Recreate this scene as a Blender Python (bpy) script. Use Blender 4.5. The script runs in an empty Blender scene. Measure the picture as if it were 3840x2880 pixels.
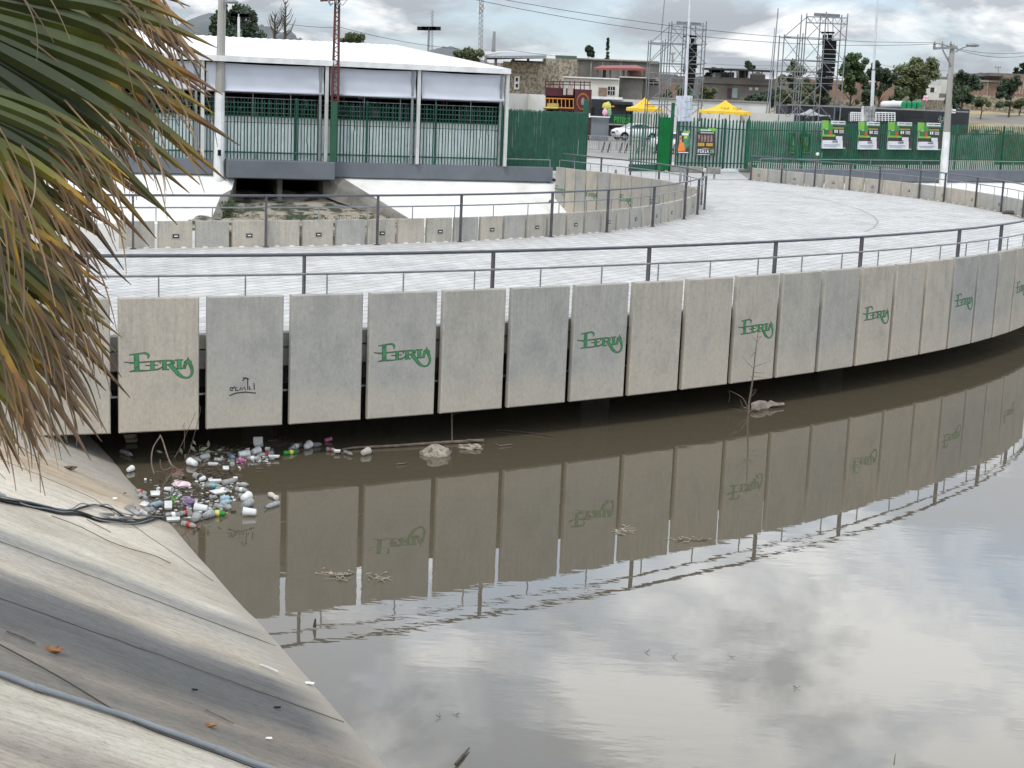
import bpy, bmesh, math, random
from mathutils import Vector, Matrix, noise
rnd = random.Random(7)
sc = bpy.context.scene
COL = sc.collection

# ------------------------------------------------------------------ camera
F_PX, PITCH, ROLL, CH = 5860.04, 0.183886, 0.0411948, 5.6653
FW = Vector((0, math.cos(PITCH), -math.sin(PITCH)))
UP0 = Vector((0, math.sin(PITCH), math.cos(PITCH)))
RT = Vector((1, 0, 0)) * math.cos(ROLL) + UP0 * math.sin(ROLL)
UP = UP0 * math.cos(ROLL) - Vector((1, 0, 0)) * math.sin(ROLL)
CAM = Vector((0, 0, CH))
cam = bpy.data.cameras.new("camera"); co = bpy.data.objects.new("camera", cam); COL.objects.link(co)
m = Matrix((RT, UP, -FW)).transposed().to_4x4(); m.translation = CAM
co.matrix_world = m
cam.sensor_width = 36; cam.lens = F_PX / 3840 * 36; cam.clip_end = 9000; cam.clip_start = 0.05
sc.camera = co

# ------------------------------------------------------------------ world, sun, exposure
SUN_EL, SUN_AZ = math.radians(56), math.radians(205)      # azimuth clockwise from +Y
w = bpy.data.worlds.new("World"); sc.world = w; w.use_nodes = True
nt = w.node_tree; nt.nodes.clear()
def N(t, k, **kw):
    n = t.nodes.new(k)
    for a, v in kw.items():
        if a[0] == 'i' and a[1:].isdigit(): n.inputs[int(a[1:])].default_value = v
        else: setattr(n, a, v)
    return n
sky = N(nt, 'ShaderNodeTexSky', sky_type='NISHITA', sun_disc=False, sun_elevation=SUN_EL, sun_rotation=SUN_AZ, altitude=1800, dust_density=1.5)
geo = N(nt, 'ShaderNodeTexCoord')
sep = N(nt, 'ShaderNodeSeparateXYZ'); nt.links.new(geo.outputs['Generated'], sep.inputs[0])
# project the view direction onto a cloud layer
addz = N(nt, 'ShaderNodeMath', operation='ADD', i1=0.30); nt.links.new(sep.outputs[2], addz.inputs[0])
mxz = N(nt, 'ShaderNodeMath', operation='MAXIMUM', i1=0.04); nt.links.new(addz.outputs[0], mxz.inputs[0])
dx = N(nt, 'ShaderNodeMath', operation='DIVIDE'); dy = N(nt, 'ShaderNodeMath', operation='DIVIDE')
nt.links.new(sep.outputs[0], dx.inputs[0]); nt.links.new(mxz.outputs[0], dx.inputs[1])
nt.links.new(sep.outputs[1], dy.inputs[0]); nt.links.new(mxz.outputs[0], dy.inputs[1])
cmb = N(nt, 'ShaderNodeCombineXYZ', i2=3.3); nt.links.new(dx.outputs[0], cmb.inputs[0]); nt.links.new(dy.outputs[0], cmb.inputs[1])
cn = N(nt, 'ShaderNodeTexNoise'); cn.inputs['Scale'].default_value = 3.6; cn.inputs['Detail'].default_value = 9; cn.inputs['Roughness'].default_value = .58; cn.inputs['Distortion'].default_value = .25
nt.links.new(cmb.outputs[0], cn.inputs['Vector'])
cr = N(nt, 'ShaderNodeValToRGB'); nt.links.new(cn.outputs[0], cr.inputs[0])
cr.color_ramp.elements[0].position = .36; cr.color_ramp.elements[0].color = (0.0, 0, 0, 1)
cr.color_ramp.elements[1].position = .56; cr.color_ramp.elements[1].color = (1, 1, 1, 1)
cn2 = N(nt, 'ShaderNodeTexNoise'); cn2.inputs['Scale'].default_value = 3.6; cn2.inputs['Detail'].default_value = 10; cn2.inputs['Roughness'].default_value = .55; cn2.inputs['Distortion'].default_value = .35
mp2 = N(nt, 'ShaderNodeMapping'); mp2.inputs['Location'].default_value = (4.1, 2.7, 9); nt.links.new(cmb.outputs[0], mp2.inputs[0]); nt.links.new(mp2.outputs[0], cn2.inputs['Vector'])
cr2 = N(nt, 'ShaderNodeValToRGB'); nt.links.new(cn2.outputs[0], cr2.inputs[0])
cr2.color_ramp.elements[0].position = .485; cr2.color_ramp.elements[0].color = (3.9, 4.2, 4.6, 1)
cr2.color_ramp.elements[1].position = .595; cr2.color_ramp.elements[1].color = (8.6, 8.75, 8.8, 1)
mixc = N(nt, 'ShaderNodeMix', data_type='RGBA'); nt.links.new(cr.outputs[0], mixc.inputs[0])
skm = N(nt, 'ShaderNodeMix', data_type='RGBA'); skm.inputs[0].default_value = .62
nt.links.new(sky.outputs[0], skm.inputs[6]); skm.inputs[7].default_value = (5.0, 6.0, 7.0, 1)
nt.links.new(skm.outputs[2], mixc.inputs[6]); nt.links.new(cr2.outputs[0], mixc.inputs[7])
gr = N(nt, 'ShaderNodeValToRGB'); nt.links.new(sep.outputs[2], gr.inputs[0]); ge = gr.color_ramp.elements
for _ in range(2): ge.new(.5)
for i_, (p_, v_) in enumerate(((0.05, .42), (.16, .84), (.34, 1.2), (1, .42))): ge[i_].position = p_; ge[i_].color = (v_, v_, v_, 1)
gm = N(nt, 'ShaderNodeVectorMath', operation='MULTIPLY'); nt.links.new(mixc.outputs[2], gm.inputs[0]); nt.links.new(gr.outputs[0], gm.inputs[1])
gs = N(nt, 'ShaderNodeVectorMath', operation='SCALE'); gs.inputs['Scale'].default_value = 2.35; nt.links.new(gm.outputs[0], gs.inputs[0])
bg = N(nt, 'ShaderNodeBackground'); bg.inputs[1].default_value = .1; nt.links.new(gs.outputs[0], bg.inputs[0])
wo = N(nt, 'ShaderNodeOutputWorld'); nt.links.new(bg.outputs[0], wo.inputs[0])
sl = bpy.data.lights.new("sun", 'SUN'); sl.energy = 1.5; sl.angle = math.radians(14); sl.color = (1, .96, .9)
so = bpy.data.objects.new("sun", sl); COL.objects.link(so)
sd = Vector((math.sin(SUN_AZ) * math.cos(SUN_EL), math.cos(SUN_AZ) * math.cos(SUN_EL), math.sin(SUN_EL)))
so.rotation_euler = sd.to_track_quat('Z', 'Y').to_euler()
sc.view_settings.view_transform = 'Standard'; sc.view_settings.look = 'None'; sc.view_settings.gamma = 1
sc.view_settings.exposure = 0.30
sc.cycles.max_bounces = 6; sc.cycles.transparent_max_bounces = 8

# ------------------------------------------------------------------ measuring helpers (V = 2212 px wide copy of the photo)
K = 3840 / 2212
def ray(vx, vy): return FW + RT * ((vx * K - 1920) / F_PX) - UP * ((vy * K - 1440) / F_PX)
def at(vx, vy, Y): d = ray(vx, vy); return CAM + d * (Y / d.y)
def gz(vx, vy, z): d = ray(vx, vy); return CAM + d * ((z - CH) / d.z)
def px(x, y): return x / K, y / K

# ------------------------------------------------------------------ materials
MATS = {}
def mat(name, c1, c2=None, scale=4.0, rough=.7, bump=0.0, metal=0.0, detail=6, rand=0.0, stretch=(1, 1, 1), coord='Object', lo=.35, hi=.65, spec=.5, alpha=1, trans=0.0, bscale=None):
    if name in MATS: return MATS[name]
    M = bpy.data.materials.new(name); M.use_nodes = True; t = M.node_tree; b = t.nodes['Principled BSDF']
    b.inputs['Roughness'].default_value = rough; b.inputs['Metallic'].default_value = metal
    b.inputs['Specular IOR Level'].default_value = spec
    if alpha < 1: b.inputs['Alpha'].default_value = alpha
    if trans: b.inputs['Transmission Weight'].default_value = trans
    tc = N(t, 'ShaderNodeTexCoord'); mp = N(t, 'ShaderNodeMapping'); mp.inputs['Scale'].default_value = stretch
    oi = N(t, 'ShaderNodeObjectInfo')
    sc_ = N(t, 'ShaderNodeVectorMath', operation='SCALE'); sc_.inputs['Scale'].default_value = 37.0
    cx = N(t, 'ShaderNodeCombineXYZ'); [t.links.new(oi.outputs['Random'], cx.inputs[i]) for i in range(3)]
    t.links.new(cx.outputs[0], sc_.inputs[0]); ad = N(t, 'ShaderNodeVectorMath', operation='ADD')
    t.links.new(tc.outputs[coord], ad.inputs[0]); t.links.new(sc_.outputs[0], ad.inputs[1]); t.links.new(ad.outputs[0], mp.inputs[0])
    n = N(t, 'ShaderNodeTexNoise'); n.inputs['Scale'].default_value = scale; n.inputs['Detail'].default_value = detail; n.inputs['Roughness'].default_value = .62
    t.links.new(mp.outputs[0], n.inputs['Vector'])
    r = N(t, 'ShaderNodeValToRGB'); e = r.color_ramp.elements
    c2 = c2 or tuple(c * .8 for c in c1)
    e[0].position = lo; e[0].color = (*c2, 1); e[1].position = hi; e[1].color = (*c1, 1)
    t.links.new(n.outputs[0], r.inputs[0]); out = r.outputs[0]
    if rand:
        h = N(t, 'ShaderNodeHueSaturation'); mr = N(t, 'ShaderNodeMapRange'); mr.inputs[3].default_value = 1 - rand; mr.inputs[4].default_value = 1 + rand
        t.links.new(oi.outputs['Random'], mr.inputs[0]); t.links.new(mr.outputs[0], h.inputs['Value']); t.links.new(out, h.inputs['Color']); out = h.outputs[0]
    t.links.new(out, b.inputs['Base Color'])
    if bump:
        bp = N(t, 'ShaderNodeBump'); bp.inputs['Strength'].default_value = bump; bp.inputs['Distance'].default_value = .02
        n2 = N(t, 'ShaderNodeTexNoise'); n2.inputs['Scale'].default_value = bscale or scale * 5; n2.inputs['Detail'].default_value = 8
        t.links.new(mp.outputs[0], n2.inputs['Vector']); t.links.new(n2.outputs[0], bp.inputs['Height']); t.links.new(bp.outputs[0], b.inputs['Normal'])
    MATS[name] = M; return M

def ramp(t, pts, link):
    r = N(t, 'ShaderNodeValToRGB'); e = r.color_ramp.elements
    while len(e) < len(pts): e.new(.5)
    for i, (p, c) in enumerate(pts): e[i].position = p; e[i].color = (*c, 1)
    t.links.new(link, r.inputs[0]); return r

def panel_mat():
    M = bpy.data.materials.new("panel_concrete"); M.use_nodes = True; t = M.node_tree; b = t.nodes['Principled BSDF']
    b.inputs['Roughness'].default_value = .75; b.inputs['Specular IOR Level'].default_value = .35
    tc = N(t, 'ShaderNodeTexCoord'); oi = N(t, 'ShaderNodeObjectInfo')
    cx = N(t, 'ShaderNodeCombineXYZ'); [t.links.new(oi.outputs['Random'], cx.inputs[i]) for i in range(3)]
    s = N(t, 'ShaderNodeVectorMath', operation='SCALE'); s.inputs['Scale'].default_value = 91; t.links.new(cx.outputs[0], s.inputs[0])
    ad = N(t, 'ShaderNodeVectorMath', operation='ADD'); t.links.new(tc.outputs['Object'], ad.inputs[0]); t.links.new(s.outputs[0], ad.inputs[1])
    def noi(scale, st, det=6, ro=.6):
        mp = N(t, 'ShaderNodeMapping'); mp.inputs['Scale'].default_value = st; t.links.new(ad.outputs[0], mp.inputs[0])
        n = N(t, 'ShaderNodeTexNoise'); n.inputs['Scale'].default_value = scale; n.inputs['Detail'].default_value = det; n.inputs['Roughness'].default_value = ro
        t.links.new(mp.outputs[0], n.inputs['Vector']); return n.outputs[0]
    # base tint: from warm beige to cool grey, picked per panel
    base = ramp(t, [(0, (.44, .39, .325)), (.3, (.415, .378, .32)), (.62, (.40, .37, .317)), (.74, (.365, .352, .32)), (.9, (.345, .338, .31)), (1, (.42, .38, .325))], oi.outputs['Random'])
    def mix(a, bcol, fac, mode='MIX'):
        x = N(t, 'ShaderNodeMix', data_type='RGBA', blend_type=mode)
        if hasattr(fac, 'node'): t.links.new(fac, x.inputs[0])
        else: x.inputs[0].default_value = fac
        t.links.new(a, x.inputs[6])
        if hasattr(bcol, 'node'): t.links.new(bcol, x.inputs[7])
        else: x.inputs[7].default_value = (*bcol, 1)
        return x.outputs[2]
    sep = N(t, 'ShaderNodeSeparateXYZ'); t.links.new(tc.outputs['Object'], sep.inputs[0])
    big = ramp(t, [(.36, (.86, .87, .87)), (.5, (1, 1, 1)), (.64, (1.08, 1.06, 1.02))], noi(2.3, (1, 1, .7), 8, .65))
    c = mix(base.outputs[0], big.outputs[0], 1.0, 'MULTIPLY')
    # vertical rain streaks, stronger near the top
    stq = noi(5, (3.2, 3.2, .22), 5, .7)
    mr = N(t, 'ShaderNodeMapRange'); mr.inputs[1].default_value = .5; mr.inputs[2].default_value = 2.0; mr.inputs[3].default_value = .05; mr.inputs[4].default_value = .6
    t.links.new(sep.outputs[2], mr.inputs[0])
    st = ramp(t, [(.46, (0, 0, 0)), (.66, (1, 1, 1))], stq)
    fm = N(t, 'ShaderNodeMath', operation='MULTIPLY'); t.links.new(st.outputs[0], fm.inputs[0]); t.links.new(mr.outputs[0], fm.inputs[1])
    c = mix(c, (.29, .27, .24), fm.outputs[0])
    # silt tide mark on the lowest half metre
    wob = N(t, 'ShaderNodeMath', operation='MULTIPLY_ADD', i1=.22, i2=-.11); t.links.new(noi(1.6, (1, 1, .2), 3), wob.inputs[0])
    zz = N(t, 'ShaderNodeMath', operation='ADD'); t.links.new(sep.outputs[2], zz.inputs[0]); t.links.new(wob.outputs[0], zz.inputs[1])
    td = ramp(t, [(.0, (.5, .5, .5)), (.13, (.5, .5, .5)), (.22, (.28, .28, .28)), (.32, (0, 0, 0))], zz.outputs[0])
    zs = N(t, 'ShaderNodeMath', operation='MULTIPLY', i1=.5); t.links.new(zz.outputs[0], zs.inputs[0]); t.links.new(zs.outputs[0], td.inputs[0])
    c = mix(c, (.50, .43, .345), td.outputs[0])
    # dark mould specks
    spk = ramp(t, [(.60, (0, 0, 0)), (.67, (.75, .75, .75))], noi(38, (1, 1, .6), 3, .7))
    spm = ramp(t, [(.56, (0, 0, 0)), (.68, (1, 1, 1))], noi(1.3, (1, 1, 1), 2))
    f2 = N(t, 'ShaderNodeMath', operation='MULTIPLY'); t.links.new(spk.outputs[0], f2.inputs[0]); t.links.new(spm.outputs[0], f2.inputs[1])
    c = mix(c, (.12, .125, .125), f2.outputs[0])
    fine = ramp(t, [(.3, (.84, .84, .84)), (.5, (1, 1, 1)), (.7, (1.12, 1.12, 1.12))], noi(22, (1, 1, .6), 9, .75))
    c = mix(c, fine.outputs[0], 1.0, 'MULTIPLY')
    t.links.new(c, b.inputs['Base Color'])
    bp = N(t, 'ShaderNodeBump'); bp.inputs['Strength'].default_value = .25; bp.inputs['Distance'].default_value = .01
    t.links.new(noi(30, (1, 1, 1), 6), bp.inputs['Height']); t.links.new(bp.outputs[0], b.inputs['Normal'])
    return M

def deck_mat():
    M = bpy.data.materials.new("stamped_paving"); M.use_nodes = True; t = M.node_tree; b = t.nodes['Principled BSDF']; b.inputs['Roughness'].default_value = .8
    tc = N(t, 'ShaderNodeTexCoord'); mp = N(t, 'ShaderNodeMapping'); mp.inputs['Rotation'].default_value = (0, 0, math.radians(-58)); t.links.new(tc.outputs['Object'], mp.inputs[0])
    wb = N(t, 'ShaderNodeTexNoise'); wb.inputs['Scale'].default_value = 1.2; t.links.new(mp.outputs[0], wb.inputs['Vector'])
    wm = N(t, 'ShaderNodeVectorMath', operation='MULTIPLY_ADD'); wm.inputs[1].default_value = (.12, .12, 0); t.links.new(wb.outputs['Color'], wm.inputs[0]); t.links.new(mp.outputs[0], wm.inputs[2])
    br = N(t, 'ShaderNodeTexBrick'); br.inputs['Scale'].default_value = 1; br.inputs['Brick Width'].default_value = .62; br.inputs['Row Height'].default_value = .30; br.inputs['Mortar Size'].default_value = .016; br.inputs['Mortar Smooth'].default_value = .6
    br.inputs['Color1'].default_value = (.48, .465, .44, 1); br.inputs['Color2'].default_value = (.56, .55, .535, 1); br.inputs['Mortar'].default_value = (.16, .16, .155, 1)
    t.links.new(wm.outputs[0], br.inputs['Vector'])
    n = N(t, 'ShaderNodeTexNoise'); n.inputs['Scale'].default_value = .5; n.inputs['Detail'].default_value = 8; n.inputs['Roughness'].default_value = .7; t.links.new(tc.outputs['Object'], n.inputs['Vector'])
    r = ramp(t, [(.3, (.80, .80, .81)), (.55, (1, 1, 1)), (.8, (1.06, 1.05, 1.02))], n.outputs[0])
    n3 = N(t, 'ShaderNodeTexNoise'); n3.inputs['Scale'].default_value = 7; n3.inputs['Detail'].default_value = 6; t.links.new(tc.outputs['Object'], n3.inputs['Vector'])
    r3 = ramp(t, [(.3, (.86, .86, .86)), (.6, (1.02, 1.02, 1.02))], n3.outputs[0])
    x = N(t, 'ShaderNodeMix', data_type='RGBA', blend_type='MULTIPLY'); x.inputs[0].default_value = 1; t.links.new(br.outputs[0], x.inputs[6]); t.links.new(r.outputs[0], x.inputs[7])
    y = N(t, 'ShaderNodeMix', data_type='RGBA', blend_type='MULTIPLY'); y.inputs[0].default_value = 1; t.links.new(x.outputs[2], y.inputs[6]); t.links.new(r3.outputs[0], y.inputs[7])
    t.links.new(y.outputs[2], b.inputs['Base Color'])
    bp = N(t, 'ShaderNodeBump'); bp.inputs['Strength'].default_value = .5; bp.inputs['Distance'].default_value = .01; t.links.new(br.outputs['Fac'], bp.inputs['Height']); bp.invert = True
    t.links.new(bp.outputs[0], b.inputs['Normal'])
    return M

BN = Vector((-.8999, -.4361, 0)); BD = Vector((.4361, -.8999, 0)); BP = Vector((-.9, 12.4, 0)); BS = .5
def bank_mat():
    """near bank: stains run down the slope; u = up-slope distance, v = along the bank"""
    M = bpy.data.materials.new("bank_concrete"); M.use_nodes = True; t = M.node_tree; b = t.nodes['Principled BSDF']; b.inputs['Roughness'].default_value = .85
    tc = N(t, 'ShaderNodeTexCoord')
    du = N(t, 'ShaderNodeVectorMath', operation='DOT_PRODUCT'); du.inputs[1].default_value = BN; t.links.new(tc.outputs['Object'], du.inputs[0])
    dv = N(t, 'ShaderNodeVectorMath', operation='DOT_PRODUCT'); dv.inputs[1].default_value = BD; t.links.new(tc.outputs['Object'], dv.inputs[0])
    uv = N(t, 'ShaderNodeCombineXYZ'); t.links.new(du.outputs['Value'], uv.inputs[0]); t.links.new(dv.outputs['Value'], uv.inputs[1])
    def noi(st, det=6, ro=.6, off=0):
        mp = N(t, 'ShaderNodeMapping'); mp.inputs['Scale'].default_value = (st[0], st[1], 1); mp.inputs['Location'].default_value = (off, off, 0); t.links.new(uv.outputs[0], mp.inputs[0])
        n = N(t, 'ShaderNodeTexNoise'); n.inputs['Scale'].default_value = 1; n.inputs['Detail'].default_value = det; n.inputs['Roughness'].default_value = ro
        t.links.new(mp.outputs[0], n.inputs['Vector']); return n.outputs[0]
    # broad stain bands along v, wandering a little with u
    wob = N(t, 'ShaderNodeMath', operation='MULTIPLY_ADD', i1=1.5, i2=-.75); t.links.new(noi((.3, .8), 6), wob.inputs[0])
    vv = N(t, 'ShaderNodeMath', operation='ADD'); t.links.new(dv.outputs['Value'], vv.inputs[0]); t.links.new(wob.outputs[0], vv.inputs[1])
    mr = N(t, 'ShaderNodeMapRange'); mr.inputs[1].default_value = -24; mr.inputs[2].default_value = -7; t.links.new(vv.outputs[0], mr.inputs[0])
    P = lambda v: (v + 24) / 17
    W_, G_, D_, T_, B_ = (.66, .61, .53), (.38, .36, .33), (.19, .19, .19), (.44, .355, .265), (.47, .42, .355)
    bands = ramp(t, [(P(-23.2), G_), (P(-21.4), (.45, .43, .40)), (P(-19.9), (.48, .39, .29)), (P(-18.8), W_), (P(-17.2), W_), (P(-16.6), B_), (P(-15.6), (.58, .54, .47)), (P(-14.9), (.27, .27, .26)), (P(-14.4), (.40, .375, .34)), (P(-13.6), B_), (P(-13.1), (.14, .14, .14)), (P(-12.4), (.095, .098, .10)), (P(-11.8), (.11, .11, .108)), (P(-11.3), (.23, .20, .17)), (P(-10.9), (.16, .15, .135)), (P(-10.4), (.25, .225, .19)), (P(-10.15), (.55, .52, .46)), (P(-9.7), (.5, .46, .40)), (P(-9.3), (.28, .25, .22)), (P(-8.9), (.40, .36, .31))], mr.outputs[0])
    def mul(a, bb, f=1.0, mode='MULTIPLY'):
        x = N(t, 'ShaderNodeMix', data_type='RGBA', blend_type=mode)
        if hasattr(f, 'node'): t.links.new(f, x.inputs[0])
        else: x.inputs[0].default_value = f
        t.links.new(a, x.inputs[6])
        if hasattr(bb, 'node'): t.links.new(bb, x.inputs[7])
        else: x.inputs[7].default_value = (*bb, 1)
        return x.outputs[2]
    s1 = ramp(t, [(.3, (.74, .73, .72)), (.5, (1, 1, 1)), (.72, (1.15, 1.12, 1.06))], noi((.5, 5), 9, .7))
    s2 = ramp(t, [(.35, (.86, .855, .85)), (.6, (1.04, 1.04, 1.04))], noi((3, 18), 9, .75, 5))
    s3 = ramp(t, [(.38, (.55, .54, .52)), (.5, (1, 1, 1))], noi((9, 26), 6, .75, 9))
    c = mul(bands.outputs[0], s1.outputs[0]); c = mul(c, s2.outputs[0]); c = mul(c, s3.outputs[0], .55)
    s4 = ramp(t, [(.36, (.45, .43, .40)), (.47, (1, 1, 1)), (.7, (1.12, 1.1, 1.06))], noi((13, 22), 10, .9, 21)); c = mul(c, s4.outputs[0], 1.0)
    s5 = ramp(t, [(.3, (.84, .80, .74)), (.6, (1.04, 1.02, .98))], noi((.9, 1.4), 5, .6, 33)); c = mul(c, s5.outputs[0])
    # silt near the waterline
    wl = N(t, 'ShaderNodeVectorMath', operation='DOT_PRODUCT'); wl.inputs[1].default_value = (0, 0, 1); t.links.new(tc.outputs['Object'], wl.inputs[0])
    wz = N(t, 'ShaderNodeMath', operation='MULTIPLY_ADD', i1=.34, i2=-.17); t.links.new(noi((1, 1.6), 5, .7, 3), wz.inputs[0])
    wa = N(t, 'ShaderNodeMath', operation='ADD'); t.links.new(wl.outputs['Value'], wa.inputs[0]); t.links.new(wz.outputs[0], wa.inputs[1])
    wr = ramp(t, [(.03, (.85, .85, .85)), (.16, (.35, .35, .35)), (.3, (0, 0, 0))], wa.outputs[0])
    c = mul(c, (.34, .30, .25), wr.outputs[0], 'MIX')
    t.links.new(c, b.inputs['Base Color'])
    bp = N(t, 'ShaderNodeBump'); bp.inputs['Strength'].default_value = .35; bp.inputs['Distance'].default_value = .02; t.links.new(noi((25, 60), 6, .7), bp.inputs['Height']); t.links.new(bp.outputs[0], b.inputs['Normal'])
    return M

def water_mat():
    M = bpy.data.materials.new("murky_water"); M.use_nodes = True; t = M.node_tree; b = t.nodes['Principled BSDF']
    b.inputs['Base Color'].default_value = (.100, .083, .056, 1); b.inputs['Roughness'].default_value = .0; b.inputs['IOR'].default_value = 1.5
    tc = N(t, 'ShaderNodeTexCoord')
    mp = N(t, 'ShaderNodeMapping'); mp.inputs['Scale'].default_value = (.55, 1.3, 1); mp.inputs['Rotation'].default_value = (0, 0, .25); t.links.new(tc.outputs['Object'], mp.inputs[0])
    n1 = N(t, 'ShaderNodeTexNoise'); n1.inputs['Scale'].default_value = 2.4; n1.inputs['Detail'].default_value = 3; t.links.new(mp.outputs[0], n1.inputs['Vector'])
    n2 = N(t, 'ShaderNodeTexNoise'); n2.inputs['Scale'].default_value = .22; n2.inputs['Detail'].default_value = 2; t.links.new(tc.outputs['Object'], n2.inputs['Vector'])
    r = ramp(t, [(.42, (.12, .12, .12)), (.62, (1, 1, 1))], n2.outputs[0])
    mu = N(t, 'ShaderNodeMath', operation='MULTIPLY'); t.links.new(n1.outputs[0], mu.inputs[0]); t.links.new(r.outputs[0], mu.inputs[1])
    bp = N(t, 'ShaderNodeBump'); bp.inputs['Strength'].default_value = .5; bp.inputs['Distance'].default_value = .0045; t.links.new(mu.outputs[0], bp.inputs['Height']); t.links.new(bp.outputs[0], b.inputs['Normal'])
    return M

def frond_mat():
    M = bpy.data.materials.new("palm_leaf"); M.use_nodes = True; t = M.node_tree; b = t.nodes['Principled BSDF']; b.inputs['Roughness'].default_value = .45
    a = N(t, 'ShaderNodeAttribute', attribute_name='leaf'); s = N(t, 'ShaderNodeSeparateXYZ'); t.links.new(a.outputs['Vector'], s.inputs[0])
    r = ramp(t, [(0, (.022, .036, .005)), (.5, (.042, .060, .007)), (.68, (.105, .105, .012)), (.76, (.26, .15, .012)), (.81, (.12, .055, .02)), (.87, (.16, .105, .062)), (1, (.24, .175, .115))], s.outputs[0])  # greens near the hub darkened to paint the crown's inner shade
    r2 = ramp(t, [(0, (.45, .5, .5)), (.5, (1, 1, 1)), (1, (1.6, 1.5, 1.2))], s.outputs[1])
    tc = N(t, 'ShaderNodeTexCoord'); n = N(t, 'ShaderNodeTexNoise'); n.inputs['Scale'].default_value = 9; n.inputs['Detail'].default_value = 5; t.links.new(tc.outputs['Object'], n.inputs['Vector'])
    r3 = ramp(t, [(.3, (.75, .75, .75)), (.7, (1.25, 1.2, 1.1))], n.outputs[0])
    x = N(t, 'ShaderNodeMix', data_type='RGBA', blend_type='MULTIPLY'); x.inputs[0].default_value = 1; t.links.new(r.outputs[0], x.inputs[6]); t.links.new(r2.outputs[0], x.inputs[7])
    y = N(t, 'ShaderNodeMix', data_type='RGBA', blend_type='MULTIPLY'); y.inputs[0].default_value = 1; t.links.new(x.outputs[2], y.inputs[6]); t.links.new(r3.outputs[0], y.inputs[7])
    t.links.new(y.outputs[2], b.inputs['Base Color'])
    return M

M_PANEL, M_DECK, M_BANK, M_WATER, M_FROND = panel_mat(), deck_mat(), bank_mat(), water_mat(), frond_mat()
m_slab = mat('slab_concrete', (.30, .28, .24), (.18, .17, .15), 3, .85, .3)
m_rail = mat('rail_steel', (.13, .135, .15), (.10, .105, .12), 5, .45, 0, .35)
m_postred = mat('post_steel', (.10, .10, .115), (.07, .06, .065), 3, .5, 0, .2)
m_green = mat('feria_green', (.05, .235, .09), (.045, .13, .06), 14, .6, detail=9, lo=.38, hi=.55)
m_dgreen = mat('feria_edge', (.02, .045, .025), None, 8, .7)
m_black = mat('black_paint', (.01, .01, .01), None, 5, .5)
m_white = mat('white_paint', (.78, .78, .77), (.62, .62, .61), 2, .6, .05)
m_roofw = mat('white_sheet_roof', (.82, .83, .84), (.74, .75, .76), .6, .55)
m_tarp = mat('white_tarp', (.56, .58, .64), (.50, .52, .58), .6, .55, .5, bscale=1.1)
m_beam = mat('beam_grey', (.145, .155, .175), (.115, .125, .14), .8, .7, .1)
m_lime = mat('limewashed_bank', (.80, .79, .76), (.60, .57, .50), .5, .85, .3, lo=.28, hi=.5, bscale=5)
m_bed = mat('rubble_bed', (.33, .29, .23), (.05, .055, .035), 1.1, .95, 1.0, lo=.44, hi=.52, bscale=6)
m_wall = mat('grey_wall', (.25, .23, .20), (.13, .12, .10), 1.2, .9, .5)
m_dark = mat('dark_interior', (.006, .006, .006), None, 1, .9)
m_fence = mat('fence_green', (.008, .095, .05), (.004, .055, .03), 3, .5, 0, .1)
m_fenceb = mat('fence_bright_green', (.01, .20, .055), (.008, .15, .04), 2, .5)
m_corr = mat('corrugated_sheet', (.80, .86, .86), (.70, .76, .77), 2, .5)
m_lot = mat('lot_asphalt', (.30, .28, .255), (.22, .205, .19), .6, .9, .2)
m_soil = mat('dry_grass_soil', (.42, .33, .17), (.20, .18, .155), .045, .95, .3, lo=.42, hi=.58)
m_block = mat('grey_block', (.21, .195, .175), (.11, .105, .10), .35, .9, .5, rand=.15)
m_stone = mat('stone_masonry', (.34, .29, .22), (.14, .125, .10), 3.2, .95, .8, lo=.42, hi=.56, detail=4)
m_brick = mat('red_brick', (.27, .165, .12), (.19, .13, .10), .8, .9, .4)
m_pale = mat('pale_render', (.60, .59, .55), (.48, .47, .43), .4, .85, .1)
m_dwin = mat('dark_glass', (.02, .022, .026), None, 3, .15)
m_wood = mat('weathered_wood', (.30, .21, .16), (.16, .11, .08), 3, .9, .3)
m_maroon = mat('maroon_paint', (.085, .012, .018), (.06, .008, .014), 1, .5)
m_orange = mat('orange_paint', (.60, .23, .03), None, 3, .5)
m_yellow = mat('yellow_canvas', (.85, .56, .03), (.75, .46, .02), 1.2, .6)
m_booth = mat('black_booth', (.018, .022, .028), (.012, .014, .018), 1, .45)
m_dkgreen = mat('booth_green', (.006, .055, .04), None, 2, .5)
m_neon = mat('green_lettering', (.05, .35, .05), None, 2, .5)
m_galv = mat('galvanised_steel', (.30, .31, .32), (.22, .23, .24), 4, .45, 0, .5)
m_scaf = mat('scaffold_steel', (.24, .245, .25), (.14, .145, .15), 3, .5, 0, .4)
m_speaker = mat('speaker_black', (.009, .009, .010), None, 4, .85, spec=.2)
m_redpole = mat('rusty_lattice', (.12, .03, .022), (.07, .02, .016), 3, .7)
m_concpole = mat('concrete_pole', (.36, .34, .31), (.28, .265, .24), 2, .85, .2, stretch=(1, 1, .2))
m_bark = mat('bark', (.10, .075, .055), (.05, .04, .03), 6, .95, .6)
m_twig = mat('driftwood', (.20, .15, .115), (.09, .07, .055), 9, .9, .3)
m_pvc = mat('grey_pvc', (.22, .24, .26), (.17, .185, .20), 3, .45)
m_cable = mat('black_cable', (.012, .012, .012), None, 3, .5)
m_foam = mat('white_foam', (.74, .74, .73), (.62, .62, .60), 12, .6)
m_clear = mat('clear_plastic', (.56, .58, .57), (.36, .36, .34), 14, .18, .3, trans=.35, alpha=.85, bscale=30)
m_gbottle = mat('green_plastic', (.02, .30, .05), None, 9, .2, trans=.2)
m_red = mat('red_plastic', (.42, .04, .03), None, 9, .35)
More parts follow.
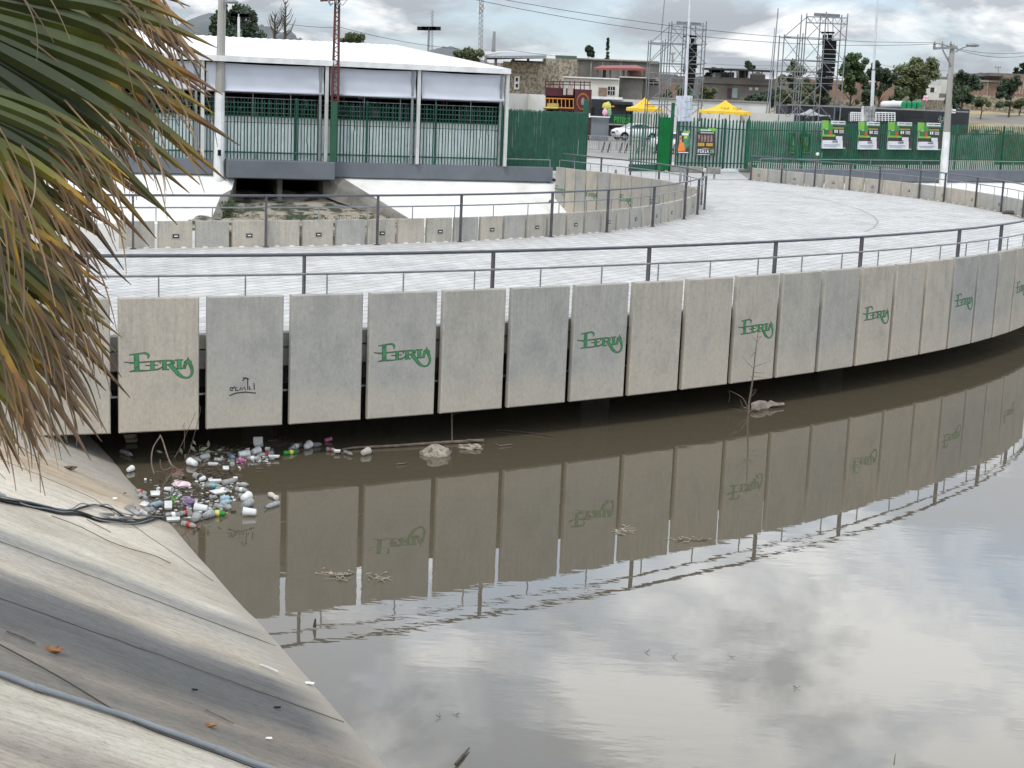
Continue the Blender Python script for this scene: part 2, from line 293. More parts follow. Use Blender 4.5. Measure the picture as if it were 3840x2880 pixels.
m_blue = mat('blue_plastic', (.05, .11, .30), None, 9, .35)
m_cyan = mat('cyan_label', (.10, .42, .50), None, 9, .4)
m_ylab = mat('yellow_label', (.65, .60, .12), None, 9, .4)
m_pinkp = mat('pink_plastic', (.78, .32, .45), (.72, .50, .56), 7, .4, .3)
m_mag = mat('magenta_plastic', (.46, .14, .28), None, 7, .4)
m_purple = mat('purple_bag', (.32, .25, .34), (.12, .07, .16), 22, .5, .6)
m_leafg = mat('fresh_leaf', (.08, .28, .03), None, 8, .5)
m_hill = mat('rocky_hill', (.135, .145, .15), (.09, .10, .105), .012, .95, 0)  # grey-blue tint puts the distance haze into the colour
m_rock = mat('pale_rock', (.42, .37, .30), (.18, .15, .12), 22, .95, 1.0, lo=.38, hi=.5)
m_debris = mat('floating_litter', (.13, .10, .06), (.035, .03, .02), 18, .95, .8)
def foliage(n, c1, c2): return mat(n, c1, c2, .9, .6, 0, rand=.12)
m_fol = foliage('foliage_dark', (.075, .115, .035), (.035, .058, .02))
m_fol2 = foliage('foliage_olive', (.12, .14, .055), (.06, .075, .03))
m_fol3 = foliage('foliage_deep', (.05, .078, .035), (.024, .04, .02))
m_weed = foliage('weed_green', (.07, .12, .03), (.03, .05, .018))

# ------------------------------------------------------------------ mesh builder
class MB:
    def __init__(s): s.v = []; s.f = []; s.m = []; s.mats = []
    def mi(s, M):
        if M not in s.mats: s.mats.append(M)
        return s.mats.index(M)
    def add(s, vs, fs, M):
        o = len(s.v); s.v += [tuple(x) for x in vs]; i = s.mi(M)
        for f in fs: s.f.append(tuple(o + k for k in f)); s.m.append(i)
        return s
    def box(s, c, h, M, R=None):
        c = Vector(c); R = R or Matrix.Identity(3)
        vs = [c + R @ Vector((x * h[0], y * h[1], z * h[2])) for z in (-1, 1) for x, y in ((-1, -1), (1, -1), (1, 1), (-1, 1))]
        return s.add(vs, [(3, 2, 1, 0), (4, 5, 6, 7), (0, 1, 5, 4), (1, 2, 6, 5), (2, 3, 7, 6), (3, 0, 4, 7)], M)
    def b2(s, a, b, M): a, b = Vector(a), Vector(b); return s.box((a + b) / 2, [abs(x) / 2 for x in (b - a)], M)
    def tube(s, P, r, M, n=6, caps=True):
        P = [Vector(p) for p in P]; r = [r] * len(P) if not hasattr(r, '__len__') else r
        o = len(s.v); vs = []; fs = []; prev = None
        for i, p in enumerate(P):
            t = (P[min(i + 1, len(P) - 1)] - P[max(i - 1, 0)]).normalized()
            if prev is None: u = t.orthogonal().normalized()
            else: u = (prev - t * prev.dot(t)); u = u.normalized() if u.length > 1e-6 else t.orthogonal().normalized()
            prev = u; v = t.cross(u)
            for k in range(n): a = 2 * math.pi * k / n; vs.append(p + (u * math.cos(a) + v * math.sin(a)) * r[i])
        for i in range(len(P) - 1):
            for k in range(n): fs.append((i * n + k, i * n + (k + 1) % n, (i + 1) * n + (k + 1) % n, (i + 1) * n + k))
        if caps: fs += [tuple(range(n))[::-1], tuple((len(P) - 1) * n + k for k in range(n))]
        return s.add(vs, fs, M)
    def bar(s, a, b, wd, M, n=4):   # square bar
        return s.tube([a, b], wd * .7071, M, n)
    def poly(s, P, M): return s.add(P, [tuple(range(len(P)))], M)
    def prism(s, P, z0, z1, M):
        n = len(P); vs = [(p[0], p[1], z0) for p in P] + [(p[0], p[1], z1) for p in P]
        return s.add(vs, [tuple(range(n))[::-1], tuple(range(n, 2 * n))] + [(i, (i + 1) % n, n + (i + 1) % n, n + i) for i in range(n)], M)
    def lathe(s, prof, M, T=None, n=14):
        T = T or Matrix.Identity(4); vs = []; fs = []
        for (r, z) in prof:
            for k in range(n): a = 2 * math.pi * k / n; vs.append(T @ Vector((r * math.cos(a), r * math.sin(a), z)))
        for i in range(len(prof) - 1):
            for k in range(n): fs.append((i * n + k, i * n + (k + 1) % n, (i + 1) * n + (k + 1) % n, (i + 1) * n + k))
        fs += [tuple(range(n))[::-1], tuple((len(prof) - 1) * n + k for k in range(n))]
        return s.add(vs, fs, M)
    def ball(s, c, r, M, nu=12, nv=8, jit=0, seed=0, sq=(1, 1, 1)):
        vs = []; fs = []; c = Vector(c)
        for i in range(nv + 1):
            th = math.pi * i / nv
            for k in range(nu):
                a = 2 * math.pi * k / nu; d = Vector((math.sin(th) * math.cos(a), math.sin(th) * math.sin(a), math.cos(th)))
                q = r * (1 + jit * noise.noise(d * 2.2 + Vector((seed, seed * .7, 0)))); vs.append(c + Vector((d.x * q * sq[0], d.y * q * sq[1], d.z * q * sq[2])))
        for i in range(nv):
            for k in range(nu): fs.append((i * nu + k, (i + 1) * nu + k, (i + 1) * nu + (k + 1) % nu, i * nu + (k + 1) % nu))
        return s.add(vs, fs, M)
    def build(s, name, parent=None, smooth=False, bevel=0, origin=None):
        me = bpy.data.meshes.new(name)
        o_ = Vector(origin) if origin is not None else Vector((0, 0, 0))
        me.from_pydata([tuple(Vector(v) - o_) for v in s.v], [], s.f)
        for M in s.mats: me.materials.append(M)
        me.polygons.foreach_set('material_index', s.m)
        if smooth: me.polygons.foreach_set('use_smooth', [True] * len(s.f))
        me.validate(); me.update()
        ob = bpy.data.objects.new(name, me); COL.objects.link(ob)
        ob.location = o_
        if bevel:
            bv = ob.modifiers.new('bevel', 'BEVEL'); bv.width = bevel; bv.segments = 2; bv.limit_method = 'ANGLE'
        if parent is not None:
            ob.parent = parent; ob.location = o_ - (parent.location if origin is not None else Vector((0, 0, 0)))
        return ob
def tag(o, label=None, cat=None, group=None, kind=None):
    if label: o['label'] = label
    if cat: o['category'] = cat
    if group: o['group'] = group
    if kind: o['kind'] = kind
    return o
def empty(name, label, cat, group=None, loc=(0, 0, 0), rz=0):
    o = bpy.data.objects.new(name, None); COL.objects.link(o); o.location = loc; o.rotation_euler = (0, 0, rz); o.empty_display_size = .1
    return tag(o, label, cat, group)
class Th:
    """a thing whose parts are meshed in world coordinates and hung under an empty at its base"""
    def __init__(s, name, label, cat, group=None, base=(0, 0, 0)):
        s.e = empty(name, label, cat, group, base); s.base = Vector(base)
    def part(s, mb, name, smooth=False, bevel=0, parent=None):
        mb.v = [tuple(Vector(v) - s.base) for v in mb.v]
        return mb.build(name, parent or s.e, smooth, bevel)
def struct(o): o['kind'] = 'structure'; return o
ORD = ['first', 'second', 'third', 'fourth', 'fifth', 'sixth', 'seventh', 'eighth', 'ninth', 'tenth', 'eleventh', 'twelfth', 'thirteenth', 'fourteenth', 'fifteenth', 'sixteenth', 'seventeenth', 'eighteenth', 'nineteenth', 'twentieth']
def ordn(i):
    if i < 20: return ORD[i]
    t_ = {2: 'twenty', 3: 'thirty', 4: 'forty'}[(i + 1) // 10]
    return (t_[:-1] + 'ieth') if (i + 1) % 10 == 0 else t_ + '-' + ORD[(i + 1) % 10 - 1]

# ------------------------------------------------------------------ curves of the walkway
OUT0 = [(-7.605, 21.672), (-6.381, 22.085), (-5.182, 22.566), (-4.009, 23.107), (-2.861, 23.701), (-1.739, 24.341), (-.641, 25.022), (.434, 25.739), (1.486, 26.489), (2.516, 27.268), (3.525, 28.076), (4.512, 28.909), (5.478, 29.768), (6.421, 30.652), (7.339, 31.561), (8.231, 32.495), (9.095, 33.456), (9.926, 34.445), (10.72, 35.464), (11.473, 36.514), (12.179, 37.597), (12.83, 38.713)]
OUT1 = [(13.45, 39.85), (14.9, 42.9), (16.3, 46.6), (17.5, 50.8), (18.35, 55), (18.75, 58.5), (18.7, 60.9), (18.4, 63.2), (17.9, 65.8), (17.0, 68.5), (16.1, 70.5), (15.2, 72.1), (13.7, 74.35), (12.5, 76.2), (11.3, 78.1)]
INN = [(-24, 28.6), (-16, 31.2), (-12, 32.9), (-10.2, 33.8), (-8.44, 34.75), (-7.31, 35.4), (-5.78, 36.3), (-4.28, 37.25), (-2.95, 38.25), (-1.66, 39.33), (-.49, 40.45), (.75, 41.86), (1.8, 43.25), (2.92, 44.95), (4.15, 47.4), (5.4, 51.0), (6.2, 54.3), (6.5, 57.3), (6.15, 60.4), (5.3, 63.2), (4.2, 65.6), (2.96, 67.6), (1.62, 70.0)]
def catmull(P, k=12):
    P = [Vector((*p, 0)) for p in P]; out = []
    Q = [P[0] * 2 - P[1]] + P + [P[-1] * 2 - P[-2]]
    for i in range(1, len(Q) - 2):
        for j in range(k):
            t = j / k; a, b, c, d = Q[i - 1:i + 3]
            out.append(.5 * ((2 * b) + (c - a) * t + (2 * a - 5 * b + 4 * c - d) * t * t + (3 * b - a - 3 * c + d) * t ** 3))
    out.append(P[-1]); return out
def resample(C, s0, step, mx=999):
    L = [0]
    for i in range(1, len(C)): L.append(L[-1] + (C[i] - C[i - 1]).length)
    out = []; s = s0; i = 0
    while s < L[-1] and len(out) < mx:
        while L[i + 1] < s: i += 1
        f = (s - L[i]) / (L[i + 1] - L[i]); p = C[i].lerp(C[i + 1], f); t = (C[i + 1] - C[i]).normalized(); out.append((p, t)); s += step
    return out
LEFT = [(-30, 17), (-20, 18.6), (-14, 19.9), (-10.1, 20.95), (-8.83, 21.29)]
CO = catmull(LEFT + OUT0 + OUT1)
def arclen_to(C, pt):
    best = 1e9; L = 0; bl = 0
    for i, p in enumerate(C):
        if i: L += (p - C[i - 1]).length
        d = (p - Vector((*pt, 0))).length
        if d < best: best = d; bl = L
    return bl
s18 = arclen_to(CO, OUT0[2])
CI = catmull(INN)
ZD, ZB, ZT = 1.93, .5325, 2.5325
def nrm_r(t): return Vector((t.y, -t.x, 0))     # right of travel: outside of the outer curve (towards the camera)

# ------------------------------------------------------------------ water, deck, banks, ground
mb = MB(); mb.poly([(-160, -60, 0), (220, -60, 0), (220, 150, 0), (-160, 150, 0)], M_WATER)
struct(mb.build('water'))
# deck slab: strip between the two curves
so_ = resample(CO, 0.01, .5); si_ = resample(CI, 0.01, .5)
def strip(a, b, z, M, mb):
    n = 160
    A = [a[int(i * (len(a) - 1) / n)] for i in range(n + 1)]; B = [b[int(i * (len(b) - 1) / n)] for i in range(n + 1)]
    vs = [(p.x, p.y, z) for p in A] + [(p.x, p.y, z) for p in B]
    mb.add(vs, [(i, i + 1, n + 2 + i, n + 1 + i) for i in range(n)], M)
OO = [p - nrm_r(t) * .17 for p, t in so_]; II = [p + nrm_r(t) * .0 for p, t in si_]
# pair the curves monotonically by splitting at matched waypoints
def between(C, a, b):
    ia = min(range(len(C)), key=lambda i: (C[i] - Vector((*a, 0))).length); ib = min(range(len(C)), key=lambda i: (C[i] - Vector((*b, 0))).length)
    return C[ia:ib + 1]
pairs = [(((-30, 17), (-24, 28.6))), ((-5.2, 22.6), (-8.4, 34.8)), ((.4, 25.7), (-2.9, 38.2)), ((6.4, 30.6), (1.8, 43.2)), ((11.4, 36.5), (4.1, 47.4)), ((16.3, 46.6), (6.0, 53)), ((18.7, 59), (6.4, 58.5)), ((17.0, 68.5), (4.9, 64.2)), ((11.3, 78.1), (1.62, 70))]
mb = MB()
for i in range(len(pairs) - 1):
    a = between(OO, pairs[i][0], pairs[i + 1][0]); b = between(II, pairs[i][1], pairs[i + 1][1])
    n = 24
    A = [a[round(k * (len(a) - 1) / n)] for k in range(n + 1)]; B = [b[round(k * (len(b) - 1) / n)] for k in range(n + 1)]
    for z, fl in ((ZD, 0), (ZD - .19, 1)):
        vs = [(p.x, p.y, z) for p in A] + [(p.x, p.y, z) for p in B]
        mb.add(vs, [((i_, i_ + 1, n + 2 + i_, n + 1 + i_) if fl else (n + 1 + i_, n + 2 + i_, i_ + 1, i_)) for i_ in range(n)], M_DECK if not fl else m_slab)
mb.poly([(11.3, 78.1, ZD), (12.2, 90, ZD), (12.2, 96, ZD), (1.2, 96, ZD), (1.2, 80, ZD), (1.62, 70, ZD)], M_DECK)
struct(mb.build('walkway'))
mb = MB()
def edge_band(C, off, z0, z1, th, M, mb):
    P = [p + nrm_r(t) * off for p, t in C]; Q = [p + nrm_r(t) * (off - th) for p, t in C]; n = len(P)
    for za, zb_ in ((z0, z1),):
        vs = [(p.x, p.y, za) for p in P] + [(p.x, p.y, zb_) for p in P] + [(p.x, p.y, zb_) for p in Q] + [(p.x, p.y, za) for p in Q]
        fs = []
        for i in range(n - 1):
            for r in range(4): a, b = r * n, ((r + 1) % 4) * n; fs.append((a + i, a + i + 1, b + i + 1, b + i))
        mb.add(vs, fs, M)
edge_band(so_, -.172, ZD - .205, ZD + .004, .2, m_slab, mb)
edge_band(so_, -.20, 1.42, 1.70, .3, m_slab, mb)
edge_band(si_, .2, ZD - .205, ZD - .004, .2, m_slab, mb)
edge_band(so_, -.15, 1.03, 1.06, .03, m_galv, mb)
struct(mb.build('walkway_edge_beams'))
for i, (vx, Y) in enumerate(((560, 27.5), (1282, 30.2), (1782, 36))):
    p = at(vx, 900, Y); mb = MB(); mb.prism([(p.x - .28, p.y - .28), (p.x + .28, p.y - .28), (p.x + .28, p.y + .28), (p.x - .28, p.y + .28)], -1, 1.72, m_slab)
    tag(mb.build('bridge_pier', bevel=.02), f'square concrete pier in the dark under the walkway, {ORD[i]} from the left', 'pier', 'piers under the walkway')

mb = MB(); P = [Vector(p_) for p_ in ((-16, 25.5, 0), (-9.5, 27.2, 0), (-5, 29.2, 0), (-1.5, 31.4, 0))]
for a, b in zip(P[:-1], P[1:]): mb.prism([a, b, b + Vector((-.1, .35, 0)), a + Vector((-.1, .35, 0))], -1, 1.735, m_slab)
struct(mb.build('added_light_block'))  # added wall under the deck; blocks light so the panel gaps stay dark
# near bank (camera side): a plane of slope 1:2, then level ground behind
mb = MB()
def bk(u, v, dz=0): p = BP + BN * u + BD * v; return Vector((p.x, p.y, u * BS + dz))
nu, nv = 40, 120
vs = []; fs = []
U = [-1.2 + 9.2 * i / nu for i in range(nu + 1)]; V_ = [-34 + 50 * j / nv for j in range(nv + 1)]
for j, v in enumerate(V_):
    for i, u in enumerate(U):
        q = .02 * noise.noise(Vector((u * 1.2, v * .8, 0))) + (.03 * noise.noise(Vector((v * .45, 3, 0))) * max(0, 1 - abs(u) / 1.2)) + .025 * noise.noise(Vector((v * 2.6, u * 2, 7))) * max(0, 1 - abs(u) / .8)
        vs.append(bk(u, v, q * .45))
for j in range(nv):
    for i in range(nu): a = j * (nu + 1) + i; fs.append((a, a + 1, a + nu + 2, a + nu + 1))
mb.add(vs, fs, M_BANK)
a, b = bk(8, -34), bk(8, 16)
mb.poly([a, a + BN * 60, b + BN * 60, b], m_lot)
ob = struct(mb.build('near_bank', smooth=True))
# joints across the bank (formed grooves, dark with dirt)
m_joint = mat('bank_joint', (.09, .08, .07), None, 8, .95)
mb = MB()
def onb(x, y, lift=0):   # 3840-px position on the bank plane
    d = ray(*px(x, y)); k_ = (-BS * BP.dot(BN) - CH) / (d.z - BS * Vector((d.x, d.y, 0)).dot(BN)); p = CAM + d * k_
    return p + Vector((0, 0, lift))
def groove(P, r=.004):
    Q = []
    for i in range(len(P) - 1):
        A, B = P[i], P[i + 1]
        for k in range(8): Q.append(A.lerp(B, k / 8) + Vector((rnd.uniform(-.006, .006), rnd.uniform(-.01, .01), 0)))
    Q.append(P[-1]); mb.tube(Q, r, m_joint, 4)
groove([onb(-60, 2225, .012), onb(600, 2462, .012), onb(1290, 2710, .006)])
groove([onb(-60, 2010, .012), onb(434, 2200, .012), onb(1035, 2425, .006)], .0035)
groove([onb(-60, 1700, .012), onb(350, 1990 - 120, .012), onb(800, 2180, .006)], .003)
struct(mb.build('bank_joints'))

# far bank line: beam top edge follows these points
def fy(x):
    if x < 1.56: return 71 + (x - 1.56) * .345
    if x < 11.6: return 71 + (x - 1.56) * .737
    return 78.4 + .77 * (x - 11.6)
BZT, BZB = 2.45, 1.80
def beamseg(x0, x1, dy=0, z0=BZB, th=.45, M=None, mb=None):
    a, b = Vector((x0, fy(x0) + dy, 0)), Vector((x1, fy(x1) + dy, 0)); t = (b - a).normalized(); n = Vector((-t.y, t.x, 0)) * th
    mb.prism([a, b, b + n, a + n], z0, BZT, M)
    return a, b, n
mb = MB(); beamseg(-70, 1.45, 0, M=m_beam, mb=mb)
tag(mb.build('retaining_beam', bevel=.03), 'long grey painted concrete beam carrying the fence left of the gate', 'beam')
mb = MB(); beamseg(-12.2, -7.9, -.75, 1.72, 1.2, M=m_beam, mb=mb)
mb.v = [(x, y, z + (.02 if z > 2 else 0)) for x, y, z in mb.v]
tag(mb.build('culvert_lintel', bevel=.03), 'grey painted lintel projecting over the two culvert mouths', 'lintel')
mb = MB(); beamseg(11.75, 90, 0, M=m_beam, mb=mb)
tag(mb.build('retaining_beam', bevel=.03), 'grey painted concrete beam carrying the poster fence right of the gate', 'beam')
# limewashed slopes below the beams
def slope_pt(x, k, side=0):   # k metres in front of the beam line
    t = Vector((1, .345 if x < 1.56 else .77, 0)).normalized(); n = Vector((t.y, -t.x, 0))
    return Vector((x, fy(x) + .12, 1.76 - .02)) + n * k + Vector((0, 0, -.5 * k))
def bankgrid(xa, xb, name, ka=-.2, kb=4.6, fx=None, bx=None):
    mb = MB(); n, mm = 30, 10; vs = []; fs = []
    for i in range(n + 1):
        for j in range(mm + 1):
            k = ka + (kb - ka) * j / mm; f = j / mm
            x = (xa + (bx or 0) * 0) + (xb - xa) * i / n
            if fx: x = (xa + (fx[0] - xa) * f) * (1 - i / n) + (xb + (fx[1] - xb) * f) * (i / n)
            x -= (.327 if x < 1.56 else .61) * k; p = slope_pt(x, k); p.z += .03 * noise.noise(Vector((p.x * .6, p.y * .6, 2))); vs.append(p)
    for i in range(n):
        for j in range(mm): a = i * (mm + 1) + j; fs.append((a, a + mm + 1, a + mm + 2, a + 1))
    mb.add(vs, fs, m_lime); return struct(mb.build(name, smooth=True))
# culvert and rubble apron
def onplane_y(vx, vy, Y): return at(vx, vy, Y)
A = at(512, 377, 66.9); B = at(476, 474, 62.6); C_ = at(508, 422, 67.4); D_ = at(470, 492, 61.8); D_.z = -.1
G = at(697, 384, 67.9); H_ = at(699, 424, 67.7); E_ = at(735, 381, 67.9); Fp = at(887, 474, 64.3)
mb = MB()
th = Vector((-.35, 0, 0))
mb.add([A, B, D_, C_, A + th, B + th, D_ + th, C_ + th], [(0, 1, 2, 3), (4, 7, 6, 5), (0, 4, 5, 1)], m_wall)
tag(mb.build('wing_wall'), 'stained grey wing wall left of the culvert mouths', 'wall')
mb = MB(); F2 = Fp + Vector((.1, -.3, -.4)); F2.z = 0
mb.add([G, E_, Fp, F2, H_], [(0, 1, 2), (0, 2, 3, 4)], m_wall); mb.add([E_, E_ + Vector((.5, 1, -1)), Fp + Vector((1, .5, -1)), Fp], [(0, 1, 2, 3)], m_wall)
tag(mb.build('wing_wall'), 'mossy grey wing wall sloping down right of the culvert mouths', 'wall')
bankgrid(-60, A.x + .02, 'far_bank_left', fx=(-60, A.x + (B.x - A.x) * 1.15))
bankgrid(E_.x - .02, 2.0, 'far_bank_centre', fx=(E_.x + (Fp.x - E_.x) * 1.25, 5.2))
bankgrid(11.9, 90, 'far_bank_right', fx=(13.5, 95))
# bed: bumpy sheet
mb = MB(); n = 60; vs = []; fs = []
La, Ra = C_ + Vector((-.3, 2, .1)), H_ + Vector((.6, 2, .1)); Lb, Rb = Vector((D_.x - 1.5, 57.5, -.35)), Vector((F2.x + 2, 60, -.35))
for i in range(n + 1):
    for j in range(n + 1):
        p = La.lerp(Lb, j / n).lerp(Ra.lerp(Rb, j / n), i / n)
        p.z += .09 * noise.noise(p * 1.3) + .06 * abs(noise.noise(p * 3.1)); vs.append(p)
for i in range(n):
    for j in range(n): a = i * (n + 1) + j; fs.append((a, a + 1, a + n + 2, a + n + 1))
mb.add(vs, fs, m_bed); struct(mb.build('rubble_apron', smooth=True))
# culvert barrels: three walls, roof, black void
cu = Th('culvert', 'twin rectangular concrete culvert mouths under the grey lintel', 'culvert', base=(-10, 67, .9))
def Cp(vx, Y, z): p = at(vx, 400, Y); return Vector((p.x, p.y, z))
wl_ = Cp(510, 67.0, .5); wr = Cp(698, 67.9, .5)
t = (wr - wl_).normalized(); nb = Vector((-t.y, t.x, 0))
for f0, f1, nm in ((-.06, 0, 'side_wall'), (.47, .53, 'dividing_wall'), (1.0, 1.06, 'side_wall')):
    mb = MB(); a = wl_.lerp(wr, f0); b = wl_ + (wr - wl_) * f1; mb.prism([a, b, b + nb * 9, a + nb * 9], .3, 1.78, m_wall); cu.part(mb, nm, bevel=.03)
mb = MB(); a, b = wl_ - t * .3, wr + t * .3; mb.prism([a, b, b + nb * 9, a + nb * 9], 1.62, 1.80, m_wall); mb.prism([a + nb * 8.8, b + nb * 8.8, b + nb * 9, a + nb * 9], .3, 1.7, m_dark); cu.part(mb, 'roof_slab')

# ground behind the fence line, hillside and far terrain
def terr(x, y):
    def ss(a, b, v): k = max(0, min(1, (v - a) / (b - a))); return k * k * (3 - 2 * k)
    h = 1.926
    h += ss(112, 200, y) * ss(26, 46, x) * 4.4 + ss(160, 320, y) * (1 - ss(26, 46, x)) * 2.0
    h -= ss(330, 900, y) * 5
    if y > 125: h += .35 * noise.noise(Vector((x * .03, y * .03, 0))) * ss(125, 170, y)
    return h
xs = [-900, -500, -300, -200, -150, -120, -90, -70, -50, -35, -25, -15, -8, -4, 0, 1.56, 4, 7, 10, 11.6, 14, 17, 20, 24, 28, 32, 36, 40, 45, 50, 56, 64, 74, 90, 110, 140, 180, 240, 320, 450, 700, 1100]
ts = [0, .01, .03, .06, .1, .14, .18, .22, .26, .3, .36, .44, .55, .7, .9, 1.2, 1.6, 2.2, 3, 4.5, 7, 12, 20, 35]
mb = MB(); vs = []; fs = []
for x in xs:
    y0 = fy(max(-70, min(90, x))) + .3
    for t_ in ts: y = y0 + t_ * 120; vs.append((x * (1 + t_ * .1), y, terr(x * (1 + t_ * .1), y)))
n = len(ts)
for i in range(len(xs) - 1):
    for j in range(n - 1):
        a = i * n + j; fs.append((a, a + n, a + n + 1, a + 1))
mb.add(vs, fs, m_lot)
si = mb.mi(m_soil)
for k, f in enumerate(mb.f):
    c = sum((Vector(mb.v[i]) for i in f), Vector()) / len(f)
    if (c.y > 118 and c.x > 24) or c.y > 165: mb.m[k] = si
struct(mb.build('ground', smooth=True))

# ------------------------------------------------------------------ parapet panels
def panel_mesh(wd, ht, th, M, name='parapet_panel', ch=.018):
    """front face at y=0 looking to -y, chamfered arrises, bottom at z=0"""
    mb = MB(); h = wd / 2; c = ch
    F_ = [(-h + c, 0, c), (h - c, 0, c), (h - c, 0, ht - c), (-h + c, 0, ht - c)]
    S_ = [(-h, c, 0), (h, c, 0), (h, c, ht), (-h, c, ht)]; S2 = [(x, th - c, z) for x, y, z in S_]; B_ = [(x, th, z) for x, y, z in F_]
    fs = [(0, 1, 2, 3), (12, 15, 14, 13)]
    for a in (0, 4, 8):
        for k in range(4): fs.append((a + k, a + 4 + k, a + 4 + (k + 1) % 4, a + (k + 1) % 4))
    mb.add(F_ + S_ + S2 + B_, fs, M)
    me = bpy.data.meshes.new(name); me.from_pydata(mb.v, [], mb.f); me.materials.append(M); me.update(); return me
# FERIA lettering traced as broad-nib strokes (units of the traced picture, then mapped to the panel)
STK = [([(285, 305), (380, 287), (500, 275), (620, 248), (720, 245), (785, 285), (800, 335), (772, 400)], [8, 22, 34, 32, 46, 56, 44, 6]),
 ([(470, 268), (472, 530), (475, 795)], [122, 122, 122]), ([(150, 525), (280, 543), (412, 552)], [6, 24, 44]),
 ([(530, 535), (800, 507), (1100, 480), (1390, 462), (1470, 485)], [26, 24, 28, 30, 40]), ([(285, 822), (400, 790), (520, 786), (700, 785), (845, 768)], [8, 34, 42, 26, 16]),
 ([(892, 498), (886, 640), (898, 766)], [106, 88, 112]), ([(700, 622), (840, 628), (950, 612), (1040, 604)], [6, 18, 16, 8]),
 ([(895, 758), (1000, 748), (1090, 718), (1152, 662)], [32, 28, 24, 6]), ([(1075, 482), (1105, 562)], [44, 4]),
 ([(1212, 478), (1208, 600), (1214, 745)], [110, 96, 118]), ([(1170, 742), (1330, 740)], [26, 8]),
 ([(1290, 466), (1400, 470), (1452, 520), (1425, 570), (1280, 602)], [28, 50, 98, 64, 12]),
 ([(1340, 590), (1400, 640), (1490, 745), (1580, 880), (1680, 962), (1790, 1000), (1880, 975), (1945, 895), (1968, 800), (1955, 700), (1925, 600), (1868, 470)], [60, 112, 112, 100, 70, 36, 36, 52, 62, 72, 88, 96]),
 ([(1614, 445), (1616, 705)], [112, 108]), ([(1508, 452), (1712, 440)], [22, 22]), ([(1548, 712), (1660, 714), (1745, 690)], [16, 22, 16]),
 ([(1748, 702), (1762, 620), (1795, 545), (1862, 470)], [70, 72, 78, 60]), ([(1858, 365), (1858, 450)], [8, 30]), ([(1748, 512), (1862, 430), (1948, 500)], [6, 50, 6])]
def gmap(gx, gy):
    x2 = (90 + gx / 8.848) * 2.074; y2 = (360 + gy / 8.848) * 2.074
    v = (y2 - 405) / (1374 - 405); xl = 195 + (178 - 195) * v; xr = 706 + (681 - 706) * v
    yt = 410 + (400 - 410) * (x2 - xl) / (xr - xl); yb = 1392 + (1357 - 1392) * (x2 - xl) / (xr - xl)
    return ((x2 - xl) / (xr - xl) - .5) * 1.17, 2.0 - 2.0 * (y2 - yt) / (yb - yt)
def stroke(mb, P, W, M, off, grow=0):
    vs = []
    Q = []; WW = []
    for i in range(len(P) - 1):
        for k in range(4): f = k / 4; Q.append((P[i][0] * (1 - f) + P[i + 1][0] * f, P[i][1] * (1 - f) + P[i + 1][1] * f)); WW.append(W[i] * (1 - f) + W[i + 1] * f)
    Q.append(P[-1]); WW.append(W[-1])
    for _ in range(2): Q = [Q[0]] + [((Q[i - 1][0] + 2 * Q[i][0] + Q[i + 1][0]) / 4, (Q[i - 1][1] + 2 * Q[i][1] + Q[i + 1][1]) / 4) for i in range(1, len(Q) - 1)] + [Q[-1]]
    if grow:
        for e, s in ((0, 1), (-1, -2)):
            dx_, dy_ = Q[e][0] - Q[s][0], Q[e][1] - Q[s][1]; l = math.hypot(dx_, dy_) or 1; Q[e] = (Q[e][0] + dx_ / l * grow * .5, Q[e][1] + dy_ / l * grow * .5)
    for i, q in enumerate(Q):
        a, b = Q[max(i - 1, 0)], Q[min(i + 1, len(Q) - 1)]; dx_, dy_ = b[0] - a[0], b[1] - a[1]; l = math.hypot(dx_, dy_) or 1; nx, ny = -dy_ / l, dx_ / l; h = (WW[i] + grow) / 2
        for s in (-1, 1): u, z = gmap(q[0] + nx * h * s, q[1] + ny * h * s); vs.append((u, -off, z))
    mb.add(vs, [(2 * i, 2 * i + 1, 2 * i + 3, 2 * i + 2) for i in range(len(Q) - 1)], M)
mb = MB()
for k, (P, W) in enumerate(STK): stroke(mb, P, W, m_dgreen, .0012 + .00003 * k, 22)
for k, (P, W) in enumerate(STK): stroke(mb, P, W, m_green, .0026 + .00004 * k, -4 if max(W) > 50 else -8)
feria = bpy.data.meshes.new('feria_lettering'); feria.from_pydata(mb.v, [], mb.f)
for M in mb.mats: feria.materials.append(M)
feria.polygons.foreach_set('material_index', mb.m); feria.update()
def graffiti():
    mb = MB()
    G_ = [[(-.05, .30), (.0, .345), (.05, .315)], [(-.045, .345), (.045, .325)], [(.15, .325), (.152, .33)], [(-.2, .20), (-.235, .205), (-.24, .165), (-.195, .155)], [(-.21, .18), (-.16, .22)], [(-.13, .20), (-.16, .19), (-.155, .155), (-.11, .16)], [(-.09, .155), (-.07, .205), (-.05, .16), (-.02, .21), (.0, .155)], [(.03, .33), (.035, .155)], [(.06, .21), (.065, .16), (.09, .165)], [(.13, .255), (.135, .155)], [(-.25, .08), (-.15, .115), (0, .125), (.16, .10)]]
    for k, P in enumerate(G_):
        vs = []; P = [Vector((x, -.002 - k * .0001, z + .42)) for x, z in P]
        for i, p in enumerate(P):
            t = (P[min(i + 1, len(P) - 1)] - P[max(i - 1, 0)]).normalized(); nn = Vector((-t.z, 0, t.x)) * .008; vs += [p - nn, p + nn]
        mb.add(vs, [(2 * i, 2 * i + 1, 2 * i + 3, 2 * i + 2) for i in range(len(P) - 1)], m_black)
    return mb
ME_OUT = panel_mesh(1.17, 2.0, .12, M_PANEL)
ME_IN = panel_mesh(.78, 2.0, .12, M_PANEL)
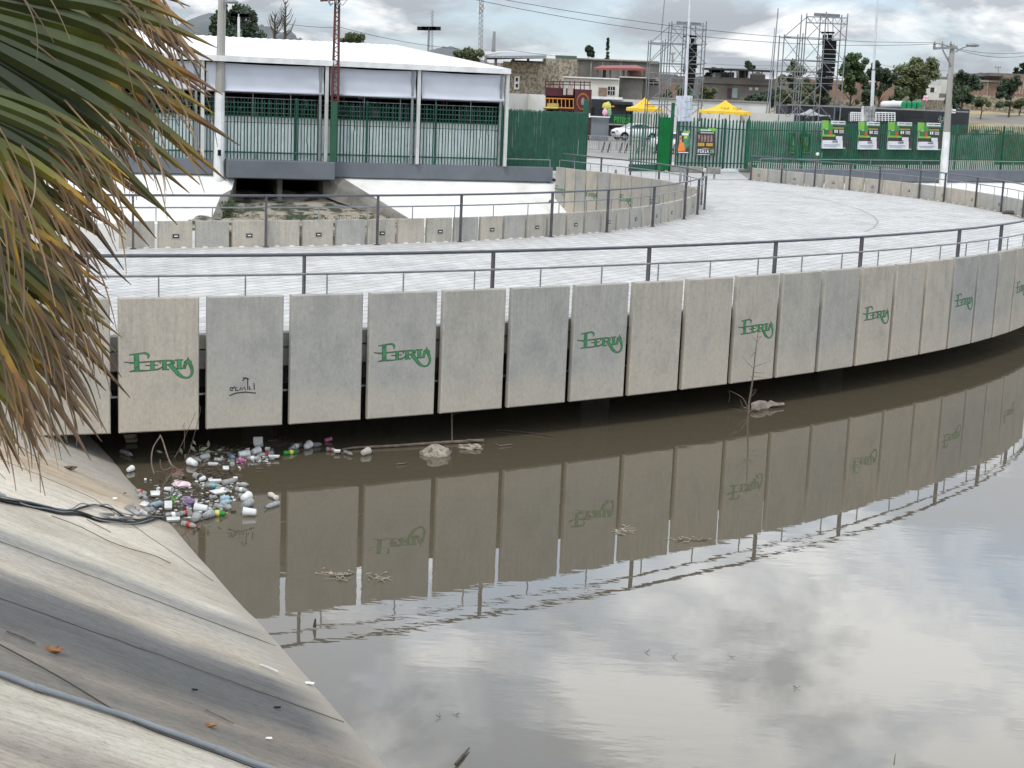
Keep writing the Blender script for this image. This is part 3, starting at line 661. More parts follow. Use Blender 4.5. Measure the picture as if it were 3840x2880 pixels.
# recessed wall light and bolt cleats on the walkway face
def light_mb(sx=.17, sz=.11):
    mb = MB()
    mb.box((0, .124, 1.66), (sx / 2, .006, sz / 2), m_slab); mb.box((0, .131, 1.66), (sx / 2 - .018, .003, sz / 2 - .018), m_dark); mb.box((0, .136, 1.66), (sx / 4, .004, .012), m_white)
    return mb
lm = light_mb(); light_me = bpy.data.meshes.new('step_light'); light_me.from_pydata(lm.v, [], lm.f); [light_me.materials.append(M) for M in lm.mats]; light_me.polygons.foreach_set('material_index', lm.m)
cm = MB()
cm.box((0, .15, 1.405), (.05, .03, .014), m_white); cleat_me = bpy.data.meshes.new('cleat'); cleat_me.from_pydata(cm.v, [], cm.f); cleat_me.materials.append(m_white)
def put_child(me, name, parent, loc=(0, 0, 0)):
    c = bpy.data.objects.new(name, me); COL.objects.link(c); c.parent = parent; c.location = loc; return c
def place_panel(me, p, t, side, label, group, fe=False, light=False):
    """side +1: outer face to the right of travel; -1: to the left"""
    o = bpy.data.objects.new('parapet_panel', me); COL.objects.link(o)
    ang = math.atan2(t.y, t.x) + (0 if side > 0 else math.pi)
    o.location = (p.x, p.y, ZB); o.rotation_euler = (0, 0, ang)
    tag(o, label, 'panel', group)
    if fe: f = put_child(feria, 'feria_lettering', o)
    if light: put_child(light_me, 'step_light', o)
    hw = .39 if me is ME_IN else .585
    for s in (-.45, .5): put_child(cleat_me, 'cleat', o, (s * hw, 0, 0))
    return o
near_panels = []
sOUT = resample(CO, s18 - 5 * 1.2921, 1.2921)
GO = 'concrete parapet panels along the outer edge of the walkway'
for k, (p, t) in enumerate(sOUT):
    i = k - 5       # 0 = first FERIA panel clear of the palm
    vis = i <= 19
    if i > 19 and p.y < 56.5: continue     # outside the frame
    fe = i % 3 == 0
    if vis:
        pos = 'behind the palm' if i < 0 else f'{ordn(i)} from the palm fronds'
        if i < 0: lab = f'concrete parapet panel partly hidden by palm fronds, {ORD[-i - 1]} left of the clear lettered panel'
        elif i == 1: lab = 'concrete parapet panel with small black graffiti, between a lettered and a plain panel'
        elif fe: lab = f'near parapet panel with green FERIA lettering, {ordn(i)} panel right of the palm'
        else: lab = f'plain concrete near parapet panel, {ordn(i)} panel to the right of the palm fronds'
    else: lab = None
    o = place_panel(ME_OUT, p, t, 1, lab, GO, fe, light=(not vis and k % 2 == 0))
    o['k'] = k
    if i == 1: graffiti().build('graffiti_lettering', o)
    if not vis: near_panels.append(o)
for j, o in enumerate(sorted(near_panels, key=lambda q: -q.location.y)): o['label'] = f'low concrete panel on the far right curve, {ordn(j)} right of the gate'
for o in list(bpy.data.objects):
    if 'k' in o: del o['k']
# inner curve
s_in0 = arclen_to(CI, (-6.93, 35.62))
sIN = resample(CI, s_in0 - 5 * .871, .871)
near_i = 0; far_i = 0
for k, (p, t) in enumerate(sIN):
    near = p.y < 57.6 and k < 60
    if near: lab = f'low concrete panel on the near side of the inner curve, {ordn(near_i)} from the left'; near_i += 1
    else: lab = f'concrete panel on the far side of the inner curve, {ordn(far_i)} from the tip'; far_i += 1
    if k < 3: continue
    place_panel(ME_IN, p - nrm_r(t) * .12, t, -1, lab, 'concrete parapet panels along the inner curve', fe=(k % 3 == 0 and not near), light=(near and k % 2 == 0))

# ------------------------------------------------------------------ railings
def railing(C, off, s_from, s_to, post_step, pin_s, label, post0=0, side=1, ptop=3.12, mid=2.84, posts=None):
    th = Th('railing', label, 'railing', 'steel railings of the walkway', (C[0].x * 0, C[0].y * 0, 0))
    S = resample(C, s_from, .3); S = [x for i, x in enumerate(S) if s_from + i * .3 <= s_to]
    P = [p + nrm_r(t) * off * side for p, t in S]
    mb = MB(); mb.tube([(p.x, p.y, ptop) for p in P], .028, m_rail, 6); th.part(mb, 'handrail')
    Q = [p + nrm_r(t) * (-.06) * side for p, t in S]
    mb = MB(); mb.tube([(p.x, p.y, mid) for p in Q], .019, m_galv, 6); th.part(mb, 'midrail')
    for p, t in ([resample(C, s_, 9999, 1)[0] for s_ in posts] if posts else resample(C, s_from + post0, post_step)):
        if arclen_ok(C, p, s_to): 
            q = p + nrm_r(t) * off * side; mb = MB(); R = Matrix(((t.x, -t.y, 0), (t.y, t.x, 0), (0, 0, 1)))
            mb.box((q.x, q.y, (ptop + ZD) / 2), (.016, .038, (ptop - ZD) / 2 - .01), m_postred, R); mb.box((q.x, q.y, ZD + .012), (.06, .06, .008), m_postred, R); th.part(mb, 'post')
    for s in pin_s:
        r = resample(C, s, 9999, 1)
        if not r: continue
        p, t = r[0]; q = p + nrm_r(t) * (-.06) * side; mb = MB(); mb.tube([(q.x, q.y, ZT - .01), (q.x, q.y, mid - .05), (q.x, q.y, mid - .01)], [.014, .014, .008], m_galv, 6); th.part(mb, 'baluster')
    return th
_lens = {}
def arclen_ok(C, p, s_to):
    k = id(C)
    if k not in _lens:
        L = [0]
        for i in range(1, len(C)): L.append(L[-1] + (C[i] - C[i - 1]).length)
        _lens[k] = L
    i = min(range(len(C)), key=lambda i: (C[i] - p).length_squared); return _lens[k][i] <= s_to + .3
sa = s18 - 5 * 1.2921
sb = arclen_to(CO, (15.2, 43.5)); sb2 = arclen_to(CO, (18.5, 56)); sc2 = arclen_to(CO, (11.3, 78.1))
# post positions measured: near posts repeat every two panels
pp = at(657, 632, 23.75); spost = arclen_to(CO, (pp.x, pp.y))
railing(CO, -.2, sa, sb, 2.5842, [sa + 1.2921 * k for k in range(0, 28)], 'dark steel railing along the near edge of the walkway', posts=[spost + d_ for d_ in (-6.5, -3.25)] + [arclen_to(CO, p_) for p_ in ((-3.2, 23.75), (-.35, 25.4), (2.3, 27.35), (4.95, 29.45), (6.95, 31.3), (9.75, 34.45), (11.35, 36.5), (12.7, 38.6))])
railing(CO, -.2, sb2, sc2, 2.5842, [sb2 + .6 + 1.2921 * k for k in range(0, 21)], 'steel railing along the far right edge of the walkway', posts=[arclen_to(CO, p_) for p_ in ((18.6, 57.6), (18.75, 60.5), (18.45, 63.1), (17.93, 65.7), (17.3, 67.65), (16.2, 70.4), (15.3, 72.1), (14.1, 74.15), (12.75, 75.9), (11.5, 77.8))])
si2 = arclen_to(CI, (1.62, 70.0)); pq = gz(563, 533, ZD); sp2 = arclen_to(CI, (pq.x, pq.y)); s_b = s_in0 - 5 * .871
railing(CI, -.16, s_b, si2, 2.613, [s_b + .871 * 1.5 * k + .4 for k in range(0, 60)], 'steel railing round the inner curve of the walkway', side=-1, posts=[sp2 - 3.1] + [arclen_to(CI, p_) for p_ in ((-5.95, 36.16), (-3.42, 37.83), (-1.47, 39.41), (.8, 41.88), (2.33, 44.1), (3.75, 46.6), (5.0, 50.0), (5.75, 52.3), (6.25, 55.0), (6.5, 57.6), (6.2, 60.2), (5.4, 62.9), (4.4, 65.2), (3.3, 67.1), (2.2, 69.0))])

# ------------------------------------------------------------------ fences
def pickets(mb, A, B, z0, z1, pitch, wd, M, bent=.12, tilt=.0, gapfn=None):
    A, B = Vector(A), Vector(B); L = (B - A).length; t = (B - A).normalized(); n = Vector((t.y, -t.x, 0)); k = 0; s = pitch / 2
    while s < L:
        p = A + t * s; p.z = 0; f = s / L; za = z0[0] * (1 - f) + z0[1] * f; zb_ = z1[0] * (1 - f) + z1[1] * f + rnd.uniform(-.03, .03)
        w2 = wd * rnd.uniform(.42, .55); zs = [za, zb_ - .1, zb_]
        kink = rnd.random() < bent; kz = rnd.uniform(za + .4, zb_ - .5); kx = rnd.uniform(-.05, .05)
        prof = [(za, 0, 1), (kz, kx * .2, 1), (kz + .15, kx if kink else kx * .15, 1), (zb_ - .09, rnd.uniform(-.012, .012), 1), (zb_, 0, .12)]
        vs = []
        for z, dx_, sc_ in prof:
            c = p + t * dx_
            vs += [c - t * w2 * sc_ + n * .0, c + n * .035, c + t * w2 * sc_ + n * .0]
        vs = [(v.x, v.y, prof[i // 3][0]) for i, v in enumerate(vs)]
        fs = []
        for i in range(len(prof) - 1): a = i * 3; fs += [(a, a + 1, a + 4, a + 3), (a + 1, a + 2, a + 5, a + 4)]
        mb.add(vs, fs, M); s += pitch; k += 1
def fence(name, label, A, B, z0, z1, pitch, wd, rails, posts=0, M=None, bent=.1):
    M = M or m_fence; th = Th(name, label, 'fence', base=(A[0], A[1], z0[0])); A, B = Vector((*A, 0)), Vector((*B, 0)); t = (B - A).normalized(); n = Vector((t.y, -t.x, 0))
    mb = MB(); pickets(mb, A, B, z0, z1, pitch, wd, M, bent); th.part(mb, 'pickets')
    for fz in rails:
        a = A - n * .03; b = B - n * .03; mb = MB(); a = a.copy(); b = b.copy(); a.z = z0[0] + (z1[0] - z0[0]) * fz; b.z = z0[1] + (z1[1] - z0[1]) * fz; mb.bar(a, b, .05, M); th.part(mb, 'rail')
    for i in range(posts + 1 if posts else 0):
        p = A.lerp(B, i / posts) - n * .07; za = z0[0] + (z0[1] - z0[0]) * i / posts; mb = MB(); mb.box((p.x, p.y, za + 1.3), (.045, .045, 1.33), M); th.part(mb, 'post')
    return th
def bl(x, d=.02): # point on the beam line, d metres behind its face
    s = .345 if x < 1.56 else .77; t = Vector((1, s, 0)).normalized(); return (x - t.y * d, fy(x) + t.x * d)
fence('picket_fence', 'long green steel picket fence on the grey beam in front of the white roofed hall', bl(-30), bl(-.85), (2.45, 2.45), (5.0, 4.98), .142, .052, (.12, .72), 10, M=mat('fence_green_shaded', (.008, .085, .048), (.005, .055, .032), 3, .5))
fence('picket_fence', 'dense dark green picket fence between the hall and the open gate', bl(-.85), (3.05, 76.5), (2.45, 1.98), (4.98, 4.9), .115, .125, (.12, .75), 2, bent=.3)
g1, g2 = at(1361, 300, 81.5), at(1440, 300, 83.0)
gate = fence('gate_leaf', 'green picket gate leaf with solid base plate beside the bright green panel', (g1.x, g1.y), (g2.x, g2.y), (2.3, 2.3), (4.95, 4.95), .185, .09, (.1, .72))
mb = MB(); a, b = Vector((g1.x, g1.y, 0)), Vector((g2.x, g2.y, 0)); mb.prism([a, b, b + Vector((0, .05, 0)), a + Vector((0, .05, 0))], 1.95, 2.3, m_fence); gate.part(mb, 'kick_plate')
for v0, v1, nm in ((1421, 1441, 'bright_panel'),):
    a, b = at(v0, 300, 82.7), at(v1 + 6, 300, 83.1); mb = MB(); a.z = b.z = 0; nn = Vector((.1, -1, 0)) * .05
    K_ = 8; P = []
    for i in range(K_ * 2 + 1): q = a.lerp(b, i / (K_ * 2)) + (nn if i % 2 else nn * 2.2); P.append(q)
    vs = [(p.x, p.y, 2.0) for p in P] + [(p.x, p.y, 4.75) for p in P]; mb.add(vs, [(i, i + 1, len(P) + i + 1, len(P) + i) for i in range(len(P) - 1)], m_fenceb); gate.part(mb, nm)
for vx, vyt, vyb, Y, lab in ((1267.5, 216, 366, 77.0, 'thick square green gate post left of the opening'), (1454.5, 222, 370, 83.6, 'tall slim green gate post right of the opening')):
    a = at(vx, vyt, Y); b = at(vx, vyb, Y); mb = MB(); h = .13 if vx < 1400 else .09; mb.b2((a.x - h, a.y - h, ZD), (a.x + h, a.y + h, a.z), m_fence); tag(mb.build('gate_post', bevel=.01), lab, 'gate post')
r0, r1 = at(1459, 360, 83.6), at(1612, 360, 84.6)
fence('picket_fence', 'green picket fence with white sheeting between the gate post and the grey beam', (r0.x, r0.y), (r1.x, r1.y), (2.12, 2.2), (4.85, 4.75), .20, .10, (.1, .8), 3, bent=.3)
mb = MB(); mb.prism([(r0.x + .1, r0.y + .3), (r1.x, r1.y + .3), (r1.x, r1.y + .33), (r0.x + .1, r0.y + .33)], 2.15, 4.6, m_corr); tag(mb.build('sheet_hoarding'), 'pale sheeting tied behind the pickets right of the gate post', 'hoarding')
q0, q1 = at(1612, 360, 84.6), bl(60, .3); q0 = bl(13.2, .3)
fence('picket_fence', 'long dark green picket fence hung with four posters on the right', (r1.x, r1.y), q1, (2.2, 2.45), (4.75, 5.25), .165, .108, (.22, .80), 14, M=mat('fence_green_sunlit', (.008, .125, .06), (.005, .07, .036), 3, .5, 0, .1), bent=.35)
# sheets and banners showing between those pickets
def backsheet(v0, v1, y0, y1, Y0, Y1, M, label, name='fence_banner'):
    a, b = at(v0, y0, Y0), at(v1, y0, Y1); c, d = at(v1, y1, Y1), at(v0, y1, Y0); mb = MB(); n = Vector((0, .02, 0))
    P = [d, c, b, a]; mb.add(P + [p + n for p in P], [(0, 1, 2, 3), (7, 6, 5, 4), (0, 4, 5, 1), (3, 2, 6, 7)], M); return tag(mb.build(name), label, 'banner')
FR0, FR1 = Vector((r1.x, r1.y, 0)), Vector((*q1, 0))
def fyr(vx):   # depth of the right-hand fence at a picture column
    P0, P1 = FR0, FR1; d = ray(vx, 300); k = d.x / d.y; t_ = (k * P0.y - P0.x) / ((P1.x - P0.x) - k * (P1.y - P0.y)); return P0.y + (P1.y - P0.y) * t_
m_pane = mat('dim_sheet', (.55, .60, .58), (.16, .28, .20), .8, .7)
backsheet(1614, 1775, 262, 352, fyr(1614) + .35, fyr(1775) + .35, m_pane, 'weathered pale sheet behind the pickets left of the four posters')
backsheet(1776, 2030, 322, 356, fyr(1776) + .35, fyr(2030) + .35, mat('dark_hedge_net', (.05, .13, .08), (.26, .30, .24), 1.2, .9), 'dark green shade netting behind the pickets under the posters')
backsheet(2048, 2150, 292, 345, fyr(2048) + .35, fyr(2150) + .35, m_pane, 'grimy pale sheet behind the pickets right of the concrete pole')
backsheet(2150, 2230, 292, 356, fyr(2150) + .35, fyr(2230) + .35, mat('sandy_sheet', (.40, .36, .24), (.20, .22, .13), 1.5, .9), 'sandy coloured sheet behind the last pickets on the right')
# beam-top guard pipes
for x0, x1, lab in ((-30, 1.3, 'thin steel pipe rail in front of the left picket fence'), (11.9, 45, 'thin steel pipe rail in front of the right picket fence')):
    th = Th('pipe_rail', lab, 'railing', base=(x0, fy(x0), 2.45)); P = [(x0 + (x1 - x0) * i / 20, fy(x0 + (x1 - x0) * i / 20) + .05, 2.78 if x0 < 0 else 2.95) for i in range(21)]
    mb = MB(); mb.tube(P, .022, m_galv, 6); th.part(mb, 'pipe')
    for p in P[::2]: mb = MB(); mb.tube([(p[0], p[1], 2.44), p], .02, m_galv, 6); th.part(mb, 'post')

# ------------------------------------------------------------------ white-roofed hall
hall = Th('market_hall', 'open-sided hall with a white metal roof and rolled white side curtains', 'hall', base=(-15, 66, 1.93))
ht = Vector((1, .345, 0)).normalized(); hn = Vector((-ht.y, ht.x, 0))
cor = at(1099, 153, 70.2); cor = Vector((cor.x, cor.y, 0)); zE = 6.68
def hp(s, d, z): p = cor - ht * s + hn * d; return Vector((p.x, p.y, z))
W2, RZ = 20.5, 8.05
mb = MB(); n = 36
for k in range(2):
    d0, z0_, d1, z1_ = ((-.25, zE, W2, RZ), (W2, RZ, 2 * W2 + .25, zE))[k]
    vs = []; L = 60
    for i in range(n * 8 + 1): s = L * i / (n * 8); dz = .018 * (1 if i % 2 else -1); vs += [hp(s, d0, z0_ + dz), hp(s, d1, z1_ + dz)]
    mb.add(vs, [(2 * i, 2 * i + 1, 2 * i + 3, 2 * i + 2) for i in range(n * 8)], m_roofw)
hall.part(mb, 'roof')
mb = MB(); mb.add([hp(-.02, -.27, zE - .2), hp(60, -.27, zE - .2), hp(60, -.27, zE + .03), hp(-.02, -.27, zE + .03), hp(-.02, -.12, zE - .2), hp(60, -.12, zE - .2), hp(60, -.12, zE + .03), hp(-.02, -.12, zE + .03)], [(3, 2, 1, 0), (4, 5, 6, 7), (0, 1, 5, 4), (2, 3, 7, 6), (0, 4, 7, 3), (1, 2, 6, 5)], m_white); hall.part(mb, 'gutter')
mb = MB(); mb.add([hp(0, -.2, zE - .15), hp(0, W2, RZ - .15), hp(0, W2, RZ + .03), hp(0, -.2, zE + .03), hp(.1, -.2, zE - .15), hp(.1, W2, RZ - .15)], [(0, 1, 2, 3), (0, 4, 5, 1)], m_white); hall.part(mb, 'verge')
col_px = [(1092, 1), (902, 1), (704, 1), (437, 1), (240, 1), (60, 1)]
cols = []
for vx, _ in col_px:
    d = ray(vx, 300); k = d.x / d.y
    # s such that hp(s,-.1) lies on the ray
    c0 = cor + hn * -.1; s = (c0.x - k * c0.y) / (ht.x - k * ht.y); cols.append(s)
    mb = MB(); p = hp(s, -.1, 0); mb.prism([p + ht * a + hn * b for a, b in ((-.07, -.07), (.07, -.07), (.07, .07), (-.07, .07))], 2.45, zE - .2, mat('column_paint', (.58, .58, .56), (.48, .48, .46), 2, .6)); hall.part(mb, 'column', bevel=.01)
    mb = MB(); mb.prism([p + ht * a + hn * b for a, b in ((-.3, .1), (-.2, .1), (-.2, .2), (-.3, .2))], 2.45, zE - .2, m_galv); hall.part(mb, 'downpipe')
def curtain(s0, s1):
    nn = 40; mm = 10; vs = []; fs = []; mb = MB()
    for i in range(nn + 1):
        for j in range(mm + 1):
            f = j / mm; s = s0 + (s1 - s0) * i / nn; e = min(i, nn - i) / nn
            wv = .035 * math.sin((s * 1.1 + f * 2.4) * 3) * math.exp(-e * 7) + .03 * noise.noise(Vector((s * .7, f * 1.6, 3)))
            z = zE - .24 - 1.12 * f + .03 * math.sin(math.pi * i / nn) * (f - 1) * 1.5; vs.append(hp(s, .05 - wv - (.05 * (f > .93)), z))
    for i in range(nn):
        for j in range(mm): a = i * (mm + 1) + j; fs.append((a, a + 1, a + mm + 2, a + mm + 1))
    mb.add(vs, fs, m_tarp); mb.tube([hp(s0, 0, zE - 1.38), hp(s1, 0, zE - 1.38)], .045, m_tarp, 8)
    hall.part(mb, 'side_curtain', smooth=True)
for a, b in zip(cols[:-1], cols[1:]): curtain(a + .10, b - .16)
# low corrugated wall
mb = MB(); vs = []; L = 42; nn = 700
for i in range(nn + 1): s = -.0 + L * i / nn; o_ = .02 * (1 if (i // 2) % 2 else -1); vs += [hp(s, .16 + o_, 2.4), hp(s, .16 + o_, 4.0), hp(s, .14, 4.02), hp(s, .14, 4.28)]
mb.add(vs, [(4 * i, 4 * i + 4, 4 * i + 5, 4 * i + 1) for i in range(nn)], m_corr); mb.add(vs, [(4 * i + 2, 4 * i + 6, 4 * i + 7, 4 * i + 3) for i in range(nn)], m_white); hall.part(mb, 'low_wall')
mb = MB(); mb.add([hp(0, 9, 1.9), hp(60, 9, 1.9), hp(60, 9, zE + .6), hp(0, 9, zE + .6)], [(0, 1, 2, 3)], m_dark); mb.add([hp(0.02, .5, zE - .1), hp(60, .5, zE - .1), hp(60, 9, zE + .4), hp(0.02, 9, zE + .4)], [(0, 3, 2, 1)], m_dark); mb.add([hp(.05, .5, 1.9), hp(.05, 9, 1.9), hp(.05, 9, zE), hp(.05, .5, zE)], [(0, 1, 2, 3)], m_dark); hall.part(mb, 'inner_dark_sheets')  # near-black sheets stand in for the shade inside the hall
# guard mesh above the low wall
mb = MB()
for z in (4.42, 4.62, 4.82, 5.02, 5.22): mb.bar(hp(0, .3, z), hp(L, .3, z), .022, m_galv)
for i in range(int(L / .3)): mb.bar(hp(i * .3, .3, 4.3), hp(i * .3, .3, 5.05), .010, m_galv)
for i in range(int(L / 1.6)): mb.bar(hp(i * 1.6, .3, 4.3), hp(i * 1.6, .3, 5.3), .035, m_galv)
hall.part(mb, 'guard_mesh')
# stalls and goods stored in the hall
mb = MB(); cm_ = [mat('goods_dark', (.03, .025, .03)), mat('goods_brown', (.07, .04, .03)), mat('goods_grey', (.16, .16, .17)), m_white, mat('goods_lime', (.20, .42, .08)), mat('goods_red', (.22, .03, .03)), mat('goods_blue', (.03, .05, .14))]
for i in range(420):
    s = rnd.uniform(.5, L); d = rnd.uniform(1.2, 7); z = rnd.uniform(3.2, 5.5); M = rnd.choices(cm_, (9, 6, 4, 1.2, .5, .8, 1.5))[0]
    if rnd.random() < .5: mb.box(hp(s, d, z), (rnd.uniform(.02, .05), .02, rnd.uniform(.3, .9)), M)
    else: mb.box(hp(s, d, z - .3), (rnd.uniform(.08, .4), rnd.uniform(.05, .2), rnd.uniform(.05, .22)), M)
tag(mb.build('stored_market_goods'), 'dim jumble of racks and goods stored inside the hall', 'goods', kind='stuff')

# ------------------------------------------------------------------ background: helpers
def vbox(mb, v0, y0, v1, y1, Y, depth, M, zb=None, skew=0.0):
    """box whose front face fills the picture rectangle at distance Y"""
    a = at(v0, (y0 + y1) / 2, Y); b = at(v1, (y0 + y1) / 2, Y + skew); vm = (v0 + v1) / 2
    zt = at(vm, y0, Y + skew / 2).z; zb = at(vm, y1, Y + skew / 2).z if zb is None else zb
    t = (Vector((b.x, b.y, 0)) - Vector((a.x, a.y, 0))).normalized(); n = Vector((-t.y, t.x, 0)) * depth; a.z = b.z = 0
    mb.prism([a, b, b + n, a + n], zb, zt, M); return a, b, n, zb, zt
def part_rect(th, name, v0, y0, v1, y1, Y, M, proud=.06, parent=None, depth=.12):
    mb = MB(); vbox(mb, v0, y0, v1, y1, Y - proud, depth, M); return th.part(mb, name, parent=parent)
def pipe(th, name, pts, r, M, n=5): mb = MB(); mb.tube(pts, r, M, n); return th.part(mb, name)

# stone house with roof canopy
h = Th('stone_house', 'mottled stone house with a dark flat canopy on its roof beside the white hall', 'house', base=at(1150, 230, 176))
mb = MB(); vbox(mb, 1085, 134, 1160, 232, 176, 10, m_stone, 1.9); vbox(mb, 1160.5, 139, 1206, 232, 176.2, 9, m_stone, 1.9, skew=2); h.part(mb, 'wall')
f = part_rect(h, 'window', 1111, 165, 1122, 193, 176, m_white, .1)
for yy in (168, 181): part_rect(h, 'pane', 1114, yy, 1119, yy + 8, 176, m_dwin, .16, parent=f)
mb = MB(); P = [at(1047, 118, 172), at(1096, 112, 186), at(1180, 116, 182), at(1179, 119.5, 172), at(1048, 121.5, 172)]
mb.add(P + [p - Vector((0, 0, .35)) for p in P], [(0, 1, 2, 3, 4), (9, 8, 7, 6, 5)] + [(i, (i + 1) % 5, 5 + (i + 1) % 5, 5 + i) for i in range(5)], m_galv); h.part(mb, 'canopy')
for vx, yb, Y in ((1049, 140, 172), (1071, 145, 173), (1177, 143, 173), (1109, 135, 183), (1141, 135, 183)): pipe(h, 'canopy_post', [at(vx, 120, Y), at(vx - .5, yb, Y)], .16, m_block)
mb = MB(); vbox(mb, 1103, 131, 1176, 141, 183, 1, m_block); h.part(mb, 'roof_parapet')
h = Th('block_house', 'rough block house with dark green parapet behind the roof canopy', 'house', base=at(1200, 230, 200))
mb = MB(); vbox(mb, 1172, 127, 1245, 225, 200, 12, m_stone, 1.9); h.part(mb, 'wall'); part_rect(h, 'parapet', 1200, 120, 1246, 131, 200.5, mat('faded_green', (.09, .13, .10)), .2, depth=1); part_rect(h, 'window', 1192, 148, 1199, 156, 200, m_dwin)
# long grey block building
h = Th('block_house', 'long dark grey block building with a pale capping, cypress rising behind it', 'house', base=at(1320, 220, 212))
mb = MB(); vbox(mb, 1216, 131, 1423, 215, 212, 14, m_block, 1.9); h.part(mb, 'wall'); mb = MB(); vbox(mb, 1216, 128, 1424, 131.2, 211.6, 14, m_slab); h.part(mb, 'capping')
for vx in (1246, 1275, 1300, 1339): part_rect(h, 'pilaster', vx, 132, vx + 3, 172, 212, m_slab, .1)
h = Th('terrace_canopy', 'red sheet canopy on posts above the white house terrace', 'canopy', base=at(1340, 168, 186))
mb = MB(); P = [at(1283, 146, 184), at(1300, 141.5, 192), at(1374, 140.5, 192), at(1396, 148, 184)]; mb.add(P + [p - Vector((0, 0, .25)) for p in P], [(0, 1, 2, 3), (7, 6, 5, 4)] + [(i, (i + 1) % 4, 4 + (i + 1) % 4, 4 + i) for i in range(4)], mat('red_sheet', (.30, .06, .05), (.20, .06, .05), .5)); h.part(mb, 'roof')
for vx in (1290, 1318, 1347, 1357, 1392): pipe(h, 'post', [at(vx, 147, 185), at(vx, 169, 185)], .12, m_block)
mb = MB(); vbox(mb, 1358, 149, 1390, 169, 189, 3, m_brick); h.part(mb, 'hut'); mb = MB(); vbox(mb, 1302, 151, 1309, 168, 187, 1, m_dwin); h.part(mb, 'doorway')
# white house
h = Th('white_house', 'white rendered house with a barred window and rusty door panel', 'house', base=at(1280, 220, 180))
mb = MB(); vbox(mb, 1217, 168.5, 1337, 225, 180, 10, m_pale, 1.9); h.part(mb, 'wall'); part_rect(h, 'coping', 1216, 167, 1338, 169.5, 179.8, m_white, .2, depth=.5)
part_rect(h, 'door_panel', 1293, 189, 1311, 208, 180, m_wood)
f = part_rect(h, 'window', 1313, 187, 1328, 205, 180, m_dwin)
for vx in (1318, 1322.5): part_rect(h, 'bar', vx, 187, vx + .7, 205, 180, m_white, .2, parent=f)
part_rect(h, 'bar', 1313, 195.5, 1328, 196.3, 180, m_white, .22, parent=f)
h = Th('block_house', 'grey block annex with an open dark balcony right of the white house', 'house', base=at(1380, 220, 181))
mb = MB(); vbox(mb, 1338, 168, 1388, 225, 181, 10, m_block, 1.9); vbox(mb, 1388, 184, 1423, 228, 182, 9, m_block, 1.9); vbox(mb, 1388, 168, 1424, 175, 182, 9, m_slab); vbox(mb, 1391, 175, 1421, 184, 184, 1, m_dwin); h.part(mb, 'wall')
for vx in (1393, 1402, 1411): part_rect(h, 'balcony_bar', vx, 175, vx + 1, 184, 182, m_pale)
part_rect(h, 'terrace_slab', 1340, 166.5, 1420, 168.5, 180.5, m_pale, .5, depth=2)
h = Th('brick_house', 'small bare brick house between the annex and the left speaker tower', 'house', base=at(1440, 220, 186))
mb = MB(); vbox(mb, 1421, 181, 1463, 226, 186, 9, m_brick, 1.9); vbox(mb, 1421, 160, 1464, 181, 186, 9, m_block); h.part(mb, 'wall'); part_rect(h, 'pillar', 1446, 168, 1449, 216, 186, m_slab)
# block house with roof terrace
h = Th('block_house', 'two-storey grey block house with a roof terrace frame and water tank', 'house', base=at(1590, 230, 200))
mb = MB(); vbox(mb, 1511, 182, 1662, 230, 200, 12, m_block, 1.9); vbox(mb, 1514, 168, 1674, 182, 199.6, 12, m_block); h.part(mb, 'wall')
f = part_rect(h, 'window', 1572, 190, 1593, 211, 200, mat('window_pale', (.30, .38, .38))); part_rect(h, 'shutter', 1572, 190, 1581, 211, 200, mat('maroon_door', (.07, .03, .03)), .14, parent=f)
for vx in (1618, 1631): part_rect(h, 'vent_panel', vx, 189, vx + 7, 195, 200, m_pale)
mb = MB(); P = [at(1517, 146, 198), at(1517, 148, 206), at(1673, 153.5, 206), at(1673, 152, 198)]; mb.add(P + [p - Vector((0, 0, .2)) for p in P], [(3, 2, 1, 0), (4, 5, 6, 7)] + [(i, (i + 1) % 4, 4 + (i + 1) % 4, 4 + i) for i in range(4)], m_dwin); h.part(mb, 'terrace_roof')
for vx in (1519, 1536, 1558, 1579, 1592, 1609, 1626, 1646, 1671): pipe(h, 'terrace_post', [at(vx, 147 + (vx - 1517) * .04, 198.5), at(vx, 170, 198.5)], .07, m_dwin)
mb = MB(); vbox(mb, 1545, 157, 1562, 168, 202, 3, m_white); vbox(mb, 1575, 156, 1586, 168, 203, 3, m_white); vbox(mb, 1600, 152, 1616, 168, 204, 3, m_stone); h.part(mb, 'roof_rooms')
def tank(v, y0, y1, Y, r, M, label, group=None):
    a, b = at(v, y1, Y), at(v, y0, Y); H = b.z - a.z; mb = MB(); mb.lathe([(r, 0), (r, H * .68), (r * .96, H * .74), (r * .5, H * .9), (r * .28, H * .92), (r * .28, H)], M, Matrix.Translation(a), 16)
    return tag(mb.build('water_tank', smooth=False), label, 'water tank', group)
tank(1636, 156, 174, 197, .95, mat('dark_tank', (.05, .045, .035)), 'dark round water tank on the roof terrace of the block house', 'rooftop water tanks')
tank(1566.5, 155, 167, 197, .5, m_speaker, 'small black water tank standing among the roof terrace posts', 'rooftop water tanks')
tank(2117.5, 157, 174, 210, .85, m_speaker, 'black round water tank on the brick house roof at the right', 'rooftop water tanks')
tank(1930.5, 157, 168, 205, .45, m_speaker, 'tiny black water tank between two trees behind the container', 'rooftop water tanks')

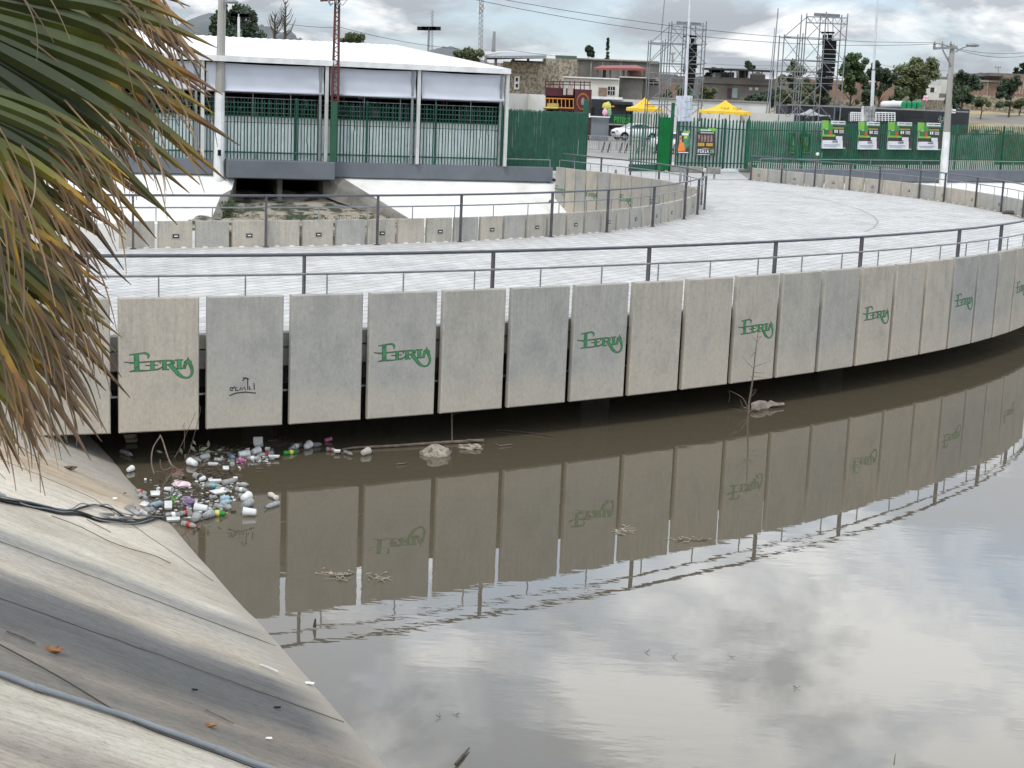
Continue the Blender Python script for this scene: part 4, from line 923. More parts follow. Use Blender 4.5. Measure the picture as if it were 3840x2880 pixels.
# low white walls of the fairground
h = Th('white_wall', 'plain white perimeter wall behind the left picket fence, right of the hall', 'wall', base=at(1130, 250, 150)); mb = MB()
a = at(1097, 204, 149); b = at(1141, 202, 152); c = at(1180, 204, 150)
mb.prism([(a.x, a.y), (b.x, b.y), (c.x, c.y), (c.x, c.y + .3), (b.x, b.y + .3), (a.x, a.y + .3)], 1.9, at(1141, 203, 151).z, m_pale); h.part(mb, 'panel'); mb = MB()
h = Th('white_wall', 'long white wall with a grey coping behind the yellow tents', 'wall', base=at(1530, 250, 152)); mb = MB(); vbox(mb, 1278, 214, 1410, 260, 158, .4, m_pale, 1.9, skew=1); vbox(mb, 1410, 216, 1664, 260, 151, .4, m_pale, 1.9, skew=-2); h.part(mb, 'panel'); mb = MB(); vbox(mb, 1277, 209, 1345, 214.5, 157.8, .8, m_white); vbox(mb, 1408, 214.6, 1665, 217.5, 150.8, .8, m_slab, skew=-2); h.part(mb, 'coping')
h = Th('low_wall', 'low pale wall with debris on top behind the fence, right of the long white wall', 'wall', base=at(1720, 255, 148)); mb = MB(); vbox(mb, 1600, 245, 1715, 262, 120, .4, m_pale, 1.9); h.part(mb, 'panel')

# maroon two-storey stand
Y = 138
h = Th('maroon_stand', 'two-storey maroon bar stand with an orange balcony and round emblem', 'stand', base=at(1228, 260, Y))
mb = MB(); vbox(mb, 1178, 190, 1240, 208, Y + .8, 5, m_maroon); vbox(mb, 1240, 193, 1276, 300, Y, 5, m_maroon, 1.93); vbox(mb, 1175, 234, 1240, 238, Y, 5.5, m_maroon); vbox(mb, 1174, 238, 1180, 300, Y, .5, m_maroon, 1.93); h.part(mb, 'body')
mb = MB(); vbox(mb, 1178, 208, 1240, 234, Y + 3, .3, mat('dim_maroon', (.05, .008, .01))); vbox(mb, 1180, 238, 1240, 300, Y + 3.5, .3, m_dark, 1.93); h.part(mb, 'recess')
mb = MB()
for vx in (1178.5, 1186.5, 1194.5, 1204, 1213, 1221.5, 1230, 1238.5): mb.tube([at(vx, 213, Y - .2), at(vx, 233, Y - .2)], .05, m_orange, 4)
for yy in (213, 232.5): mb.tube([at(1177, yy - 1, Y - .2), at(1240, yy + 1, Y - .2)], .07, m_orange, 4)
mb.tube([at(1174, 232, Y - .2), at(1205, 233, Y - .2)], .08, m_ylab, 4); h.part(mb, 'balcony_rail')
mb = MB(); vbox(mb, 1182, 223, 1207, 232, Y - .25, .06, mat('gold_banner', (.55, .42, .08), (.20, .13, .03), 2.2, .6)); h.part(mb, 'balcony_banner')
mb = MB()
for vx in (1178.5, 1195, 1209, 1216, 1231, 1241, 1254, 1262, 1274.5): mb.tube([at(vx, 174.5 + (vx - 1178) * .01, Y), at(vx, 193, Y)], .06, m_maroon, 4)
for yy in (176, 182): mb.tube([at(1178, yy, Y), at(1275, yy + 2, Y)], .06, m_maroon, 4)
h.part(mb, 'roof_rail')
mb = MB(); vbox(mb, 1217, 184, 1223, 205, Y - .1, .1, mat('pale_cloth', (.38, .42, .37))); vbox(mb, 1226, 184, 1238, 205, Y - .1, .1, mat('pink_cloth', (.45, .33, .30))); h.part(mb, 'hung_cloth')
c = at(1259, 219.5, Y); mb = MB(); ring = []; nn = 40
for rr, M, off in ((1, m_orange, .10), (.80, m_maroon, .13)):
    vs = [c + Vector((.55 * rr * math.cos(2 * math.pi * i / nn), -off, .73 * rr * math.sin(2 * math.pi * i / nn))) for i in range(nn)]; mb.add(vs, [tuple(range(nn))], M)
for i in range(22):
    a_ = 2 * math.pi * i / 22; mb.box(c + Vector((.50 * math.cos(a_), -.15, .655 * math.sin(a_))), (.03, .01, .05), m_maroon, Matrix.Rotation(-a_ + .6, 3, 'Y'))
mb.ball(c + Vector((0, -.17, 0)), .26, mat('grey_bust', (.25, .21, .21)), 10, 8, .5, 3, (.7, .1, 1.2)); h.part(mb, 'round_emblem')
part_rect(h, 'green_notice', 1239, 246, 1248, 255, Y, mat('neon_paper', (.05, .75, .18)), .15)
part_rect(h, 'white_notice', 1271.5, 245, 1275, 254, Y, m_white, .15)
part_rect(h, 'logo_board', 1181, 240, 1189, 252, Y + 1, mat('ochre_board', (.30, .13, .02)), .15)

# black booths and the POTOSI stand
h = Th('black_booth', 'plain black flat-fronted booth between the maroon stand and the painted mask', 'booth', base=at(1300, 255, 153)); mb = MB(); vbox(mb, 1277, 215, 1306, 256, 153, 3, m_booth, 1.93); vbox(mb, 1307, 215.5, 1320, 256, 153.3, 3, m_booth, 1.93); h.part(mb, 'body'); part_rect(h, 'doorway', 1276.5, 232, 1284, 252, 153, m_dark, .05)
h = Th('food_stand', 'dark green food stand with a serving hatch and POTOSI in light green letters', 'stand', base=at(1345, 280, 152)); Y = 152
mb = MB(); vbox(mb, 1320, 219.5, 1322, 285, Y, 3, m_booth, 1.93); vbox(mb, 1322, 219.5, 1367, 226, Y, 3, m_booth); vbox(mb, 1365.5, 226, 1368, 262, Y, 3, m_booth); vbox(mb, 1315, 246, 1368, 268, Y - .05, 3, m_dkgreen); vbox(mb, 1315, 271, 1368, 300, Y, 3, m_booth, 1.93); h.part(mb, 'body')
mb = MB(); vbox(mb, 1322, 226, 1366, 246, Y + 2.6, .1, m_pale); h.part(mb, 'hatch_interior'); mb = MB(); vbox(mb, 1314, 268, 1369, 271, Y - .8, .8, m_slab); h.part(mb, 'counter')
LET = {'P': [[(0, 0), (0, 1), (.6, 1), (.7, .8), (.6, .52), (0, .5)]], 'O': [[(0, .2), (0, .8), (.2, 1), (.5, 1), (.7, .8), (.7, .2), (.5, 0), (.2, 0), (0, .2)]], 'T': [[(0, 1), (.7, 1)], [(.35, 1), (.35, 0)]], 'S': [[(.7, .85), (.5, 1), (.2, 1), (0, .8), (.1, .58), (.6, .42), (.7, .2), (.5, 0), (.2, 0), (0, .15)]], 'I': [[(.1, 1), (.6, 1)], [(.35, 1), (.35, 0)], [(.1, 0), (.6, 0)]],
       'F': [[(0, 0), (0, 1), (.7, 1)], [(0, .5), (.5, .5)]], 'E': [[(.7, 1), (0, 1), (0, 0), (.7, 0)], [(0, .5), (.55, .5)]], 'R': [[(0, 0), (0, 1), (.6, 1), (.7, .75), (.55, .5), (0, .5)], [(.35, .5), (.7, 0)]], 'A': [[(0, 0), (.35, 1), (.7, 0)], [(.15, .4), (.55, .4)]], 'C': [[(.7, .85), (.5, 1), (.2, 1), (0, .8), (0, .2), (.2, 0), (.5, 0), (.7, .15)]], 'N': [[(0, 0), (0, 1), (.7, 0), (.7, 1)]], 'D': [[(0, 0), (0, 1), (.45, 1), (.7, .75), (.7, .25), (.45, 0), (0, 0)]], '2': [[(0, .8), (.2, 1), (.5, 1), (.7, .75), (0, 0), (.7, 0)]], '5': [[(.7, 1), (.05, 1), (0, .55), (.5, .6), (.7, .3), (.5, 0), (0, .05)]], 'L': [[(0, 1), (0, 0), (.7, 0)]], 'V': [[(0, 1), (.35, 0), (.7, 1)]], 'U': [[(0, 1), (0, .2), (.2, 0), (.5, 0), (.7, .2), (.7, 1)]], 'M': [[(0, 0), (0, 1), (.35, .45), (.7, 1), (.7, 0)]], 'G': [[(.7, .85), (.5, 1), (.2, 1), (0, .8), (0, .2), (.2, 0), (.7, 0), (.7, .45), (.4, .45)]]}
def letters(mb, txt, O, X, Z, h_, adv, th_, M, off=None):
    """flat stroke letters on a plane: origin O, unit vectors X (along) and Z (up)"""
    Nn = X.cross(Z).normalized() if off is None else off; x = 0; c_ = 0
    for ch in txt:
        for S in LET.get(ch, []):
            for a, b in zip(S[:-1], S[1:]):
                A_, B_ = O + X * ((x + a[0] * adv * .8)) + Z * (a[1] * h_), O + X * ((x + b[0] * adv * .8)) + Z * (b[1] * h_)
                d = (B_ - A_).normalized(); q = d.cross(Nn).normalized() * th_ / 2; e = d * th_ / 2; k = Nn * .0006 * c_; c_ += 1
                mb.add([A_ - q - e + k, A_ + q - e + k, B_ + q + e + k, B_ - q + e + k], [(0, 1, 2, 3)], M)
        x += adv
O = at(1327, 263.5, Y - .12); X = (at(1364, 267, Y - .12) - O).normalized(); mb = MB(); letters(mb, 'POTOSI', O, X, Vector((0, 0, 1)), .50, .265, .07, m_neon, Vector((0, -1, 0))); h.part(mb, 'sign_letters')
O = at(1331, 223.5, Y - .02); mb = MB(); 
for i in range(9): mb.tube([O + X * (i * .3) + Vector((0, -.05, .05 * (i % 2))), O + X * (i * .3 + .3) + Vector((0, -.05, .05 * ((i + 1) % 2)))], .03, m_dkgreen, 4)
h.part(mb, 'scroll_lettering')
mb = MB(); p = at(1312, 232, 151.5)
mb.ball(p + Vector((-.05, 0, .12)), .44, m_ylab, 14, 10, .5, 1, (1, .35, .85)); mb.ball(p + Vector((-.22, -.2, -.5)), .30, m_pinkp, 12, 8, .5, 5, (.8, .3, 1.1)); mb.ball(p + Vector((.18, -.1, -.5)), .33, mat('teal_paint', (.05, .33, .36), (.40, .38, .05), 2), 12, 8, .6, 9, (.7, .3, 1.3)); mb.ball(p + Vector((.52, 0, .1)), .12, m_orange, 8, 6, .3, 2, (1.6, .4, .7))
tag(mb.build('painted_figure', smooth=True), 'large painted yellow, pink and teal relief figure beside the food stand', 'sculpture')
h = Th('sheet_hoarding', 'grey corrugated metal hoarding with a pale top edge beside the white car', 'hoarding', base=at(1296, 290, 137)); mb = MB(); vbox(mb, 1277, 252.5, 1315, 292, 137, .15, mat('dull_metal', (.16, .175, .19), (.09, .10, .11), .5, .4, .2), 1.93); h.part(mb, 'sheet'); part_rect(h, 'top_edge', 1273, 251, 1318, 253.5, 136.8, m_white, .1)

# ------------------------------------------------------------------ white car
def car(loc, rz, label):
    e = empty('parked_car', label, 'car', None, loc, rz)
    paint = mat('white_car_paint', (.80, .81, .82), (.78, .79, .80), 1, .25, spec=.6); gl = mat('car_glass', (.03, .04, .045), None, 1, .08); tyre = mat('tyre', (.02, .02, .02), None, 5, .9)
    L = [(-2.05, .35, .62), (-2.1, .55, .78), (-2.0, .92, .82), (-1.75, 1.02, .82), (-1.2, 1.08, .82), (-.95, 1.1, .8), (1.0, 1.12, .8), (1.6, 1.05, .8), (2.0, .95, .74), (2.15, .6, .7), (2.1, .32, .6)]
    # body: lofted lower hull; x forward is -x
    st = [(-2.12, .34, .62, .58), (-2.02, .24, .88, .74), (-1.7, .2, 1.0, .82), (-1.1, .2, 1.06, .85), (-.2, .2, 1.07, .86), (1.0, .2, 1.09, .86), (1.7, .2, 1.07, .84), (2.05, .26, 1.0, .78), (2.14, .4, .8, .66)]
    mb = MB(); vs = []; fs = []; n = 12
    for x, z0, z1, hw in st:
        for k in range(n):
            a = 2 * math.pi * k / n + math.pi / n; ca, sa_ = math.cos(a), math.sin(a); q = 2.6 if True else 2
            yy = hw * (abs(ca) ** (2 / 4)) * (1 if ca > 0 else -1); zz = (z0 + z1) / 2 + (z1 - z0) / 2 * (abs(sa_) ** (2 / 4)) * (1 if sa_ > 0 else -1); vs.append((x, yy, zz))
    for i in range(len(st) - 1):
        for k in range(n): fs.append((i * n + k, (i + 1) * n + k, (i + 1) * n + (k + 1) % n, i * n + (k + 1) % n))
    fs += [tuple(range(n)), tuple((len(st) - 1) * n + k for k in range(n))[::-1]]
    mb.add(vs, fs, paint); mb.build('body', e, True)
    mb = MB(); C = [(-1.15, .78, 1.02), (-.35, .64, 1.44), (.75, .62, 1.46), (1.75, .72, 1.06)]
    vs = [(x, s * y, z) for x, y, z in C for s in (-1, 1)]; mb.add(vs, [(0, 2, 4, 6), (7, 5, 3, 1), (2, 3, 5, 4), (0, 1, 3, 2), (4, 5, 7, 6)], paint); mb.build('cabin', e, False, .05)
    def quad(nm, P, M): mb = MB(); mb.poly(P, M); return mb.build(nm, e)
    quad('windscreen', [(-1.09, -.66, 1.07), (-1.09, .66, 1.07), (-.40, .56, 1.425), (-.40, -.56, 1.425)], gl)
    for s in (-1, 1):
        o = .012 * s
        quad('side_window', [(-.88, s * .775 + o, 1.07), (-.36, s * .675 + o, 1.38), (.15, s * .672 + o, 1.40), (.15, s * .765 + o, 1.08)], gl)
        quad('side_window', [(.22, s * .765 + o, 1.08), (.22, s * .672 + o, 1.40), (.72, s * .668 + o, 1.40), (1.4, s * .735 + o, 1.12)], gl)
        mb = MB(); mb.ball((-1.98, s * .58, .74), .16, mat('headlamp', (.35, .36, .38), None, 1, .1), 8, 6, 0, 0, (.6, 1.3, .6)); mb.build('headlight', e)
        mb = MB(); mb.ball((-.75, s * .95, 1.02), .09, paint, 8, 6); mb.build('mirror', e)
        for x in (-1.35, 1.35):
            T = Matrix.Translation((x, s * .70, .30)) @ Matrix.Rotation(math.pi / 2, 4, 'X'); mb = MB(); mb.lathe([(.22, -.1), (.30, -.09), (.30, .09), (.22, .1)], tyre, T, 18)
            wob = mb.build('wheel', e); mb = MB(); mb.lathe([(.02, -.165), (.19, -.168), (.19, .168), (.02, .165)], m_galv, T, 12); mb.build('rim', wob)
            mb = MB(); T2 = Matrix.Translation((x, s * .775, .32)) @ Matrix.Rotation(math.pi / 2, 4, 'X'); mb.lathe([(.38, -.09), (.38, .09)], m_dark, T2, 18); mb.build('wheel_arch', e)
    mb = MB(); mb.box((-2.1, 0, .60), (.03, .38, .09), m_dwin); mb.build('grille', e); mb = MB(); mb.box((-2.13, 0, .42), (.02, .24, .06), m_white); mb.build('number_plate', e)
    return e
p = at(1371, 297, 142); car((p.x, p.y, ZD + .06), math.radians(20), 'white hatchback parked in front of the food stand, seen through the gate opening')
p = at(1470, 290, 112); car((p.x, p.y, 1.93), math.radians(172), 'pale car mostly hidden behind the gate leaf pickets')

# crowd barriers
bt = None
b0, b1 = gz(1268, 328, ZD), gz(1425, 333, ZD)
def barrier(loc, rz):
    e = empty('crowd_barrier', 'grey steel crowd barrier with diagonal feet inside the gate', 'barrier', 'crowd barriers inside the gate', loc, rz)
    mb = MB(); mb.tube([(-1.05, 0, .18), (-1.05, 0, 1.1), (1.05, 0, 1.1), (1.05, 0, .18), (-1.05, 0, .18)], .022, m_galv, 5); mb.build('frame', e)
    mb = MB(); [mb.tube([(x * .12 - .96, 0, .18), (x * .12 - .96, 0, 1.1)], .011, m_galv, 4) for x in range(17)]; mb.build('bars', e)
    for x in (-.8, .8): mb = MB(); mb.tube([(x, -.38, 0), (x + .16, 0, .72), (x, .38, 0)], .025, m_speaker, 4); mb.build('foot', e)
    return e
nB = 6
def dup(root, loc, rz, label=None):
    r = root.copy(); COL.objects.link(r); r.location = loc; r.rotation_euler = (0, 0, rz)
    if label: r['label'] = label
    for ch in list(root.children):
        c = ch.copy(); COL.objects.link(c); c.parent = r
        for g in ch.children: d = g.copy(); COL.objects.link(d); d.parent = c
    return r
B0 = None
for i in range(nB):
    p = b0.lerp(b1, (i + .5) / nB * 1.45); lab = f'grey steel crowd barrier inside the gate, {ORD[i]} from the left'
    if B0 is None: B0 = barrier(p, .05); B0['label'] = lab
    else: dup(B0, p, .05 + .02 * (i % 3), lab)

# ------------------------------------------------------------------ yellow tents, white tent
def tent(vl, vr, ytop, yedge, ybot, Y, M, label, yaw=.0):
    a, b = at(vl, yedge, Y), at(vr, yedge, Y); w_ = (b - a).length / (math.cos(yaw) + abs(math.sin(yaw))) / 2; c = (a + b) / 2; c.y += w_; base = Vector((c.x, c.y, 1.93)); zE_ = c.z; zt = at((vl + vr) / 2, ytop, c.y).z; zv = at((vl + vr) / 2, ybot, Y).z
    e = empty('canopy_tent', label, 'tent', 'canopy tents in the fairground', base, yaw)
    mb = MB(); n = 8; vs = [(0, 0, zt - 1.93)]; cs = [(-w_, -w_), (w_, -w_), (w_, w_), (-w_, w_)]
    for i in range(4):
        A_, B_ = Vector((*cs[i], zE_ - 1.93)), Vector((*cs[(i + 1) % 4], zE_ - 1.93)); T_ = Vector((0, 0, zt - 1.93)); vs = []; fs = []
        for r in range(5):
            f = r / 4
            for k in range(n + 1): q = T_.lerp(A_.lerp(B_, k / n), f); q.z -= .25 * math.sin(math.pi * f) * .8 + .04 * math.sin(math.pi * k / n) * f; vs.append(q)
        for k in range(n + 1): q = A_.lerp(B_, k / n); vs.append(Vector((q.x * 1.01, q.y * 1.01, zv - 1.93 + .05 * math.sin(k * 2.1))))
        for r in range(5):
            for k in range(n): x = r * (n + 1) + k; fs.append((x, x + n + 1, x + n + 2, x + 1))
        mb.add(vs, fs, M)
    mb.build('canopy', e)
    for x, y in cs: mb = MB(); mb.tube([(x * .97, y * .97, 0), (x * .97, y * .97, zE_ - 1.95)], .035, m_speaker, 5); mb.build('leg', e)
    return e, w_, zt, zE_
def tent_scrawl(e, w_, zt, zE_, cx_):
    M = mat('brown_print', (.30, .13, .02)); mb = MB()
    for k in range(7):
        f = .55 + .05 * (k % 3); x = cx_ + (k - 3) * .10; z = (zt - 1.93) * (1 - f) + (zE_ - 1.93) * f - .15; y = -w_ * f - .02
        mb.tube([(x * 1.0, y - .03, z - .03 + .05 * (k % 2)), (x + .1, y - .03, z + .06)], .022, M, 4)
    mb.build('printed_emblem', e)
T1 = tent(1357, 1432, 210.5, 234, 241, 126, m_yellow, 'yellow pyramid canopy tent left of the banner pole', .1); tent_scrawl(*T1, .3)
T2 = tent(1517, 1625, 216.5, 240, 247, 118, m_yellow, 'yellow pyramid canopy tent right of the banner pole', .45); tent_scrawl(*T2, .5); tent_scrawl(*T2, -.6)
T3 = tent(1716, 1796, 235, 247, 250, 120, mat('pale_canvas', (.50, .50, .50), (.40, .40, .41), 1), 'pale grey canopy tent under the right speaker tower', .3)

# ------------------------------------------------------------------ scaffold speaker towers
def pxp(ox, oy, s): return lambda x, y: ((ox + x / s) / K, (oy + y / s) / K)
S5 = pxp(2400, 0, 2.37)
def tower(label, Y, rows, bays, depth, spk, spk_label, diag):
    zg = 1.93; th = Th('scaffold_tower', label, 'scaffold tower', 'speaker towers', (at(*S5(*rows['base']), Y).x, Y, zg))
    X = lambda x, y, YY=Y: at(*S5(x, y), YY)
    for (xt, yt, xb) in bays:
        for dY in (0, depth):
            a = X(xt, yt); b = Vector((a.x + (X(xb, 1040).x - X(xt, 1040).x) * 0, Y, zg)); a = a + Vector((0, dY, 0)); b = Vector((a.x, a.y, zg)); pipe(th, 'standard', [a, b], .045, m_scaf)
    for x0, x1, y0, y1 in rows['ledgers']:
        for dY in (0, depth): pipe(th, 'ledger', [X(x0, y0) + Vector((0, dY, 0)), X(x1, y1) + Vector((0, dY, 0))], .04, m_scaf, 4)
    for x0, y0, x1, y1, dY in diag: pipe(th, 'brace', [X(x0, y0) + Vector((0, dY, 0)), X(x1, y1) + Vector((0, dY, 0))], .035, m_scaf, 4)
    # truss beam on top
    x0, x1, y0, y1 = rows['truss']; mb = MB()
    for dz in (0, -(X(x0, y0).z - X(x0, y1).z)):
        for dY in (0, .5): mb.tube([X(x0, y0) + Vector((0, dY, dz)), X(x1, y0 + 14) + Vector((0, dY, dz))], .035, m_galv, 4)
    nn = 12; H = X(x0, y0).z - X(x0, y1).z
    for i in range(nn): A_ = X(x0, y0).lerp(X(x1, y0 + 14), i / nn); B_ = X(x0, y0).lerp(X(x1, y0 + 14), (i + 1) / nn); mb.tube([A_ - Vector((0, 0, H * (i % 2))), B_ - Vector((0, 0, H * ((i + 1) % 2)))], .025, m_galv, 4)
    th.part(mb, 'truss')
    x0, x1, y = rows['topbeam']; mb = MB(); a, b = X(x0, y, Y + 1), X(x1, y + 14, Y + 1); mb.tube([a, b], .16, m_scaf, 4); th.part(mb, 'hoist_beam')
    # line array
    sx0, sx1, sy0, sy1, lean, nb_ = spk; e = Th('line_array_speaker', spk_label, 'loudspeaker', 'hanging loudspeaker stacks', X((sx0 + sx1) / 2, sy1))
    for i in range(nb_):
        f0, f1 = i / nb_, (i + .985) / nb_; ya, yb = sy0 + (sy1 - sy0) * f0, sy0 + (sy1 - sy0) * f1; dx_ = -lean * f0 ** 1.6; mb = MB(); a = X(sx0 + dx_, ya, Y + .7); b = X(sx1 + dx_, yb, Y + .7)
        mb.b2((a.x, Y + .7 + .25 * f0 ** 2, b.z), (b.x, Y + 1.5 + .25 * f0 ** 2, a.z), m_speaker); e.part(mb, 'cabinet')
    xm = (sx0 + sx1) / 2
    for xx in (xm - 22, xm + 22): pipe(e, 'hoist_chain', [X(xx, y + 20, Y + 1), X(xx, sy0, Y + 1)], .03, m_speaker, 4)
    for xx in (xm - 58, xm - 12): 
        mb = MB(); a = X(xx + 10, sy0 - 68, Y + .6); mb.box(a, (.30, .1, .06), m_speaker); mb.box(a - Vector((0, 0, .5)), (.14, .12, .36), m_speaker); e.part(mb, 'hoist_motor')
    return th
tower('silver scaffold tower with a black line array, left of the two', 122,
      dict(base=(330, 1040), truss=(287, 595, 214, 258), topbeam=(325, 545, 203), ledgers=[(98, 585, 378, 395), (95, 575, 560, 572), (80, 556, 642, 655), (80, 575, 690, 700), (75, 560, 735, 745), (70, 555, 930, 935)]),
      [(98, 352, 75), (226, 350, 205), (284, 190, 262), (418, 190, 395), (592, 190, 555)], 2.2, (438, 508, 392, 790, 34, 11), 'black stack of hanging loudspeakers in the left scaffold tower',
      [(98, 376, 284, 214, 0), (98, 545, 284, 380, 0), (98, 545, 330, 300, 2.2), (284, 395, 420, 560, 0), (284, 560, 420, 395, 0), (284, 240, 410, 380, 0), (284, 385, 410, 230, 0), (440, 230, 592, 395, 0), (592, 250, 440, 420, 0), (418, 395, 590, 570, 0), (592, 395, 418, 570, 0), (418, 570, 570, 735, 0), (280, 575, 418, 735, 0), (226, 740, 400, 570, 0), (75, 900, 270, 735, 0), (210, 900, 400, 740, 0), (418, 740, 560, 930, 0), (560, 935, 430, 1040, 0), (75, 1040, 205, 930, 0), (205, 930, 320, 1040, 0), (100, 380, 284, 400, 2.2)])
tower('silver scaffold tower with a black line array, right of the two', 118,
      dict(base=(1500, 1040), truss=(1486, 1848, 146, 200), topbeam=(1548, 1775, 128), ledgers=[(1281, 1838, 325, 350), (1275, 1815, 530, 548), (1262, 1620, 632, 640), (1260, 1800, 685, 695), (1255, 1800, 735, 745), (1240, 1785, 935, 940)]),
      [(1284, 305, 1232), (1450, 295, 1405), (1484, 118, 1440), (1657, 105, 1605), (1848, 120, 1782)], 2.2, (1640, 1746, 358, 800, 40, 11), 'black stack of hanging loudspeakers in the right scaffold tower',
      [(1284, 325, 1484, 150, 0), (1284, 340, 1425, 530, 0), (1450, 340, 1284, 530, 0), (1484, 150, 1657, 340, 0), (1657, 160, 1484, 340, 0), (1657, 160, 1840, 350, 0), (1845, 200, 1700, 350, 0), (1484, 345, 1620, 530, 0), (1640, 345, 1460, 540, 0), (1657, 350, 1815, 548, 0), (1275, 545, 1420, 730, 0), (1440, 545, 1260, 730, 0), (1450, 545, 1610, 735, 0), (1620, 545, 1430, 735, 0), (1620, 545, 1795, 745, 0), (1255, 745, 1395, 930, 0), (1420, 745, 1240, 935, 0), (1430, 745, 1590, 940, 0), (1610, 745, 1410, 935, 0), (1600, 745, 1785, 940, 0), (1240, 940, 1310, 1040, 0), (1410, 940, 1320, 1040, 0), (1410, 940, 1500, 1050, 0), (1590, 945, 1470, 1050, 0), (1600, 945, 1700, 1060, 0)])

# ------------------------------------------------------------------ black container, tanks, coolers
h = Th('container_office', 'long black container building with a pale leaf emblem behind the posters', 'container', base=at(1950, 260, 128)); Y = 128
mb = MB(); a, b, n_, z0_, z1_ = vbox(mb, 1700, 234.5, 2086, 300, Y, 2.8, m_booth, 1.93, skew=3); h.part(mb, 'body')
part_rect(h, 'roof_rail', 1700, 232.5, 2093, 235.3, Y + 1, m_galv, 1.2, depth=.2)
for v0, v1 in ((1812, 1828), (1846, 1888), (1900, 1945), (1962, 1995)): part_rect(h, 'window', v0, 240, v1, 256, Y + 1, m_dwin, .5)
mb = MB(); vbox(mb, 2058, 236, 2092, 300, Y + 3, .5, m_booth, 1.93, skew=1); mb2 = mb; h.part(mb, 'side_panel')
c = at(2033, 257, Y + 2.2); c.y -= .3; mb = MB(); M = mat('pale_green_print', (.30, .40, .34))
for i in range(8):
    if i == 2: continue
    a_ = 2 * math.pi * i / 8; d = Vector((math.cos(a_), 0, math.sin(a_))); q = Vector((-d.z, 0, d.x))
    for r0, r1 in ((.10, .2), (.23, .33)):
        for s in (-1, 1): mb.tube([c + d * r0, c + d * r1 + q * .05 * s], .02, M, 4)
h.part(mb, 'leaf_emblem')
mb = MB(); p = at(2057, 240, Y + 1); mb.b2((p.x - .15, p.y - .5, p.z - .16), (p.x + .15, p.y - .3, p.z + .16), m_white); h.part(mb, 'floodlight_box')
def htank(v0, v1, y0, y1, Y, M, label):
    a, b = at(v0, (y0 + y1) / 2, Y), at(v1, (y0 + y1) / 2, Y); r = (at(v0, y0, Y).z - at(v0, y1, Y).z) / 2; T = Matrix.Translation(a) @ (b - a).to_track_quat('Z', 'Y').to_matrix().to_4x4(); L_ = (b - a).length; mb = MB()
    mb.lathe([(r * .1, 0), (r * .6, L_ * .02), (r * .92, L_ * .08), (r, L_ * .16), (r, L_ * .84), (r * .92, L_ * .92), (r * .6, L_ * .98), (r * .1, L_)], M, T, 18); mb.box((a + b) / 2 + Vector((0, 0, r)), (.12, .12, .06), M); return tag(mb.build('storage_tank', smooth=True), label, 'tank', 'tanks on the container roof')
htank(1902, 1957, 218, 234, 132, m_white, 'white horizontal cylindrical tank lying on the container roof')
for i in range(4):
    v = 1951.5 + i * 11; mb = MB(); a = at(v, 234.5, 130); r = .215; mb.lathe([(r, 0), (r, .42), (r * .9, .52), (r * .45, .60), (r * .3, .66)], mat('green_tank', (.01, .24, .10), None, 2, .4), Matrix.Translation(a), 14)
    tag(mb.build('storage_tank', smooth=False), f'green upright tank on the container roof, {ORD[i]} from the left', 'tank', 'tanks on the container roof')
for v0, v1, lab in ((1838, 1862, 'white caged cooling unit on the left of the grey banner'), (1892, 1933, 'white caged cooling unit on the right of the grey banner')):
    h = Th('cooling_unit', lab, 'cooling unit', 'caged cooling units', at(v0, 262, 110)); mb = MB(); vbox(mb, v0, 244, v1, 262, 110.4, .8, m_dwin); h.part(mb, 'core'); mb = MB()
    for i in range(7): f = i / 6; v = v0 + (v1 - v0) * f; mb.tube([at(v, 243, 110), at(v, 262, 110)], .045 if i in (0, 6) else .03, m_white, 4)
    for yy in (243, 247, 251, 255, 259): mb.tube([at(v0, yy, 110), at(v1, yy + .8, 110)], .06 if yy == 243 else .025, m_white, 4)
    h.part(mb, 'cage')

# ------------------------------------------------------------------ poles, masts, banners, wires
def polething(name, label, cat, base, pts, rs, M, group=None, n=8):
    th = Th(name, label, cat, group, base); mb = MB(); mb.tube(pts, rs, M, n); th.part(mb, 'shaft'); return th
# concrete utility pole on the right
b = at(2037, 391, 87.3); t_ = at(2057.5, 96, 87.6); mid_ = at(2049.5, 212, 87.45); mid2 = at(2045, 285, 87.4)
th = Th('utility_pole', 'tapered concrete utility pole with crossarm and street lamp, whitewashed foot', 'utility pole', base=b)
mb = MB(); mb.tube([mid2, t_], [.19, .13], m_concpole, 10); th.part(mb, 'shaft')
mb = MB(); mb.tube([b - Vector((0, 0, .3)), mid2 - Vector((0, 0, .004))], [.23, .195], m_white, 10); th.part(mb, 'whitewashed_foot')
a, c = at(2016, 105, 87.4), at(2068, 102, 87.4); mb = MB(); mb.bar(a, c, .13, m_galv); th.part(mb, 'crossarm')
mb = MB(); mb.bar(at(2036, 107, 87.3), at(2054, 142, 87.4), .07, m_galv); mb.bar(at(2049, 122, 87.2), at(2050, 132, 87.2), .05, m_galv); th.part(mb, 'brace')
for vx in (2018, 2035, 2053): mb = MB(); q = at(vx, 103, 87.4); mb.lathe([(.05, 0), (.09, .06), (.05, .12), (.09, .18), (.04, .24), (.03, .34)], m_slab, Matrix.Translation(q), 8); th.part(mb, 'insulator')
mb = MB(); mb.tube([at(2064, 112, 87.4), at(2080, 103, 87.2), at(2096, 98.5, 87)], .035, m_galv, 6); th.part(mb, 'lamp_arm'); mb = MB(); p = at(2101, 97.5, 86.9); mb.ball(p, .32, m_galv, 10, 6, 0, 0, (1.2, .4, .32)); th.part(mb, 'lamp_head', smooth=True)
